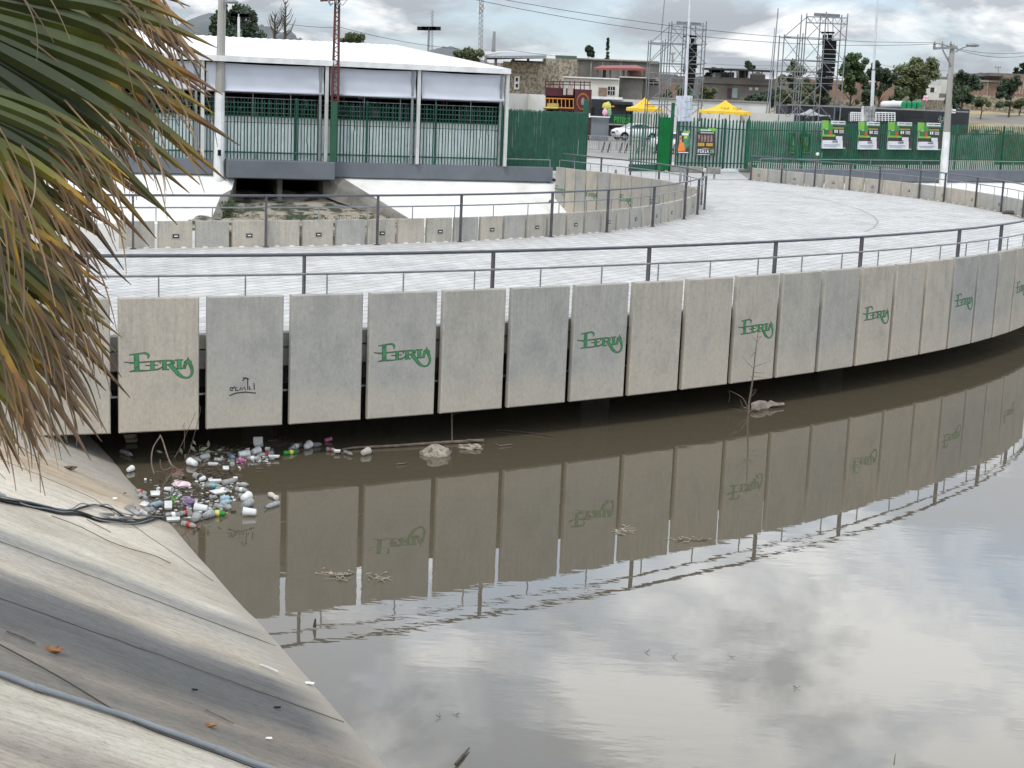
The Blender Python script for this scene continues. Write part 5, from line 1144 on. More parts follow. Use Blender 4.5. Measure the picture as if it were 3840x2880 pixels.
# street light pole left
b = at(472.5, 376, 66); t_ = at(480.5, -25, 66.3); m1 = at(475, 200, 66.1)
th = Th('street_light', 'weathered street light pole with whitewashed lower half in front of the hall', 'street light', base=b)
mb = MB(); mb.tube([m1, t_], [.20, .155], m_concpole, 10); th.part(mb, 'shaft'); mb = MB(); mb.tube([b - Vector((0, 0, .3)), m1 - Vector((0, 0, .004))], [.235, .205], m_white, 10); th.part(mb, 'whitewashed_foot')
mb = MB(); mb.tube([at(482, 22, 66.2), at(488, 8, 66.1), at(494, 5, 66)], .03, m_galv, 6); th.part(mb, 'lamp_arm'); mb = MB(); mb.ball(at(500, 4, 66), .24, m_galv, 10, 6, 0, 0, (1.3, .4, .35)); th.part(mb, 'lamp_head', smooth=True)
mb = MB(); p = at(474, 330, 65.7); mb.box(p, (.06, .05, .12), m_speaker); th.part(mb, 'switch_box')
# red lattice pole
b = at(720, 347, 67.2); t_ = at(729, -25, 67.6)
th = Th('lattice_pole', 'rusty red lattice power pole with a green base in front of the hall', 'utility pole', base=b)
gtop = at(723.5, 219, 67.3)
mb = MB(); 
for s in (-1, 1): mb.tube([gtop + Vector((s * .13, 0, -.05)), t_ + Vector((s * .07, 0, 0))], .06, m_redpole, 4); mb.tube([gtop + Vector((s * .13, .2, -.05)), t_ + Vector((s * .07, .14, 0))], .05, m_redpole, 4)
nn = 26
for i in range(nn):
    A_, B_ = gtop.lerp(t_, i / nn), gtop.lerp(t_, (i + 1) / nn); w0 = .13 - .06 * i / nn; s = 1 if i % 2 else -1; mb.tube([A_ + Vector((s * w0, 0, 0)), B_ + Vector((-s * w0, 0, 0))], .024, m_redpole, 4)
mb.b2(gtop.lerp(t_, .0) + Vector((-.16, .1, 0)), gtop.lerp(t_, .0) + Vector((.16, .2, .1)), m_redpole); th.part(mb, 'lattice_shaft')
mb = MB(); mb.prism([(b.x - .13, b.y - .12), (b.x + .13, b.y - .12), (b.x + .13, b.y + .25), (b.x - .13, b.y + .25)], 2.47, gtop.z, mat('pole_base_green', (.015, .09, .045), None, 2, .6)); th.part(mb, 'green_base')
for dv in (-28, -12): mb = MB(); q = at(728 + dv + 10, 3, 67.3); mb.tube([q + Vector((0, 0, .3)), q, q + Vector((.08, 0, -.15)), q + Vector((.18, 0, -.05))], .05, m_galv, 6); th.part(mb, 'cutout_fuse')
mb = MB(); mb.tube([at(692, 1, 67.4), at(752, -3, 67.4)], .07, m_redpole, 4); th.part(mb, 'crossarm')
# tall flag / banner poles
m_paint = mat('pole_paint', (.62, .64, .67), (.52, .54, .57), 2, .5)
def banner(th, v0, v1, y0, y1, Y, M, taper):
    n, mm = 10, 12; vs = []; fs = []
    for i in range(n + 1):
        for j in range(mm + 1):
            f = j / mm; v = v0 + (v1 - v0) * i / n; c_ = (v0 + v1) / 2; v = c_ + (v - c_) * (1 - taper * (math.sin(f * math.pi * .8))); p = at(v, y0 + (y1 - y0) * f, Y); p.y += .10 * math.sin(i * 1.9 + f * 2) + .08 * noise.noise(Vector((i * .6, j * .5, v0))); vs.append(p)
    for i in range(n):
        for j in range(mm): a = i * (mm + 1) + j; fs.append((a, a + mm + 1, a + mm + 2, a + 1))
    mb = MB(); mb.add(vs, fs, M); return th.part(mb, 'banner', smooth=True)
b = at(1479.5, 372, 84.2); b.z = ZD
th = Th('banner_pole', 'tall white banner pole with a pale hanging banner beside the gate', 'pole', base=b); mb = MB(); mb.tube([b, at(1481, 205, 84.2)], .10, m_paint, 8); mb.tube([at(1481, 205, 84.2), at(1491.5, -30, 84.3)], [.075, .055], m_paint, 8); th.part(mb, 'shaft')
mbn = mat('banner_cloth', (.58, .61, .68), (.50, .53, .60), 1.5, .7); o = banner(th, 1460, 1497, 207, 262, 83.6, mbn, .14)
mb = MB(); O = at(1471, 258, 83.35); 
for k, (x, z) in enumerate(((.1, .1), (.25, .5), (.1, .9), (.3, 1.25))): mb.tube([O + Vector((x, 0, z)), O + Vector((x + .35, 0, z + .06)), O + Vector((x + .3, 0, z + .22))], .022, mat('teal_print', (.12, .30, .32)), 4)
th.part(mb, 'banner_print', parent=o)
b = at(1878, 360, 90.5); b.z = 2.45
th = Th('banner_pole', 'tall white banner pole with a torn grey banner above the second poster', 'pole', base=b); mb = MB(); mb.tube([b, at(1887, 152, 90.5)], .10, m_paint, 8); mb.tube([at(1887, 150, 90.5), at(1897.5, -30, 90.5)], [.075, .055], m_paint, 8); th.part(mb, 'shaft')
o = banner(th, 1861, 1882, 229, 262, 89.9, m_white, .0); o2 = banner(th, 1866, 1895, 229, 262, 89.7, mat('torn_grey_cloth', (.40, .41, .40), (.22, .23, .22), 3, .8), .35)
# masts
def mast(vx0, y0, vx1, y1, Y, r, label, M=m_galv, lattice=False, dishes=()):
    b = at(vx1, y1, Y); t_ = at(vx0, y0, Y); th = Th('radio_mast', label, 'mast', 'radio masts on the skyline', b)
    mb = MB()
    if lattice:
        for s, q in ((-1, -1), (1, -1), (0, 1)): mb.tube([b + Vector((s * r, q * r, 0)), t_ + Vector((s * r, q * r, 0))], r * .25, M, 4)
        nn = 24
        for i in range(nn): A_, B_ = b.lerp(t_, i / nn), b.lerp(t_, (i + 1) / nn); s = 1 if i % 2 else -1; mb.tube([A_ + Vector((s * r, -r, 0)), B_ + Vector((-s * r, -r, 0))], r * .18, M, 4)
    else: mb.tube([b, t_], [r, r * .6], M, 5)
    th.part(mb, 'shaft')
    for vx, y, s in dishes: mb = MB(); mb.lathe([(s * .2, -.15), (s, .1), (s * .9, .2)], m_white, Matrix.Translation(at(vx, y, Y)) @ Matrix.Rotation(math.pi / 2, 4, 'X'), 12); th.part(mb, 'dish')
    return th
mast(1040, -5, 1038, 128, 260, .30, 'tall lattice radio mast with white dishes above the stone house', lattice=True, dishes=((1041, 14, .55), (1037, 24, .5)))
mast(1068, 68, 1066, 112, 420, .6, 'short distant mast right of the tall lattice mast')
mast(934, 22, 933, 108, 330, .22, 'thin lattice mast behind the twin floodlight pole', lattice=True)
mast(1436, -5, 1430, 60, 160, .07, 'thin guyed mast left of the left speaker tower'); mast(1429, 60, 1424, 232, 160, .07, 'lower thin mast seen through the left speaker tower')
mast(1681, 18, 1660, 255, 130, .07, 'slender pale mast immediately left of the right speaker tower'); 
mast(1674, 60, 1655, 250, 131, .05, 'short thin mast carrying a small white box near the right tower')
th = Th('floodlight_pole', 'floodlight pole with a row of lamps behind the hall roof, left one', 'floodlight', 'floodlight poles behind the hall', at(516, 80, 150)); pipe(th, 'shaft', [at(516, 84, 150), at(516, 30, 150)], .13, m_white); pipe(th, 'crossbar', [at(497, 30, 150), at(540, 32.5, 150)], .06, m_speaker)
for i in range(7): mb = MB(); mb.box(at(499 + i * 6.4, 32 + i * .3, 150), (.28, .1, .14), m_speaker); th.part(mb, 'lamp')
th = Th('floodlight_pole', 'floodlight pole with four lamps behind the hall roof, right one', 'floodlight', 'floodlight poles behind the hall', at(925, 110, 150)); pipe(th, 'shaft', [at(925, 116, 150), at(927, 60, 150)], .11, m_galv); pipe(th, 'crossbar', [at(908, 61, 150), at(947, 61, 150)], .06, m_speaker)
for i in range(4): mb = MB(); mb.box(at(911 + i * 10.5, 61.5, 150), (.42, .1, .17), m_speaker); th.part(mb, 'lamp')
# far utility poles
def upole(vx, y0, y1, Y, label):
    th = Th('utility_pole', label, 'utility pole', 'distant utility poles', at(vx, y1, Y)); pipe(th, 'shaft', [at(vx, y1, Y), at(vx, y0, Y)], .14, m_concpole); pipe(th, 'crossarm', [at(vx - 7, y0 + 3, Y), at(vx + 6, y0 + 3, Y)], .09, m_galv)
    for d in (-6, 0, 5): pipe(th, 'insulator', [at(vx + d, y0 + 3, Y), at(vx + d, y0, Y)], .09, m_slab)
upole(1453, 113, 135, 205, 'distant utility pole behind the left speaker tower'); upole(2156.5, 143, 162, 260, 'distant utility pole above the brick house on the right'); upole(1770, 122, 150, 210, 'distant utility pole behind the right speaker tower')
# overhead wires
def wire(P, r, label, sag=.0):
    A = [at(*p) for p in P]; Q = []
    for i in range(len(A) - 1):
        for k in range(12): f = k / 12; q = A[i].lerp(A[i + 1], f); q.z -= sag * 4 * f * (1 - f); Q.append(q)
    Q.append(A[-1]); mb = MB(); mb.tube(Q, r, m_cable, 4); tag(mb.build('overhead_wire'), label, 'wire', 'overhead power wires')
wire([(1020, -14, 70), (2018, 92, 87.4), (2300, 97, 95)], .014, 'upper overhead wire running to the crossarm of the utility pole', .55)
wire([(1020, -2, 70), (2035, 94, 87.5), (2300, 96, 95)], .014, 'lower overhead wire running to the crossarm of the utility pole', .75)
wire([(732, 58, 110), (1100, 108, 140), (1660, 148, 180)], .02, 'faint wire crossing the sky behind the hall roof', .5)
wire([(590, 47, 110), (732, 60, 110)], .02, 'faint wire between the bare poplars and the lattice pole', .1)
wire([(1440, 130, 170), (1700, 142, 170), (1880, 134, 150)], .018, 'faint wire between the two speaker towers', .2)
wire([(1890, 136, 150), (2040, 152, 170), (2212, 168, 190)], .018, 'faint wire above the trees towards the brick house', .3)
wire([(752, -3, 67.4), (740, 12, 67.4), (728, 4, 67.4)], .012, 'looped jumper cable at the head of the lattice pole', .0)

# ------------------------------------------------------------------ trees
def tree(label, vx, ytop, ybot, vw, Y, M, trunk_y=None, seed=0, dens=1.0, shape='round', name='broadleaf_tree', leaf=.20, base_z=None):
    r_ = random.Random(seed); c0 = at(vx, ybot, Y); t_ = at(vx, ytop, Y); W_ = vw / 2 * K / F_PX * Y; H = t_.z - c0.z; bz = terr(c0.x, c0.y) if base_z is None else base_z; bz = min(bz, c0.z)
    th = Th(name, label, 'tree', 'trees behind the fairground', (c0.x, Y, bz)); cz = (c0.z + t_.z) / 2
    mb = MB(); top = Vector((c0.x, Y, c0.z + H * .75)); P = [Vector((c0.x, Y, bz - .3))]
    for i in range(1, 5): f = i / 4; P.append(Vector((c0.x + r_.uniform(-.1, .1) * W_, Y, (bz - .3) * (1 - f) + top.z * f)))
    mb.tube(P, [W_ * .09, W_ * .07, W_ * .055, W_ * .04, W_ * .02], m_bark, 6)
    for i in range(9):
        f = r_.uniform(.35, .9); s = P[0].lerp(P[-1], f); a = r_.uniform(0, 6.28); e = s + Vector((math.cos(a) * W_ * .7, math.sin(a) * W_ * .7, H * .22)); mb.tube([s, s.lerp(e, .5) + Vector((0, 0, H * .05)), e], [W_ * .035, W_ * .022, W_ * .008], m_bark, 4)
    th.part(mb, 'trunk')
    # clumps of small leaf faces
    mb = MB(); vs = []; fs = []; nc = int((40 if shape == 'round' else 18) * dens)
    cl = []; lob = [(Vector((r_.uniform(-.62, .62) * W_, r_.uniform(-.4, .4) * W_, r_.uniform(-.34, .30) * H)), r_.uniform(.30, .55)) for _ in range(5)] + [(Vector((r_.uniform(-.2, .2) * W_, 0, .28 * H)), .34)]
    for i in range(nc):
        if shape == 'cone': f = r_.random() ** .9; rr = (1 - f) * .9 + .08; a = r_.uniform(0, 6.28); cl.append((Vector((math.cos(a) * rr * .5 * W_, math.sin(a) * rr * .5 * W_, (f - .5) * H)), W_ * (.55 * rr + .1)))
        else:
            while True:
                d = Vector((r_.uniform(-1, 1), r_.uniform(-1, 1), r_.uniform(-1, 1)))
                if d.length < 1: break
            k = 1 - .25 * max(0, d.z) if shape == 'round' else 1
            d = d * (.35 + .65 * r_.random() ** .3) / max(.3, d.length) if r_.random() < .6 else d; lc, lr = lob[i % len(lob)]; q_ = lc + Vector((d.x * W_ * lr, d.y * W_ * lr, d.z * H * lr * .62)); q_.x = max(-.9 * W_, min(.9 * W_, q_.x)); cl.append((q_, W_ * r_.uniform(.13, .27)))
    for c, rad in cl:
        nl = int(150 * dens)
        for k in range(nl):
            d = Vector((r_.gauss(0, 1), r_.gauss(0, 1), r_.gauss(0, .8))).normalized() * rad * r_.uniform(.35, 1.12); p = Vector((c0.x, Y, cz)) + c + d
            if p.z < c0.z - .1: continue
            u = Vector((r_.uniform(-1, 1), r_.uniform(-1, 1), r_.uniform(-1, 1))).normalized(); v = u.orthogonal().normalized(); s = leaf * r_.uniform(.6, 1.5) * max(.8, Y / 190)
            o_ = len(vs); vs += [p - u * s, p + v * s * .6, p + u * s, p - v * s * .6]; fs.append((o_, o_ + 1, o_ + 2, o_ + 3))
    mb.add(vs, fs, M); th.part(mb, 'crown')
    return th
tree('dark broadleaf tree behind the hall roof at the upper left', 512, 24, 92, 120, 175, m_fol3, seed=1)
tree('low round bush showing above the hall roof right of the lattice pole', 762, 73, 100, 62, 150, m_fol2, seed=2, dens=.6)
tree('bright green tree between the hall roof and the lattice mast', 1010, 107, 140, 62, 190, m_fol2, seed=3, dens=.7)
tree('small dark conifer on the skyline left of the cypress', 1270, 101, 130, 28, 230, m_fol3, seed=4, dens=.5)
tree('tall narrow dark cypress rising behind the grey building', 1311, 82, 132, 9, 225, m_fol3, seed=5, shape='cone', name='cypress_tree', dens=.9, leaf=.14)
tree('very tall dark cypress beside the street light pole', 484, -30, 60, 20, 168, m_fol3, seed=25, shape='cone', name='cypress_tree', dens=.9, leaf=.16)
tree('green bush beside the left loudspeaker stack', 1540, 146, 175, 52, 206, m_fol, seed=6, dens=.6)
tree('shrubby tree behind the banner pole by the white wall', 1478, 186, 220, 46, 165, m_fol2, seed=7, dens=.5)
tree('leafy shrub right of the left scaffold tower', 1532, 188, 219, 48, 165, m_fol2, seed=8, dens=.6)
tree('dark shrub at the right end of the long white wall', 1660, 200, 232, 60, 170, m_fol3, seed=9, dens=.8)
tree('small round palm-like tree on the terrace house skyline', 1618, 135, 150, 22, 240, m_fol3, seed=10, dens=.4)
tree('wide sparse tree filling the right scaffold tower', 1722, 140, 236, 92, 172, m_fol2, seed=11, dens=.8)
tree('dark lower tree inside the right scaffold tower', 1772, 152, 245, 70, 176, m_fol3, seed=12, dens=.8)
tree('dense green tree just right of the right loudspeaker stack', 1836, 118, 216, 76, 165, m_fol, seed=13, dens=1.2)
tree('dark rounded tree between the two banner pole trees', 1898, 138, 214, 62, 163, m_fol3, seed=14, dens=1.1)
tree('broad willowy tree behind the green tanks', 1976, 131, 218, 100, 168, m_fol2, seed=15, dens=1.35)
tree('dark fan-shaped tree right of the utility pole', 2078, 148, 228, 74, 160, m_fol3, seed=16, dens=1.1)
tree('round dark green tree before the brick houses at far right', 2181, 166, 230, 56, 172, m_fol3, seed=17, dens=.9)
tree('distant tree cut by the right edge of the view', 2212, 136, 166, 34, 270, m_fol3, seed=18, dens=.6)
tree('scrubby tree behind the black loudspeakers and brick house', 1488, 140, 168, 30, 215, m_fol, seed=19, dens=.4)
for sd_, (vx, y0, y1, vw, Yt, M_) in enumerate(((1865, 196, 232, 60, 158, m_fol3), (1940, 190, 232, 50, 160, m_fol), (2060, 205, 234, 40, 157, m_fol3), (2120, 212, 232, 40, 168, m_fol2), (1640, 205, 236, 60, 160, m_fol3), (1700, 196, 242, 70, 166, m_fol2), (1440, 196, 218, 40, 168, m_fol), (2205, 214, 232, 40, 175, m_fol2))):
    tree(['low dark scrub under the trees above the container', 'green scrub between two trees behind the white tank', 'dark scrub at the foot of the fan-shaped tree', 'olive scrub against the stone retaining wall', 'dark scrub filling the gap left of the right tower', 'olive scrub inside the base of the right tower', 'green scrub beside the small brick house', 'olive scrub at the right end of the stone wall'][sd_], vx, y0, y1, vw, Yt, M_, seed=50 + sd_, dens=.55, name='shrub')
for i, (vx, y0, y1) in enumerate(((593, 28, 84), (616, 3, 84))):
    Y = 190; b = at(vx, y1 + 8, Y); th = Th('bare_poplar', ['shorter', 'taller'][i] + ' of two bare poplars above the hall roof', 'tree', 'bare poplars', b); mb = MB(); t_ = at(vx + 1, y0, Y); mb.tube([b, t_], [.22, .04], m_bark, 5); th.part(mb, 'trunk'); mb = MB()
    for k in range(46): f = rnd.uniform(.12, .97); s = b.lerp(t_, f); a = rnd.uniform(0, 6.28); L_ = (1 - f) * 1.5 + .35; mb.tube([s, s + Vector((math.cos(a) * L_ * .5, math.sin(a) * L_ * .5, L_ * .5)), s + Vector((math.cos(a) * L_ * .8, math.sin(a) * L_ * .8, L_ * 1.2))], [.05, .03, .015], m_bark, 3)
    th.part(mb, 'branches')
# hills
def hill(pts, Y, dep, name):
    mb = MB(); n = 60; mm = 14; vs = []; fs = []
    for i in range(n + 1):
        f = i / n * (len(pts) - 1); k = min(int(f), len(pts) - 2); g = f - k; v = pts[k][0] * (1 - g) + pts[k + 1][0] * g; y = pts[k][1] * (1 - g) + pts[k + 1][1] * g
        top = at(v, y, Y); top.z += 3 * noise.noise(Vector((v * .13, 0, 0)))
        for j in range(mm + 1):
            h_ = j / mm; p = Vector((top.x, Y - dep * (1 - h_), 0)); p.z = -20 + (top.z + 20) * (h_ ** .8) + 7 * noise.noise(Vector((v * .06, h_ * 4, 0))) * h_ * (1 - h_) * 2; vs.append(p)
    for i in range(n):
        for j in range(mm): a = i * (mm + 1) + j; fs.append((a, a + mm + 1, a + mm + 2, a + 1))
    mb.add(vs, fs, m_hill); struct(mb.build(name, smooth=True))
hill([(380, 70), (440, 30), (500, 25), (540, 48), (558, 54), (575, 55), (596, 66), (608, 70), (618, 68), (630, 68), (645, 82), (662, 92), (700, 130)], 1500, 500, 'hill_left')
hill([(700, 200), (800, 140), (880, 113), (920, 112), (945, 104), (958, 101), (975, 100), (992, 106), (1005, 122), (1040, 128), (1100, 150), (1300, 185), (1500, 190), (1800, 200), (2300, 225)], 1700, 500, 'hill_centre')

# houses at the far right, stone walls, skyline walls
h = Th('cream_house', 'ruined cream and white house between the willowy tree and the utility pole', 'house', base=at(2025, 216, 178))
mb = MB(); vbox(mb, 1998, 184, 2032, 219, 178, 8, m_pale, 1.9); vbox(mb, 2032, 172, 2052, 219, 180, 8, m_pale, 1.9); h.part(mb, 'wall'); part_rect(h, 'window', 2010, 189, 2018, 199, 178, m_dwin); part_rect(h, 'door', 2020, 190, 2023, 199, 178, m_white); part_rect(h, 'patched_wall', 2029, 202, 2045, 211, 178, m_block)
h = Th('block_house', 'low grey block house stepping up left of the cream house', 'house', base=at(2030, 170, 200)); mb = MB(); vbox(mb, 2030, 166, 2062, 190, 200, 8, m_block, 1.9); h.part(mb, 'wall')
h = Th('brick_house', 'long red brick house with grey capping on the hillside at the right', 'house', base=at(2150, 205, 195)); mb = MB(); vbox(mb, 2088, 176, 2170, 222, 195, 8, m_brick, 1.9, skew=-2); h.part(mb, 'wall'); mb = MB(); vbox(mb, 2086, 173, 2171, 177, 194.8, 8.4, m_slab, skew=-2); h.part(mb, 'capping')
for vx in (2096, 2112, 2132, 2150): part_rect(h, 'pilaster', vx, 177, vx + 2.5, 210, 194, m_slab, .3)
h = Th('block_house', 'grey block upper storey behind the brick house at the right', 'house', base=at(2140, 175, 215)); mb = MB(); vbox(mb, 2078, 160, 2170, 182, 215, 8, m_block, 3); h.part(mb, 'wall'); part_rect(h, 'white_patch', 2090, 164, 2104, 172, 215, m_pale); part_rect(h, 'opening', 2130, 163, 2142, 170, 215, m_dwin)
h = Th('brick_house', 'red brick house with leaning timber poles at the right edge', 'house', base=at(2200, 205, 190)); mb = MB(); vbox(mb, 2166, 163, 2240, 225, 192, 8, m_brick, 1.9); vbox(mb, 2140, 159, 2240, 166, 192.5, 8, m_block); h.part(mb, 'wall')
for vx in (2194, 2201, 2207): pipe(h, 'timber_pole', [at(vx, 205, 188), at(vx + 5, 176, 190)], .12, m_wood)
h = Th('stone_wall', 'long rough stone retaining wall below the brick houses', 'wall', base=at(2150, 225, 186)); mb = MB(); vbox(mb, 2064, 206, 2215, 231, 186, .6, m_stone, 1.9, skew=-6); h.part(mb, 'masonry')
tag(h.e, kind=None)
h = Th('stone_wall', 'curved dark stone wall behind the green tanks', 'wall', base=at(2010, 225, 160)); mb = MB(); vbox(mb, 1988, 216, 2048, 240, 160, .6, m_stone, 1.9, skew=6); h.part(mb, 'masonry')
h = Th('brick_house', 'dark brick wall half hidden behind the trees above the container', 'house', base=at(1890, 225, 180)); mb = MB(); vbox(mb, 1838, 186, 1945, 228, 182, 6, m_brick, 1.9); vbox(mb, 1700, 214, 1900, 240, 178, .6, m_stone, 1.9); h.part(mb, 'wall')
h = Th('block_house', 'low skyline building behind the towers and right-hand trees', 'house', base=at(1700, 215, 235)); mb = MB(); vbox(mb, 1500, 172, 1720, 240, 240, 10, m_block, 1.9); vbox(mb, 1720, 178, 2100, 240, 238, 10, m_brick, 1.9, skew=6); h.part(mb, 'wall')
h = Th('block_house', 'low skyline row behind the white walls in the centre', 'house', base=at(1250, 215, 245)); mb = MB(); vbox(mb, 1040, 150, 1240, 240, 246, 10, m_block, 1.9); vbox(mb, 1240, 160, 1500, 240, 246, 10, m_block, 1.9); h.part(mb, 'wall')
mb = MB(); 
p = at(1999, 206, 158); 
for i in range(4): 
    a_ = i * 1.6 + .6; mb.ball(p + Vector((math.cos(a_) * .17, -.2, math.sin(a_) * .17 - .3)), .15, m_pinkp, 10, 6, .3, i)
mb.box(p + Vector((0, 0, -1.6)), (.04, .04, 1.2), m_galv); tag(mb.build('windmill_ornament'), 'pink flower-shaped ornament standing behind the green tanks', 'ornament')
h = Th('rubble_heap', 'heap of rubble and brick on the dry slope at the right', 'rubble', base=at(2160, 246, 140)); mb = MB()
for i in range(70):
    q = at(rnd.uniform(2125, 2190), rnd.uniform(244, 249), 150); q.z = terr(q.x, q.y); mb.box(q + Vector((rnd.uniform(-1, 1), rnd.uniform(-2, 2), rnd.uniform(0, .35))), (rnd.uniform(.08, .35), rnd.uniform(.08, .3), rnd.uniform(.05, .2)), rnd.choice((m_brick, m_rock, m_block)), Matrix.Rotation(rnd.uniform(0, 3), 3, 'Z'))
h.part(mb, 'pile'); 

# ------------------------------------------------------------------ posters and gate furniture
m_pw = mat('poster_paper', (.74, .76, .78), (.66, .68, .71), 3, .6); m_pg = mat('poster_green', (.05, .22, .05), (.03, .12, .04), 2, .5); m_pl = mat('poster_lime', (.22, .52, .06), None, 2, .5); m_pd = mat('poster_dark', (.035, .045, .03), None, 2, .5); m_pb = mat('poster_brown', (.09, .04, .03), (.04, .02, .02), 6, .5); m_py = mat('poster_yellow', (.58, .55, .08), None, 3, .5); m_pr = mat('poster_red', (.60, .08, .05), None, 3, .5); m_pk = mat('poster_ink', (.04, .045, .07), None, 3, .5); m_po = mat('poster_orange', (.85, .25, .04), (.75, .18, .03), 3, .5); m_gold = mat('poster_gold', (.62, .40, .06), None, 3, .5); m_skin = mat('poster_pink', (.38, .25, .22), (.10, .07, .07), 5, .5)
def poster(label, v0, v1, y0, y1, els, Yf=None, curl=.02, taper=0, words=()):
    Yf = Yf or (lambda v: fyr(v) - .14)
    a, b, c, d = at(v0, y0, Yf(v0)), at(v1, y0 + (v1 - v0) * .03, Yf(v1)), at(v1 - taper, y1, Yf(v1)), at(v0 - taper, y1 - .5, Yf(v0)); X = (b - a).normalized(); fn = Vector((X.y, -X.x, 0)).normalized()
    th = Th('poster', label, 'poster', 'posters tied to the picket fence', d)
    def q(u, v, o): p = a.lerp(b, u).lerp(d.lerp(c, u), v); return p + fn * (o + curl * math.sin(u * 9 + v * 5) * v)
    def sheet(u0, w0, u1, w1, o, M, mb, n=4):
        vs = [q(u0 + (u1 - u0) * i / n, w0 + (w1 - w0) * j / n, o) for i in range(n + 1) for j in range(n + 1)]
        mb.add(vs, [(i * (n + 1) + j, (i + 1) * (n + 1) + j, (i + 1) * (n + 1) + j + 1, i * (n + 1) + j + 1)[::-1] for i in range(n) for j in range(n)], M)
    mb = MB(); sheet(0, 0, 1, 1, 0, m_pw, mb, 6); sheet(0, 0, 1, 1, -.012, m_pw, mb, 6); th.part(mb, 'paper')
    mb = MB()
    for k, (u0, w0, u1, w1, M) in enumerate(els): sheet(u0, w0, u1, w1, .02 + .0015 * k, M, mb)
    for txt, u, v, h_, adv, tk, M in words: O = q(u, v, .05); letters(mb, txt, O, (q(1, v, .05) - q(0, v, .05)).normalized(), Vector((0, 0, 1)), h_, adv, tk, M, fn)
    th.part(mb, 'print'); return th
def marks(u0, u1, v0, v1, n, M, gap=.35): return [(u0 + (u1 - u0) * i / n, v0, u0 + (u1 - u0) * (i + 1 - gap) / n, v1, M) for i in range(n)]
EL = [(0, 0, 1, .72, m_pg), (0, 0, .26, .30, m_pl), (.26, .1, .46, .34, mat('poster_mid', (.08, .30, .07))), (.36, 0, .97, .125, m_pw), (.45, .17, 1, .74, m_pd), (0, .50, .55, .57, m_pl), (.02, .58, .52, .70, m_pb), (.30, .36, .40, .52, m_pr), (.03, .34, .05, .5, m_pw), (.12, .30, .24, .32, m_pw), (.86, .66, .99, .96, m_pb)] + marks(.46, .90, .235, .285, 11, m_py) + marks(.5, .66, .32, .43, 2, m_pw, .3) + marks(.70, .90, .32, .38, 5, m_pw) + marks(.70, .90, .39, .44, 5, m_pw) + [(0, .70, .86, 1, m_pw), (.55, .55, .84, .74, m_pw)] + marks(.42, .62, .66, .71, 6, m_pk) + marks(.40, .64, .73, .78, 7, m_pk) + [(.05, .86, .72, .875, m_pk), (.05, .91, .60, .92, m_pk), (.40, .045, .62, .065, m_pk), (.66, .04, .92, .07, m_pk), (.90, .74, .96, .80, m_pk)]
for (v0, v1, y0, y1, tp), lab in zip(((1776, 1827, 260, 321, 1.5), (1855, 1901, 262.5, 323, 3), (1919, 1971, 263, 323, 3), (1983, 2033, 264.5, 324, 2)), ('green and white events poster, leftmost of the four in a row', 'green and white events poster hanging under the torn grey banner', 'green and white events poster, third of the four in a row', 'green and white events poster nearest the concrete utility pole')):
    poster(lab, v0, v1, y0, y1, EL, taper=tp)
Yg = lambda v: 83.6 + (v - 1459) / 153 * 1.0 - .16
poster('green poster with a large orange figure beside the slim gate post', 1463, 1490, 282, 332, [(0, 0, 1, 1, m_pd), (.45, 0, 1, .12, m_pl), (.5, .2, 1, .78, mat('poster_teal', (.05, .26, .14))), (.35, .1, .9, .2, m_pw), (.55, .22, .8, .34, m_py), (.18, .22, .36, .5, mat('poster_cloth', (.55, .50, .46), (.35, .12, .1), 12)), (.22, .28, .34, .36, m_pr), (.16, .5, .5, .62, m_po), (.12, .6, .58, .78, m_po), (.08, .74, .66, .90, m_po), (.1, .93, .9, .97, m_pw)], Yg, taper=1)
poster('dark poster with a row of figures, gold lettering and FERIA 25 at its foot', 1504, 1546, 276, 336, [(0, 0, 1, 1, m_pd), (.05, 0, 1, .14, m_pg), (.6, 0, 1, .1, m_pl)] + marks(.22, .75, .05, .10, 6, m_pw, .2) + marks(.22, .9, .15, .19, 12, m_pw) + [(.05, .24, .9, .52, m_pb)] + [(x, .25, x + .1, .50, m_skin) for x in (.08, .24, .40, .56, .72)] + marks(.08, .42, .54, .66, 4, m_gold, .2) + marks(.5, .85, .54, .66, 6, m_gold, .2) + [(.3, .72, .88, .78, m_skin), (.05, .96, .7, .98, m_pw)], Yg, taper=1, words=(('FERIA', .10, .90, .17, .125, .035, m_pw), ('25', .72, .90, .16, .12, .03, mat('poster_pale', (.45, .6, .45)))))
for j, (v0, v1, y0, y1, lab) in enumerate(((1704, 1718, 287, 335, 'faded green poster with pale bottles behind the pickets'), (1728, 1750, 288, 335, 'faded lime poster behind the pickets left of the four posters'))):
    poster(lab, v0, v1, y0, y1, [(0, 0, 1, 1, m_pg), (.1, .1, .35, .5, m_py if j else m_pw), (.45, .15, .75, .6, m_ylab), (.2, .65, .8, .8, m_pl), (.2, .86, .9, .9, m_pw)], lambda v: fyr(v) + .25)
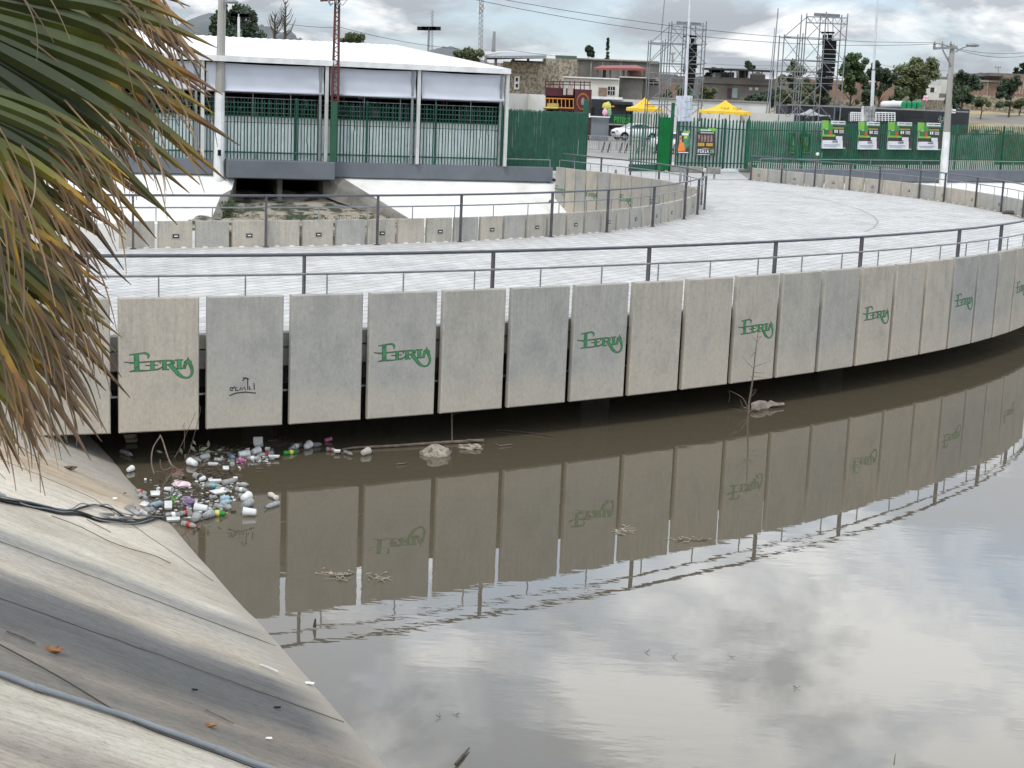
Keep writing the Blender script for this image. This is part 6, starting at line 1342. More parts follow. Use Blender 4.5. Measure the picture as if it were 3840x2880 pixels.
# bollards and planters
for vx, yt, yb, lab in ((1542.5, 363, 387, 'short steel bollard on the paving right of the gate'), (1469, 362, 396, 'short steel bollard behind the rail nearest the gate post'), (1478, 362, 391, 'short steel bollard just right of another behind the rail'), (1329, 366, 394, 'short steel bollard in front of the gate opening')):
    b = gz(vx, yb, ZD); t_ = at(vx, yt, b.y); mb = MB(); mb.lathe([(.055, 0), (.055, t_.z - ZD - .02), (.04, t_.z - ZD)], m_galv, Matrix.Translation(b), 10); tag(mb.build('bollard'), lab, 'bollard', 'steel bollards by the gate')
for v0, v1, lab in ((1449, 1485, 'worn concrete block under the banner pole'), (1487, 1519, 'worn concrete block under the white sheeting fence'), (1528, 1557, 'pale concrete block at the foot of the sheeting fence')):
    a, b = at(v0, 366, 82.9), at(v1, 367, 83.2); mb = MB(); mb.prism([(a.x, a.y), (b.x, b.y), (b.x, b.y + .5), (a.x, a.y + .5)], ZD, ZD + .33, m_slab); tag(mb.build('concrete_block', bevel=.05), lab, 'concrete block', 'concrete blocks under the fence')
p = gz(1606, 371, ZD); mb = MB(); mb.prism([(p.x - .3, p.y - .2), (p.x + .5, p.y - .5), (p.x + .7, p.y), (p.x - .1, p.y + .4)], ZD, ZD + .42, m_slab); tag(mb.build('kerb_block', bevel=.04), 'low concrete kerb block ending the far right parapet', 'kerb')
mb = MB(); p = gz(2192, 463, ZD)
for i in range(5): mb.ball(p + Vector((i * .2 - .35, rnd.uniform(-.1, .1), .06)), .13, mat('brown_cloth', (.16, .11, .09), (.08, .06, .05), 8, .9), 10, 6, .5, i, (1.3, 1, .6))
tag(mb.build('cloth_bundle', smooth=True), 'crumpled brown cloth lying against the far right parapet', 'cloth')
mb = MB(); p = at(1459 + 306, 334, fyr(1765) - 1.0); mb.ball(at(1766, 333, 80), .09, m_white, 10, 6); tag(mb.build('lamp_globe'), 'small white globe on the far right rail', 'lamp')

mb = MB(); Y8 = lambda x, y: (2700 + x / 1.9404, 550 + y / 1.9404)
P = [gz(*px(*Y8(x, y)), ZD + .004) for x, y in ((230, 305), (500, 340), (800, 395), (1000, 450), (1110, 500), (1152, 545), (1120, 590), (1040, 625))]; C = []
for i in range(len(P) - 1): C += [P[i].lerp(P[i + 1], k / 6) for k in range(6)]
vs = []
for i, c in enumerate(C): t = (C[min(i + 1, len(C) - 1)] - C[max(i - 1, 0)]).normalized(); n_ = Vector((-t.y, t.x, 0)) * .03; vs += [c - n_, c + n_]
mb.add(vs, [(2 * i, 2 * i + 1, 2 * i + 3, 2 * i + 2) for i in range(len(C) - 1)], mat('paving_joint', (.30, .29, .28))); struct(mb.build('paving_joint'))
# ------------------------------------------------------------------ weeds
def tuft(mb, p, n, h, M, r_):
    for i in range(n):
        a = r_.uniform(0, 6.28); l = h * r_.uniform(.5, 1.2); d = Vector((math.cos(a), math.sin(a), 0)); s = Vector((-d.y, d.x, 0)) * l * .12; q = p + Vector((r_.gauss(0, h * .5), r_.gauss(0, h * .5), 0)); mb.add([q - s * .4, q + d * l * .3 + Vector((0, 0, l * .7)) - s, q + d * l * .6 + Vector((0, 0, l)), q + d * l * .3 + Vector((0, 0, l * .7)) + s], [(0, 1, 2, 3)], M)
mb = MB(); r_ = random.Random(3)
for i in range(150):
    vx = r_.uniform(470, 840); vy = 468 + r_.gauss(0, 3) - (5 if vx < 560 else 0); p = at(vx, vy, 62 + r_.uniform(-1, 1.5)); p.z = max(.02, p.z - .1); tuft(mb, p, 5, .10, m_weed, r_)
for i in range(60): p = at(r_.uniform(480, 506), r_.uniform(440, 472), 63.2); tuft(mb, p, 5, .16, m_weed, r_)
tag(mb.build('weeds'), 'green weeds growing along the foot of the rubble apron', 'weeds', kind='stuff')
mb = MB()
for i in range(150):
    f = r_.random(); c = CI[int(len(CI) * (.19 + .28 * f))]; p = Vector((c.x + r_.gauss(0, .2) - .4, c.y + .5 + r_.random() * 1.5, .3 + r_.random() * 1.0)); tuft(mb, p, 7, .3, m_weed, r_)
tag(mb.build('weeds'), 'dark weeds seen through the gaps of the inner parapet panels', 'weeds', kind='stuff')

# ------------------------------------------------------------------ things on the near bank
mb = MB(); P = [onb(x, y, .03) for x, y in ((-120, 2486), (0, 2541), (130, 2592), (237, 2624), (475, 2702), (807, 2820), (949, 2875), (1100, 2925))]
Q = []
for i in range(len(P) - 1): Q += [P[i].lerp(P[i + 1], k / 6) for k in range(6)]
th = Th('drain_pipe', 'grey plastic pipe running down the bottom left of the concrete bank', 'pipe', base=P[0]); mb.tube(Q, .021, m_pvc, 12); th.part(mb, 'tube', smooth=True)
for f in (2, 5): a = P[f]; b = P[f].lerp(P[f + 1], .03 * 6 / (P[f + 1] - P[f]).length * .4); mb = MB(); mb.tube([a, b], .026, m_pvc, 12); th.part(mb, 'coupling')
def bankcable(pts, r, M, label, lift=.02, name='cable', group='cables lying on the bank'):
    P = [onb(x, y, lift) for x, y in pts]; C = catmull3(P); mb = MB(); mb.tube(C, r, M, 6); return tag(mb.build(name), label, 'cable', group)
def catmull3(P, k=7):
    out = []; Q = [P[0] * 2 - P[1]] + P + [P[-1] * 2 - P[-2]]
    for i in range(1, len(Q) - 2):
        for j in range(k): t = j / k; a, b, c, d = Q[i - 1:i + 3]; out.append(.5 * ((2 * b) + (c - a) * t + (2 * a - 5 * b + 4 * c - d) * t * t + (3 * b - a - 3 * c + d) * t ** 3))
    out.append(P[-1]); return out
bankcable([(-80, 2390), (0, 2427), (231, 2553), (420, 2668), (556, 2742), (678, 2788), (830, 2842), (1050, 2925)], .006, m_cable, 'thin dark cable crossing the bank beside the grey pipe')
Z3 = lambda x, y: (x / 1.8433, 1500 + y / 1.8433)
r_ = random.Random(5)
core = [(-40, 700), (100, 728), (210, 748), (330, 775), (430, 792), (560, 805), (680, 838), (800, 862), (900, 866), (1000, 850), (1090, 828), (1125, 812)]
arch = [(-40, 690), (100, 715), (210, 742), (330, 775), (430, 795), (500, 782), (560, 760), (650, 752), (740, 765), (800, 785), (860, 812), (960, 838), (1060, 830), (1130, 838)]
labs = ['thick black cable in the bundle across the bank, lowest strand', 'black cable arching over the top of the bundle on the bank', 'thin black cable twisted along the middle of the bundle', 'pale cable woven through the black bundle on the bank', 'black cable ending in loops at the litter pile', 'slim grey cable along the upper side of the bundle']
for k in range(6):
    src = arch if k in (1, 5) else core
    pts = [Z3(x, y + (r_.uniform(-11, 11) if 0 < i < len(src) - 1 else 0) + (k - 2) * 3 * (k not in (1, 5))) for i, (x, y) in enumerate(src)]
    bankcable(pts, (.017, .014, .009, .008, .012, .008)[k], (m_cable, m_cable, m_cable, m_pvc, m_cable, m_pvc)[k], labs[k], .02 + .008 * k)
bankcable([Z3(*p) for p in ((355, 812), (460, 850), (560, 890), (640, 930), (760, 990), (900, 1040), (1060, 1085), (1180, 1140))], .0045, m_cable, 'single thin cable trailing down the bank below the bundle')
bankcable([Z3(*p) for p in ((600, 838), (680, 880), (765, 925))], .005, m_twig, 'thin dry stick lying below the cable bundle', name='stick', group=None)
def flatcup(p0, p1, label, M=None, r=.05):
    a, b = onb(*Z3(*p0), .04), onb(*Z3(*p1), .04); L_ = (b - a).length; T = Matrix.Translation(a) @ (b - a).to_track_quat('Z', 'Y').to_matrix().to_4x4() @ Matrix.Diagonal((1, .5, 1, 1)); mb = MB(); mb.lathe([(r * .7, 0), (r * .72, .004), (r, L_), (r * .94, L_), (r * .66, .01)], M or m_clear, T, 14); return tag(mb.build('plastic_cup', smooth=True), label, 'cup', 'cups among the litter')
flatcup((800, 838), (898, 840), 'clear plastic cup caught in the cable bundle on the bank'); flatcup((700, 806), (775, 816), 'crushed clear cup left of another in the cable bundle', r=.04)
flatcup((965, 812), (885, 760), 'large translucent cup lying on the bank above the cables', r=.06); flatcup((40, 690), (-30, 662), 'clear bottle half under the cables at the left edge', r=.045)
m_dryleaf = mat('dry_leaf', (.30, .15, .06), (.16, .08, .04), 10, .8)
for (x, y), lab, s, M in (((195, 2444), 'orange crumpled dry leaf on the dark stained bank', .06, m_dryleaf), ((258, 1760), 'brown dead leaf on the tan stain of the upper bank', .07, mat('brown_leaf', (.12, .07, .04))), ((1160, 2568), 'white scrap on the bank close to the waterline', .03, m_white), ((790, 2727), 'small reddish dry leaf low on the bank', .035, m_dryleaf), ((1010, 2776), 'tiny white cigarette end on the lower bank', .018, m_white), ((1040, 2660), 'small dark pebble on the lower bank', .02, m_speaker), ((730, 2595), 'dark pebble on the middle of the stained bank', .018, m_speaker)):
    p = onb(x, y, .02); mb = MB(); mb.ball(p, s, M, 9, 6, .9, x, (1.5, .8, .35)); tag(mb.build('litter_scrap'), lab, 'scrap', 'scraps on the bank')
bankcable([(975, 2499), (1010, 2512), (1042, 2526)], .009, m_white, 'white plastic spoon lying near the waterline', .02, 'plastic_spoon', None)
bankcable([(25, 2376), (80, 2396), (135, 2420)], .008, m_twig, 'dry stick on the lower left bank', .02, 'stick', None)
bankcable([(770, 2670), (830, 2698), (875, 2722)], .006, m_twig, 'short dry stick on the lower middle bank', .02, 'stick', None)

# ------------------------------------------------------------------ floating litter
R1 = lambda x, y: (300 + x / 2.765, 1550 + y / 2.765)
R2 = lambda x, y: (900 + x / 2.212, 1550 + y / 2.212)
def wpt(x, y, z=.02):
    p = gz(*px(x, y), z); b = onb(x, y, .03)
    return b if (b.z > z and 1 < b.y < p.y) else p
def axisT(a, b): return Matrix.Translation(a) @ (b - a).to_track_quat('Z', 'Y').to_matrix().to_4x4()
def bottle(a, b, body=None, lab=None, cap=None, label='', r=None, crush=.0, name='plastic_bottle'):
    a, b = wpt(*a), wpt(*b); L_ = (b - a).length; k = min(1, .34 / max(L_, .01)); b = a + (b - a) * k; L_ = max(.12, (b - a).length); r = (r or L_ * .135) * 1.15; T = axisT(a + Vector((0, 0, r * .35)), b + Vector((0, 0, r * .3))); e = empty(name, label, 'bottle', 'plastic bottles in the floating litter', a)
    Tl = Matrix.Translation(-Vector(a)) @ T; mb = MB(); mb.lathe([(r * .2, 0), (r * .8, 0), (r, L_ * .05), (r * (1 - crush), L_ * .3), (r * (.93 - crush * .5), L_ * .42), (r * .99, L_ * .5), (r * .94, L_ * .58), (r, L_ * .66), (r * .75, L_ * .79), (r * .33, L_ * .90), (r * .3, L_ * .96)], body or m_clear, Tl, 12); mb.build('bottle_body', e, True)
    if lab: mb = MB(); mb.lathe([(r * 1.02, L_ * .36), (r * 1.04, L_ * .38), (r * 1.04, L_ * .56), (r * 1.02, L_ * .58)], lab, Tl, 12); mb.build('label_band', e, True)
    if cap: mb = MB(); mb.lathe([(r * .38, L_ * .93), (r * .38, L_ * 1.0)], cap, Tl, 10); mb.build('cap', e)
    return e
def cup(a, b, M=None, label='', r=None):
    a, b = wpt(*a), wpt(*b); L_ = min(.17, max(.09, (b - a).length)); b = a + (b - a).normalized() * L_; r = r or L_ * .36; T = axisT(a + Vector((0, 0, r * .5)), b + Vector((0, 0, r * .55))); mb = MB(); mb.lathe([(r * .1, 0), (r * .68, 0), (r * .72, .006), (r * .98, L_ * .93), (r * 1.05, L_ * .95), (r * 1.05, L_), (r * .94, L_), (r * .64, .012)], M or m_foam, T, 16); return tag(mb.build('foam_cup', smooth=True), label, 'cup', 'cups among the litter')
def tray(c, w_, d, label, tilt=.2, rz=.3, M=None, h=.03, box=False):
    p = wpt(*c); M = M or m_foam; mb = MB(); R = Matrix.Rotation(rz, 3, 'Z') @ Matrix.Rotation(tilt, 3, 'X'); w2, d2 = w_ / 2, d / 2; vs = [(-w2 * .8, -d2 * .8, 0), (w2 * .8, -d2 * .8, 0), (w2 * .8, d2 * .8, 0), (-w2 * .8, d2 * .8, 0), (-w2, -d2, h), (w2, -d2, h), (w2, d2, h), (-w2, d2, h)]; vs = [p + R @ Vector(v) + Vector((0, 0, .015)) for v in vs]
    mb.add(vs, [(3, 2, 1, 0), (0, 1, 5, 4), (1, 2, 6, 5), (2, 3, 7, 6), (3, 0, 4, 7)], M)
    if box: up_ = R @ Vector((0, d2, h)); vs2 = [vs[7], vs[6], vs[6] + R @ Vector((0, d * .45, d * .8)), vs[7] + R @ Vector((0, d * .45, d * .8))]; mb.add(vs2, [(0, 1, 2, 3)], M)
    else: mb.add([v + Vector((0, 0, .002)) for v in vs[:4]], [(0, 1, 2, 3)], M)
    return tag(mb.build('foam_tray', bevel=0), label, 'tray', 'foam trays among the litter')
bottle(R1(1325, 1045), R1(1535, 1048), m_gbottle, m_ylab, m_orange, 'green plastic bottle with a yellow label at the right end of the lower litter', .038)
bottle(R1(1060, 1145), R1(1215, 1185), None, m_red, m_red, 'clear bottle with red label and red cap floating below the litter pile', .032)
bottle(R1(2060, 935), R1(1915, 985), None, None, m_blue, 'clear bottle with a dark blue cap floating alone at the right', .032)
bottle(R1(1300, 755), R1(1480, 762), None, m_cyan, None, 'clear bottle with a cyan label in the middle of the litter', .034)
bottle(R1(1485, 735), R1(1625, 700), mat('dusty_plastic', (.34, .33, .30)), None, None, 'dusty brownish bottle behind the cyan labelled one', .04)
bottle(R1(1415, 790), R1(1570, 820), None, m_white, m_white, 'clear bottle with a white cap just below the cyan labelled bottle', .033)
bottle(R1(1620, 745), R1(1755, 748), None, None, None, 'crushed clear bottle right of the dusty brownish one', .033, .3)
bottle(R1(745, 990), R1(905, 920), mat('bluegrey_plastic', (.30, .38, .43)), None, None, 'blue-grey bottle lying diagonally at the left of the pile', .036)
bottle(R1(690, 850), R1(575, 818), None, m_red, m_red, 'clear bottle with red cap pointing at the bank, highest on the left', .03)
bottle(R1(605, 870), R1(715, 905), None, None, m_speaker, 'clear bottle with a dark cap at the bank edge', .034)
bottle(R1(665, 960), R1(765, 925), None, m_blue, m_mag, 'small bottle with a bright blue label at the left of the pile', .03)
bottle(R1(690, 1045), R1(850, 1000), None, None, None, 'large clear bottle at the lower left of the pile', .04, .15)
bottle(R1(885, 1075), R1(1055, 1062), None, m_white, None, 'clear bottle with a white label in the lowest row of the pile', .04)
bottle(R1(1040, 1050), R1(1160, 1035), None, m_red, None, 'clear bottle with a faded red label under the white cup', .034, .2)
bottle(R1(1150, 1075), R1(1115, 990), mat('smoky_plastic', (.22, .21, .20)), None, None, 'smoky upright bottle standing in the lowest row of the pile', .034)
bottle(R1(1460, 895), R1(1565, 880), mat('pale_blue_plastic', (.35, .50, .55)), None, None, 'pale blue bottle at the right of the pile, upper of two', .034)
bottle(R1(1465, 945), R1(1565, 915), mat('pale_blue_plastic'  , (.35, .50, .55)), None, m_white, 'pale blue bottle at the right of the pile, lower of two', .034)
bottle(R1(1405, 965), R1(1490, 985), None, None, None, 'short clear bottle left of the lower pale blue ones', .036, .2)
bottle(R1(1500, 975), R1(1568, 990), None, None, None, 'short clear bottle directly under the pale blue pair', .038, .1)
bottle(R1(1640, 865), R1(1725, 858), None, None, m_cyan, 'small clear bottle behind the tilted foam cup', .03)
bottle(R1(2040, 890), R1(1950, 835), mat('milky_plastic', (.62, .58, .54)), None, None, 'milky crumpled bottle floating above the blue capped one', .035, .3)
bottle(R1(1345, 872), R1(1425, 880), None, None, None, 'clear bottle half hidden beneath the diamond shaped tray', .03, .2)
bottle(R1(1615, 790), R1(1745, 812), None, m_white, None, 'clear bottle with pale band under the crushed bottle', .03)
bottle(R1(1140, 460), R1(1255, 505), None, None, None, 'clear bottle among leaves beside the upper foam cup', .035)
bottle(R1(1540, 440), R1(1605, 475), mat('steel_blue_plastic', (.16, .26, .34)), None, None, 'steel blue bottle in the upper strand of litter', .034)
bottle(R1(1580, 545), R1(1575, 480), None, None, None, 'clear upright bottle bobbing at the end of the upper strand', .036)
bottle(R1(1860, 478), R1(1715, 470), None, m_white, m_mag, 'clear bottle with white label and magenta cap in the upper strand', .034)
bottle(R1(2000, 415), R1(1825, 452), None, m_red, None, 'long clear bottle with small red label under the deck edge', .034)
bottle(R1(1395, 485), R1(1480, 492), None, None, None, 'clear bottle at the left of the upper strand', .03, .2)
bottle(R2(362, 338), R2(482, 318), m_gbottle, m_ylab, None, 'green plastic bottle with pale label floating in the upper strand', .034)
bottle(R2(505, 266), R2(392, 304), m_clear, m_white, m_mag, 'white and magenta bottle in the shade beside the green one', .038)
bottle(R2(598, 268), R2(680, 262), mat('smoky_plastic', (.22, .21, .20)), None, None, 'smoky bottle in the shade right of the foam cup', .034)
bottle(R2(716, 302), R2(800, 308), None, m_red, None, 'clear bottle with small red label by a white tray', .03)
bottle(R2(868, 325), R2(935, 350), mat('smoky_plastic', (.22, .21, .20)), None, None, 'grey crushed bottle right of the white tray', .03, .3)
bottle(R1(430, 400), R1(560, 450), None, None, None, 'dim clear bottle in the shade at the far left below the panels', .036, .1)
for a, b, M, lab in ((R1(1200, 545), R1(1068, 495), None, 'large white foam cup lying beneath the hanging sticks'), (R1(1250, 480), R1(1322, 462), mat('grey_cup', (.42, .42, .41)), 'grey cup with its open end facing right in the leaves'), (R1(880, 798), R1(955, 808), None, 'white foam cup beside the forked stick'), (R1(1320, 1010), R1(1168, 1000), None, 'big white foam container at the front of the pile'), (R1(1690, 905), R1(1760, 870), None, 'white foam cup tilted beside the lidded clear cup'), (R1(1700, 975), R1(1822, 920), m_clear, 'clear cup with a dark lid floating at the right'), (R1(1826, 1050), R1(1675, 1042), None, 'white foam cup floating alone, mouth to the left'), (R1(1790, 425), R1(1885, 388), None, 'white foam cup leaning in the upper strand'), (R1(1645, 445), R1(1765, 432), None, 'white foam cup lying left of the leaning one'), (R1(1290, 1090), R1(1362, 1060), m_clear, 'small clear cup under the green bottle'), (R1(1180, 1125), R1(1215, 1085), m_clear, 'small clear cup at the lowest edge of the pile'), (R2(548, 292), R2(602, 255), None, 'white foam cup in the shade of the panels'), (R2(1018, 345), R2(1088, 318), mat('beige_cup', (.45, .42, .36)), 'beige cup drifting right of the litter'), (R1(500, 605), R1(540, 585), None, 'small white cup floating near the bank in the shade'), (R1(690, 1080), R1(640, 1060), None, 'white foam cup against the bank at the lower left'), (R1(1190, 665), R1(1245, 690), mat('grey_cup', (.42, .42, .41)), 'grey cup floating above the purple bag'), (R1(1245, 700), R1(1285, 685), None, 'small white cup end next to the grey cup')):
    cup(a, b, M, lab)
tray(R1(1400, 722), .18, .10, 'white foam tray lying flat above the cyan labelled bottle', .05); tray(R1(1432, 838), .20, .16, 'diamond shaped white foam tray in the middle of the pile', .05, .8); tray(R1(780, 855), .13, .12, 'white foam tray on the left of the forked stick', .3); tray(R1(672, 990), .12, .09, 'white foam tray on the bank edge left of the blue-grey bottle', .3, -.5)
tray(R1(965, 1120), .17, .08, 'thin white tray at the lowest left of the pile', .25, .3); tray(R1(915, 1000), .10, .07, 'folded white foam box left of the purple bag', .2, .2, box=True); tray(R1(1850, 345), .15, .10, 'open white foam box in the upper strand', .2, .3, box=True); tray(R1(1945, 390), .08, .08, 'small square white tray right of the foam box', .3, .1)
tray(R1(2012, 465), .17, .05, 'narrow white tray at the right of the upper strand', .1, .1); tray(R1(1512, 590), .09, .10, 'small white tray below the upper strand', .3, .2); tray(R2(806, 328), .10, .06, 'small white tray drifting by the long pole', .2, .1); tray(R1(1380, 545), .15, .05, 'white strip of foam under the leaves', .1, .1); tray(R1(1200, 925), .05, .09, 'upright shard of white foam above the big container', 1.2, .2)
tray(R1(525, 290), .20, .16, 'dim pale box in the shade below the lettered panel', .3, .4, mat('dim_box', (.30, .24, .18)), .06)
def bag(c, r, M, label, sq=(1.2, .8, .6), jit=.5): p = wpt(*c); mb = MB(); mb.ball(p + Vector((0, 0, r * sq[2] * .5)), r, M, 14, 9, jit, c[0], sq); rj = random.Random(int(c[0])); mb.v = [tuple(Vector(v) + Vector((rj.uniform(-1, 1), rj.uniform(-1, 1), rj.uniform(-1, .6))) * r * .13) for v in mb.v]; return tag(mb.build('plastic_bag', smooth=False), label, 'bag', 'plastic bags in the litter')
bag(R1(1055, 755), .115, mat('pink_print_foam', (.75, .42, .50), (.80, .72, .74), 16, .4), 'pink and white printed food box floating by the forked stick', (1.15, .7, .42), .25)
bag(R1(1120, 960), .085, m_purple, 'crumpled purple patterned bag at the front of the pile', (1, .8, 1)); bag(R1(1665, 500), .06, m_mag, 'magenta plastic packet in the upper strand', (1.1, .7, .6)); bag(R1(1020, 665), .08, mat('brown_bag', (.24, .18, .14), (.14, .11, .09), 9), 'brown bag tied with a red ribbon under the forked stick', (1, .8, .8))
mb = MB(); a = wpt(*R1(960, 655)); b = wpt(*R1(1075, 650)); mb.tube([a + Vector((0, -.03, .07)), a.lerp(b, .5) + Vector((0, -.07, .11)), b + Vector((0, -.02, .10))], .012, m_red, 5); tag(mb.build('red_ribbon'), 'bright red ribbon over the brown bag', 'ribbon')
mb = MB(); p = wpt(*R1(960, 930))
for i in range(7): a = i * .9; mb.add([p, p + Vector((.03 * math.cos(a + .5), .03 * math.sin(a + .5), .07)), p + Vector((.08 * math.cos(a), .06 * math.sin(a), .12 - .02 * i)), p + Vector((.03 * math.cos(a - .5), .03 * math.sin(a - .5), .06))], [(0, 1, 2, 3)], m_leafg)
tag(mb.build('green_leaves'), 'bright green leafy sprig left of the purple bag', 'leaves')
tag((lambda m_: (m_.lathe([(.03, 0), (.033, .004), (.033, .12), (.028, .125)], m_mag, axisT(wpt(*R2(702, 225)), wpt(*R2(785, 222)) + Vector((0, 0, .04))), 12), m_.build('drink_can'))[1])(MB()), 'pink drink can in the deep shade above the long pole', 'can')
# rafts of twigs and leaf litter
m_paletwig = mat('pale_twig', (.42, .37, .28), (.24, .20, .15), 12, .9)
def raft(cx_, cy_, sx, sy, n, label, seed=0, fn=R1):
    r_ = random.Random(seed); mb = MB(); pal = (m_debris, m_twig, m_debris) if seed < 7 else (m_paletwig, m_paletwig, m_twig)
    for i in range(n):
        p = wpt(*fn(cx_ + r_.gauss(0, sx), cy_ + r_.gauss(0, sy)), .012); a = r_.uniform(0, 6.28); l = r_.uniform(.02, .12); d = Vector((math.cos(a), math.sin(a), r_.uniform(-.1, .25))) * l; mb.tube([p - d, p + d], r_.uniform(.002, .006), r_.choice(pal), 3)
        if i % 2: q = p + d; mb.box(q, (r_.uniform(.006, .02), r_.uniform(.004, .014), .004), pal[0], Matrix.Rotation(a, 3, 'Z'))
    return tag(mb.build('floating_debris'), label, 'debris', kind='stuff')
raft(1230, 850, 110, 40, 420, 'brown raft of twigs and leaf litter between the bottles', 1); raft(1420, 610, 90, 35, 240, 'loose twigs and leaves under the upper strand', 2); raft(1400, 430, 230, 40, 420, 'dark leaf litter along the upper strand', 3); raft(330, 250, 120, 18, 160, 'dim twigs in the shade at the end of the litter', 4, R2); raft(900, 1020, 140, 50, 160, 'fine debris between the lower bottles', 5)
raft(2830, 1652, 26, 5, 90, 'small raft of twigs round the base of the sapling', 6, lambda x, y: (x + 160, y - 130) if 0 else (x, y - 115))
raft(1275, 2158, 32, 12, 30, 'pale twigs floating on the reflection of the third panel', 7, lambda x, y: (x, y)); raft(1412, 2162, 24, 7, 16, 'scatter of pale twigs right of another twig cluster', 8, lambda x, y: (x, y)); raft(2585, 2022, 36, 3, 26, 'line of dark twigs on the panel reflections', 9, lambda x, y: (x, y)); raft(2340, 1992, 18, 8, 20, 'short line of pale scum on the panel reflections', 10, lambda x, y: (x, y))
mb = MB(); r_ = random.Random(31)
for i in range(420):
    if r_.random() < .62: x, y = r_.gauss(1130, 230), r_.gauss(900, 120)
    else: x, y = r_.uniform(1150, 2000), r_.gauss(455, 40)
    p = wpt(*R1(x, y), .015); M = r_.choices((m_foam, m_clear, m_debris, mat('smoky_plastic', (.22, .21, .20)), m_foam, m_clear), (6, 6, 5, 3, 1, 1))[0]; mb.box(p, (r_.uniform(.008, .035), r_.uniform(.006, .02), r_.uniform(.003, .014)), M, Matrix.Rotation(r_.uniform(0, 3), 3, 'Z') @ Matrix.Rotation(r_.uniform(-.6, .6), 3, 'X'))
tag(mb.build('litter_fragments'), 'small torn bits of foam, film and bark between the floating bottles', 'litter', kind='stuff')
# sticks and saplings standing in the water
def stickthing(label, base3, Y, polys, name='driftwood', cat='branch', M=None, fn=R1):
    th = Th(name, label, cat, base=base3)
    for nm, pts, r0, r1 in polys:
        P = catmull3([at(*px(*fn(*p[:2])), Y + (p[2] if len(p) > 2 else 0)) for p in pts], 5); n = len(P); mb = MB(); mb.tube(P, [r0 + (r1 - r0) * i / (n - 1) for i in range(n)], M or m_twig, 5); th.part(mb, nm)
    return th
b = wpt(*R1(825, 920)); Yb = b.y
stickthing('forked bare branch standing in the litter with thin shoots over the panels', b, Yb, [('branch', [(820, 925), (850, 800), (870, 740), (905, 690), (960, 600), (965, 540)], .017, .013), ('branch', [(965, 560, .0), (935, 510, .2), (900, 420, .5), (860, 290, .9), (830, 225, 1.2)], .013, .009), ('branch', [(770, 630, .6), (745, 540, .7), (742, 440, .8), (765, 340, 1.0), (830, 240, 1.3)], .011, .009), ('branch', [(960, 545), (1010, 580), (1060, 610), (1105, 655)], .012, .006), ('branch', [(945, 560), (880, 590), (840, 560), (830, 480)], .011, .008),
  ('shoot', [(975, 470, .5), (1020, 390, .5), (1070, 290, .4), (1110, 190, .3), (1160, 80, .2), (1200, -10, .1)], .005, .003), ('shoot', [(1090, 500, .4), (1140, 380, .4), (1180, 240, .3), (1220, 90, .2), (1250, -40, .1), (1235, -80, .1)], .005, .003), ('shoot', [(1080, 370, .4), (1085, 200, .4), (1075, 120, .4), (1090, 95, .4)], .004, .002), ('shoot', [(1085, 190, .3), (1060, 140, .3), (1095, 120, .3)], .003, .002), ('twig', [(870, 740), (900, 650), (920, 590)], .006, .003), ('twig', [(860, 860), (930, 850), (990, 870)], .005, .003), ('twig', [(780, 600), (870, 610), (950, 640)], .004, .002), ('twig', [(1080, 470, .5), (1200, 430, .5), (1280, 390, .6)], .004, .002), ('twig', [(1250, 410, .7), (1420, 400, .7), (1590, 415, .7)], .004, .003), ('twig', [(1040, 600), (1055, 680), (990, 770), (930, 880)], .004, .003)])
th = Th('seedling', 'leafy weed seedlings in the shade behind the forked branch', 'plant', base=wpt(*R1(1240, 470))); mb = MB(); r_ = random.Random(8)
for (x, y), L_, a in (((1200, 400), .17, 2.2), ((1230, 385), .20, .4), ((1330, 360), .16, 1.5), ((1290, 400), .15, .2), ((860, 410), .13, 2.8), ((1060, 430), .16, 1.8), ((1200, 330), .12, 2.0), ((1080, 470), .12, 1.2), ((1420, 385), .12, .3)):
    p = at(*px(*R1(x, y)), Yb + .9); d = Vector((math.cos(a), -.2, math.sin(a))).normalized() * L_ / 1.3; s = Vector((-d.z, 0, d.x)) * .2; mb.add([p, p + d * .5 + s, p + d, p + d * .5 - s], [(0, 1, 2, 3)], mat('dull_leaf', (.16, .19, .13), (.09, .11, .07), 9))
th.part(mb, 'leaves'); pipe(th, 'stem', [wpt(*R1(1240, 470)), at(*px(*R1(1240, 340)), Yb + .9)], .004, m_twig)
Z2 = lambda x, y: (1300 + x / 2.074, 900 + y / 2.074); Z3b = lambda x, y: (2200 + x / 2.074, 900 + y / 2.074)
b = wpt(*Z2(820, 1562)); stickthing('thin bent sapling rising from the water in front of two panels', b, b.y, [('stem', [(820, 1570), (818, 1440), (815, 1300), (800, 1210), (775, 1120), (735, 1040), (690, 1010)], .014, .003)] + [('twig', [(x, y), (x + dx, y + dy), (x + dx * 2, y + dy * 1.7)], .003, .0015) for x, y, dx, dy in ((815, 1290, 20, 20), (822, 1360, 35, -10), (805, 1300, -40, 2), (775, 1120, -35, -10), (780, 1140, 22, -8), (760, 1080, 20, -12), (735, 1040, -25, -15), (720, 1020, -20, 10), (812, 1280, -10, -15), (770, 1165, -32, -2))], 'sapling', 'sapling', fn=Z2)
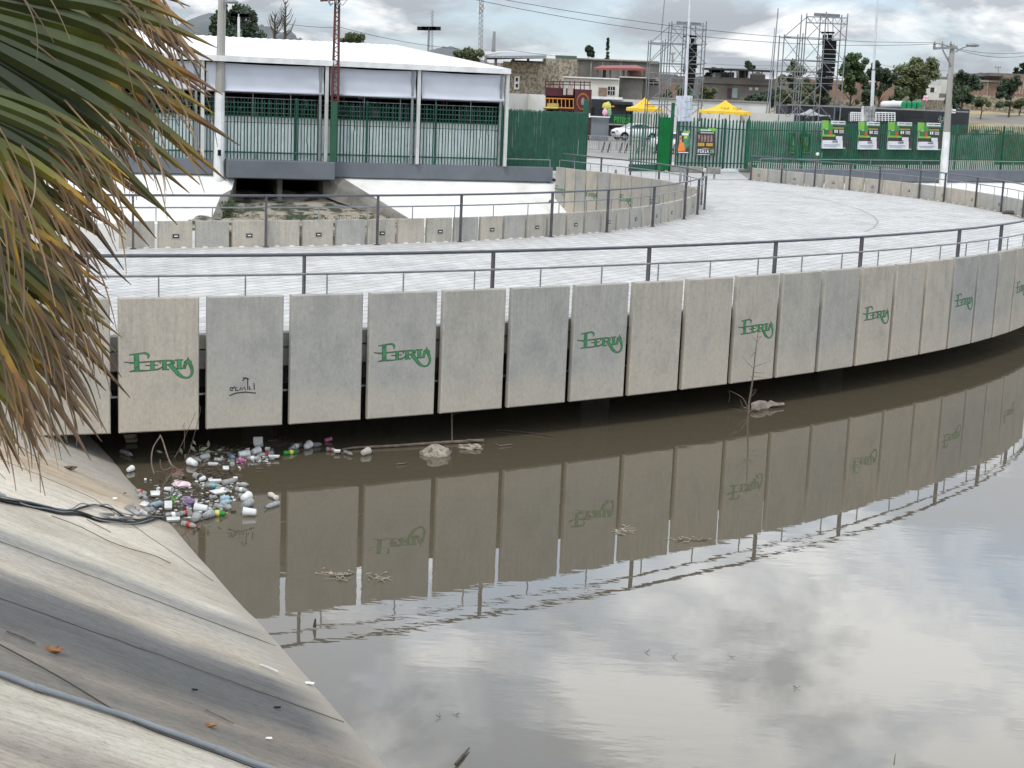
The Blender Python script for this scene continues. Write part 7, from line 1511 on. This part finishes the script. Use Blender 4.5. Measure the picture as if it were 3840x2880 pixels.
b = wpt(*Z3b(1257, 1345)); stickthing('straight bare sapling standing in the water before a lettered panel', b, b.y, [('stem', [(1257, 1350), (1265, 1250), (1285, 1130), (1300, 1000), (1312, 880), (1325, 780), (1332, 715)], .022, .004)] + [('twig', [(x, y), (x + dx, y + dy), (x + dx * 1.9, y + dy * 2.2)], .006, .002) for x, y, dx, dy in ((1300, 1000, -50, -45), (1303, 985, 65, -20), (1305, 1030, 40, 3), (1298, 1062, 40, 3), (1320, 800, 20, -25), (1322, 790, -20, -22), (1325, 760, 20, -8), (1312, 870, -20, 20), (1295, 1080, -14, -12), (1280, 1180, 20, -12), (1285, 1190, -10, -25), (1275, 1220, 26, -25))] + [('branch', [(1252, 1300), (1215, 1230), (1160, 1195), (1110, 1172)], .010, .004), ('branch', [(1250, 1310), (1212, 1290), (1195, 1240)], .007, .003), ('branch', [(1105, 1260, .5), (1115, 1210, .5), (1100, 1180, .5)], .006, .003)], 'sapling', 'sapling', fn=Z3b)
mb = MB(); a = wpt(*Z3b(1275, 1312)); c = wpt(*Z3b(1400, 1298)); e_ = wpt(*Z3b(1535, 1290)); vs = []; n = 14
for i in range(n + 1):
    f = i / n; p = a.lerp(e_, f); hgt = (.13 * math.sin(math.pi * min(1, f * 1.1 + .15)) + .06) * (1 - f * .45); w_ = .12 * (1 - f * .7)
    for k in range(5): g = k / 4; vs.append(p + Vector((0, (g - .5) * w_ * 2, hgt * (1 - (2 * g - 1) ** 2) + .015 * noise.noise(Vector((i * .9, k * 1.3, 4)) )- .02 + (f > .5) * .05)))
mb.add(vs, [(i * 5 + k, (i + 1) * 5 + k, (i + 1) * 5 + k + 1, i * 5 + k + 1) for i in range(n) for k in range(4)], mat('bark_slab', (.30, .25, .22), (.15, .12, .10), 9, .95, .8)); tag(mb.build('bark_slab'), 'curved slab of bark snagged at the foot of the straight sapling', 'bark')
mb = MB(); p = wpt(*R2(1628, 335)); mb.ball(p, .185, m_rock, 22, 14, .45, 2, (1.2, .8, .75)); tag(mb.build('boulder', smooth=True), 'pale pitted boulder breaking the water surface', 'rock')
mb = MB(); p = wpt(*R2(1905, 285)); mb.ball(p, .10, m_rock, 16, 10, .9, 6, (1.7, .6, .5)); mb.ball(p + Vector((.09, .05, .02)), .06, m_rock, 12, 8, .9, 9, (1.2, .6, .6)); tag(mb.build('rubble_lump'), 'rough pale lump of rubble right of the boulder', 'rock')
P = [wpt(*R2(x, y), .03) for x, y in ((845, 300), (940, 285), (1300, 268), (1700, 240), (2020, 225))]; mb = MB(); mb.tube(P, [.012, .018, .022, .024, .03], m_twig, 6); tag(mb.build('floating_pole'), 'long thin pole floating along the shaded water', 'pole')
mb = MB(); mb.tube([wpt(*R2(1885, 222), .05), wpt(*R2(2020, 229), .05)], .022, m_twig, 6); tag(mb.build('stick'), 'short stick lying over the end of the floating pole', 'stick')
for fn, pts, lab, r0 in ((R2, [(2120, 250), (2150, 270), (2210, 262), (2260, 256)], 'small pale twig drifting right of the rubble lump', .012), (R2, [(1300, 420), (1350, 417), (1395, 405)], 'small pale floating twig near the boulder', .012), (Z2, [(1165, 1478), (1300, 1488), (1430, 1500), (1540, 1515), (1625, 1535)], 'long thin stick floating in the dark water', .009), (R2, [(135, 455), (200, 457)], 'tiny stick floating near the litter', .010), (lambda x, y: (x, y), [(1180, 2352), (1183, 2320)], 'dark pointed stake poking out of the water', .022), (lambda x, y: (x * K, y * K), [(984, 1651), (1000, 1632), (1014, 1615)], 'dark forked stick floating at the bottom edge', .014), (lambda x, y: (x * K, y * K), [(1931, 1652), (1934, 1628)], 'thin reed at the bottom right of the water', .006)):
    P = [wpt(*fn(*p), .02) for p in pts]
    if 'stake' in lab or 'reed' in lab: P = [P[0], at(*px(*fn(*pts[1])), P[0].y)]
    mb = MB(); mb.tube(P, [r0] * (len(P) - 1) + [r0 * .4], m_twig if 'dark' not in lab else m_bark, 5); tag(mb.build('stick'), lab, 'stick', 'sticks floating on the water')
r_ = random.Random(12)
for k, (vx, vy) in enumerate(((950, 1550), (985, 1545), (1395, 1410), (1455, 1418), (1580, 1420), (1720, 1486))):
    p = gz(vx, vy, .005); th = None; mb = MB()
    for i in range(4): a = r_.uniform(0, 6.28); l = r_.uniform(.02, .05); d = Vector((math.cos(a) * l, math.sin(a) * l, r_.uniform(.005, .04))); mb.tube([p, p + d], .002, m_bark, 3)
    tag(mb.build('sprig'), f'tiny dark sprig floating on the open water, {ordn(k)} of the scatter', 'sprig', 'tiny sprigs on the water')

# ------------------------------------------------------------------ fan palm in the foreground
def frond_mesh(hub, ux, uz, uy, a0, a1, Rr, n, droop, seed, hang=.25, dead=0.0, threads=1.0):
    """hub point; ux, uz span the fan, uy its normal; returns a mesh with the leaf attribute"""
    r_ = random.Random(seed); V = []; Fc = []; AT = []
    def strip(C, W_, N_, tt, rn, fold=.5):
        o = len(V)
        for i, c in enumerate(C):
            t = (C[min(i + 1, len(C) - 1)] - C[max(i - 1, 0)]).normalized(); s = t.cross(N_); s = s.normalized() if s.length > 1e-4 else Vector((0, 0, 1)); nn = s.cross(t).normalized()
            w_ = W_[i]; V.extend([c - s * w_ + nn * w_ * fold, c, c + s * w_ + nn * w_ * fold]); AT.extend([(tt[i], rn, 0)] * 3)
        for i in range(len(C) - 1): a = o + i * 3; Fc.extend([(a, a + 1, a + 4, a + 3), (a + 1, a + 2, a + 5, a + 4)])
    da = math.radians(a1 - a0) / n
    for i in range(n):
        a = math.radians(a0) + da * (i + .5) + r_.uniform(-.15, .15) * da; L_ = Rr * (1 - .22 * abs(2 * (i + .5) / n - 1) ** 2) * r_.uniform(.9, 1.06); d = ux * math.cos(a) - uz * math.sin(a); m = 18; rn = r_.random(); C = []; W_ = []; tt = []
        sw = r_.uniform(-.05, .05); dr = droop * r_.uniform(.7, 1.4); g0 = r_.uniform(.50, .62); tb = r_.uniform(-.05, .12) + dead
        for k in range(m + 1):
            f = k / m; p = hub + d * (L_ * f) + uy * (math.sin(a * 3) * .03 * f + sw * f * f * L_); gr = max(0, f - g0); p = p + Vector((0, 0, -1)) * (dr * L_ * (.25 * f * f + 1.9 * gr ** 2)) - d * (L_ * .5 * dr * gr ** 2)
            C.append(p); wmax = L_ * .48 * abs(da) * .80; w_ = L_ * f * abs(da) * .76 * 1.0 if f < .48 else wmax * max(.05, 1 - ((f - .48) / .52) ** 1.7 * .97); W_.append(max(.0012, w_)); tt.append(min(1, max(0, f * .80 + tb)))
        strip(C, W_, uy, tt, rn, .55 if i % 2 else .45)
        # split dry tip: two or three drooping strands
        for q in range(r_.choice((2, 3, 3))):
            s0 = C[-6 + q]; st = [s0]; v = (C[-4] - C[-6]).normalized(); gg = r_.uniform(.5, 1.2); side = ux.cross(Vector((0, 1, 0))) if 0 else uy; ll = hang * r_.uniform(.5, 1.3)
            dv = Vector((r_.uniform(-.5, .5), r_.uniform(-.4, .4), 0))
            for k in range(1, 8): f = k / 7; v = (v + Vector((0, 0, -.28 * gg)) + dv * .10).normalized(); st.append(st[-1] + v * ll / 7)
            strip(st, [.0034 * (1 - k / 8) + .0006 for k in range(8)], uy, [.84 + .16 * k / 7 for k in range(8)], r_.random(), .2)
        # loose fibres from the gaps
        if r_.random() < .6 * threads:
            for q in range(r_.choice((1, 2))):
                s0 = C[int(m * r_.uniform(.45, .8))] + uz * r_.uniform(-.01, .01); st = [s0]; v = (d + Vector((r_.uniform(-.4, .4), r_.uniform(-.5, .3), r_.uniform(-.9, .1)))).normalized(); ll = hang * r_.uniform(.6, 1.7); cv = Vector((r_.uniform(-.25, .25), r_.uniform(-.2, .2), r_.uniform(-.45, -.1)))
                for k in range(1, 12): v = (v + cv * .5).normalized(); st.append(st[-1] + v * ll / 11)
                strip(st, [.0026 * (1 - k / 13) + .0005 for k in range(12)], uy, [.9 + .1 * k / 11 for k in range(12)], r_.random(), .1)
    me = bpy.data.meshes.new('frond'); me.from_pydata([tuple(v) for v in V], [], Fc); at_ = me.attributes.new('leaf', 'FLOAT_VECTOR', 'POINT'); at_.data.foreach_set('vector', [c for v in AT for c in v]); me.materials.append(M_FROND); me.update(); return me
crown_c = Vector((-2.35, 4.5, 5.75)); gb = Vector((-2.5, 4.6, 0)); gb.z = ((gb - BP).dot(BN)) * BS
palm = empty('fan_palm', 'fan palm with drooping green and tan fronds filling the upper left corner', 'palm tree', None, gb)
def addfrond(hub, ux, uz, uy, *a, **k):
    me = frond_mesh(Vector((0, 0, 0)), ux.normalized(), uz.normalized(), uy.normalized(), *a, **k); o = bpy.data.objects.new('frond', me); COL.objects.link(o); o.parent = palm; o.location = hub - gb
    me.polygons.foreach_set('use_smooth', [False] * len(me.polygons))
    mb = MB(); base = crown_c + (hub - crown_c).normalized() * .05; mid_ = base.lerp(hub, .5) + Vector((0, 0, .06)); mb.tube([base - hub, mid_ - hub, Vector((0, 0, 0)), ux.normalized() * .10], [.022, .016, .010, .004], mat('petiole', (.12, .15, .04), (.20, .13, .04), 4, .5), 6); c = mb.build('petiole', o)
X_, Y_, Z_ = Vector((1, 0, 0)), Vector((0, 1, 0)), Vector((0, 0, 1))
specs = [
 (-420, 60, 5.3, -4, 60, 830, 24, .12, .16, .05, -.02, 21),
 (-380, 250, 4.9, 2, 66, 780, 24, .16, .16, -.05, -.02, 22),
 (-340, 430, 4.8, 8, 74, 660, 22, .18, .16, .1, .0, 23),
 (-300, -150, 5.4, -2, 58, 780, 22, .12, .16, -.1, .0, 24), # hub V x, y, depth, a0, a1, R px, n, droop, hang, tiltx, dead, seed
 (-330, -60, 4.5, -14, 62, 800, 26, .16, .20, .15, .0, 11),
 (-150, -190, 5.0, 8, 62, 640, 17, .18, .26, -.2, .06, 12),
 (-330, 120, 4.2, 10, 84, 760, 27, .22, .24, .1, .0, 13),
 (-300, 360, 3.9, 14, 84, 640, 24, .28, .22, -.1, .05, 14),
 (-260, 560, 4.4, 10, 70, 520, 18, .28, .20, .2, .10, 15),
 (-190, 60, 3.6, 52, 104, 560, 13, .45, .30, .3, .10, 16),
 (-80, -260, 5.2, 18, 60, 560, 11, .2, .34, .0, .14, 17)]
for hx, hy, Yh, a0, a1, Rp, n, dr, hang, tl, dead, sd in specs:
    hub = at(hx, hy, Yh); s = K / F_PX * Yh * (1.04 if hy < 0 else .94 if hy < 300 else 1.04)
    addfrond(hub, X_ + Y_ * tl, Z_ - Y_ * .12, Y_ - X_ * tl + Z_ * .12, a0, a1, Rp * s, int(n * .78), dr, sd, hang=hang, dead=dead)
for k in range(7):   # the rest of the crown, turned away from the view
    a = math.radians(95 + k * 40); d = Vector((math.cos(a), math.sin(a), .35 - .5 * (k % 2))).normalized(); hub = crown_c + d * .75; u = Z_.cross(d).normalized()
    if hub.x > -2.0: hub.x -= .5
    addfrond(hub, d, u, d.cross(u), -70, 70, .8, 22, .3, 40 + k, hang=.2)
mb = MB(); P = [gb - Vector((0, 0, .3))] + [gb.lerp(crown_c, f) + Vector((.03 * math.sin(f * 5), 0, 0)) for f in (.15, .3, .45, .6, .75, .9, 1.0)]; mb.v = []; mb.tube([p - gb for p in P], [.24, .2, .18, .17, .17, .17, .18, .10], mat('palm_trunk', (.20, .16, .12), (.10, .08, .06), 14, .95, 1), 14); mb.build('trunk', palm, True)
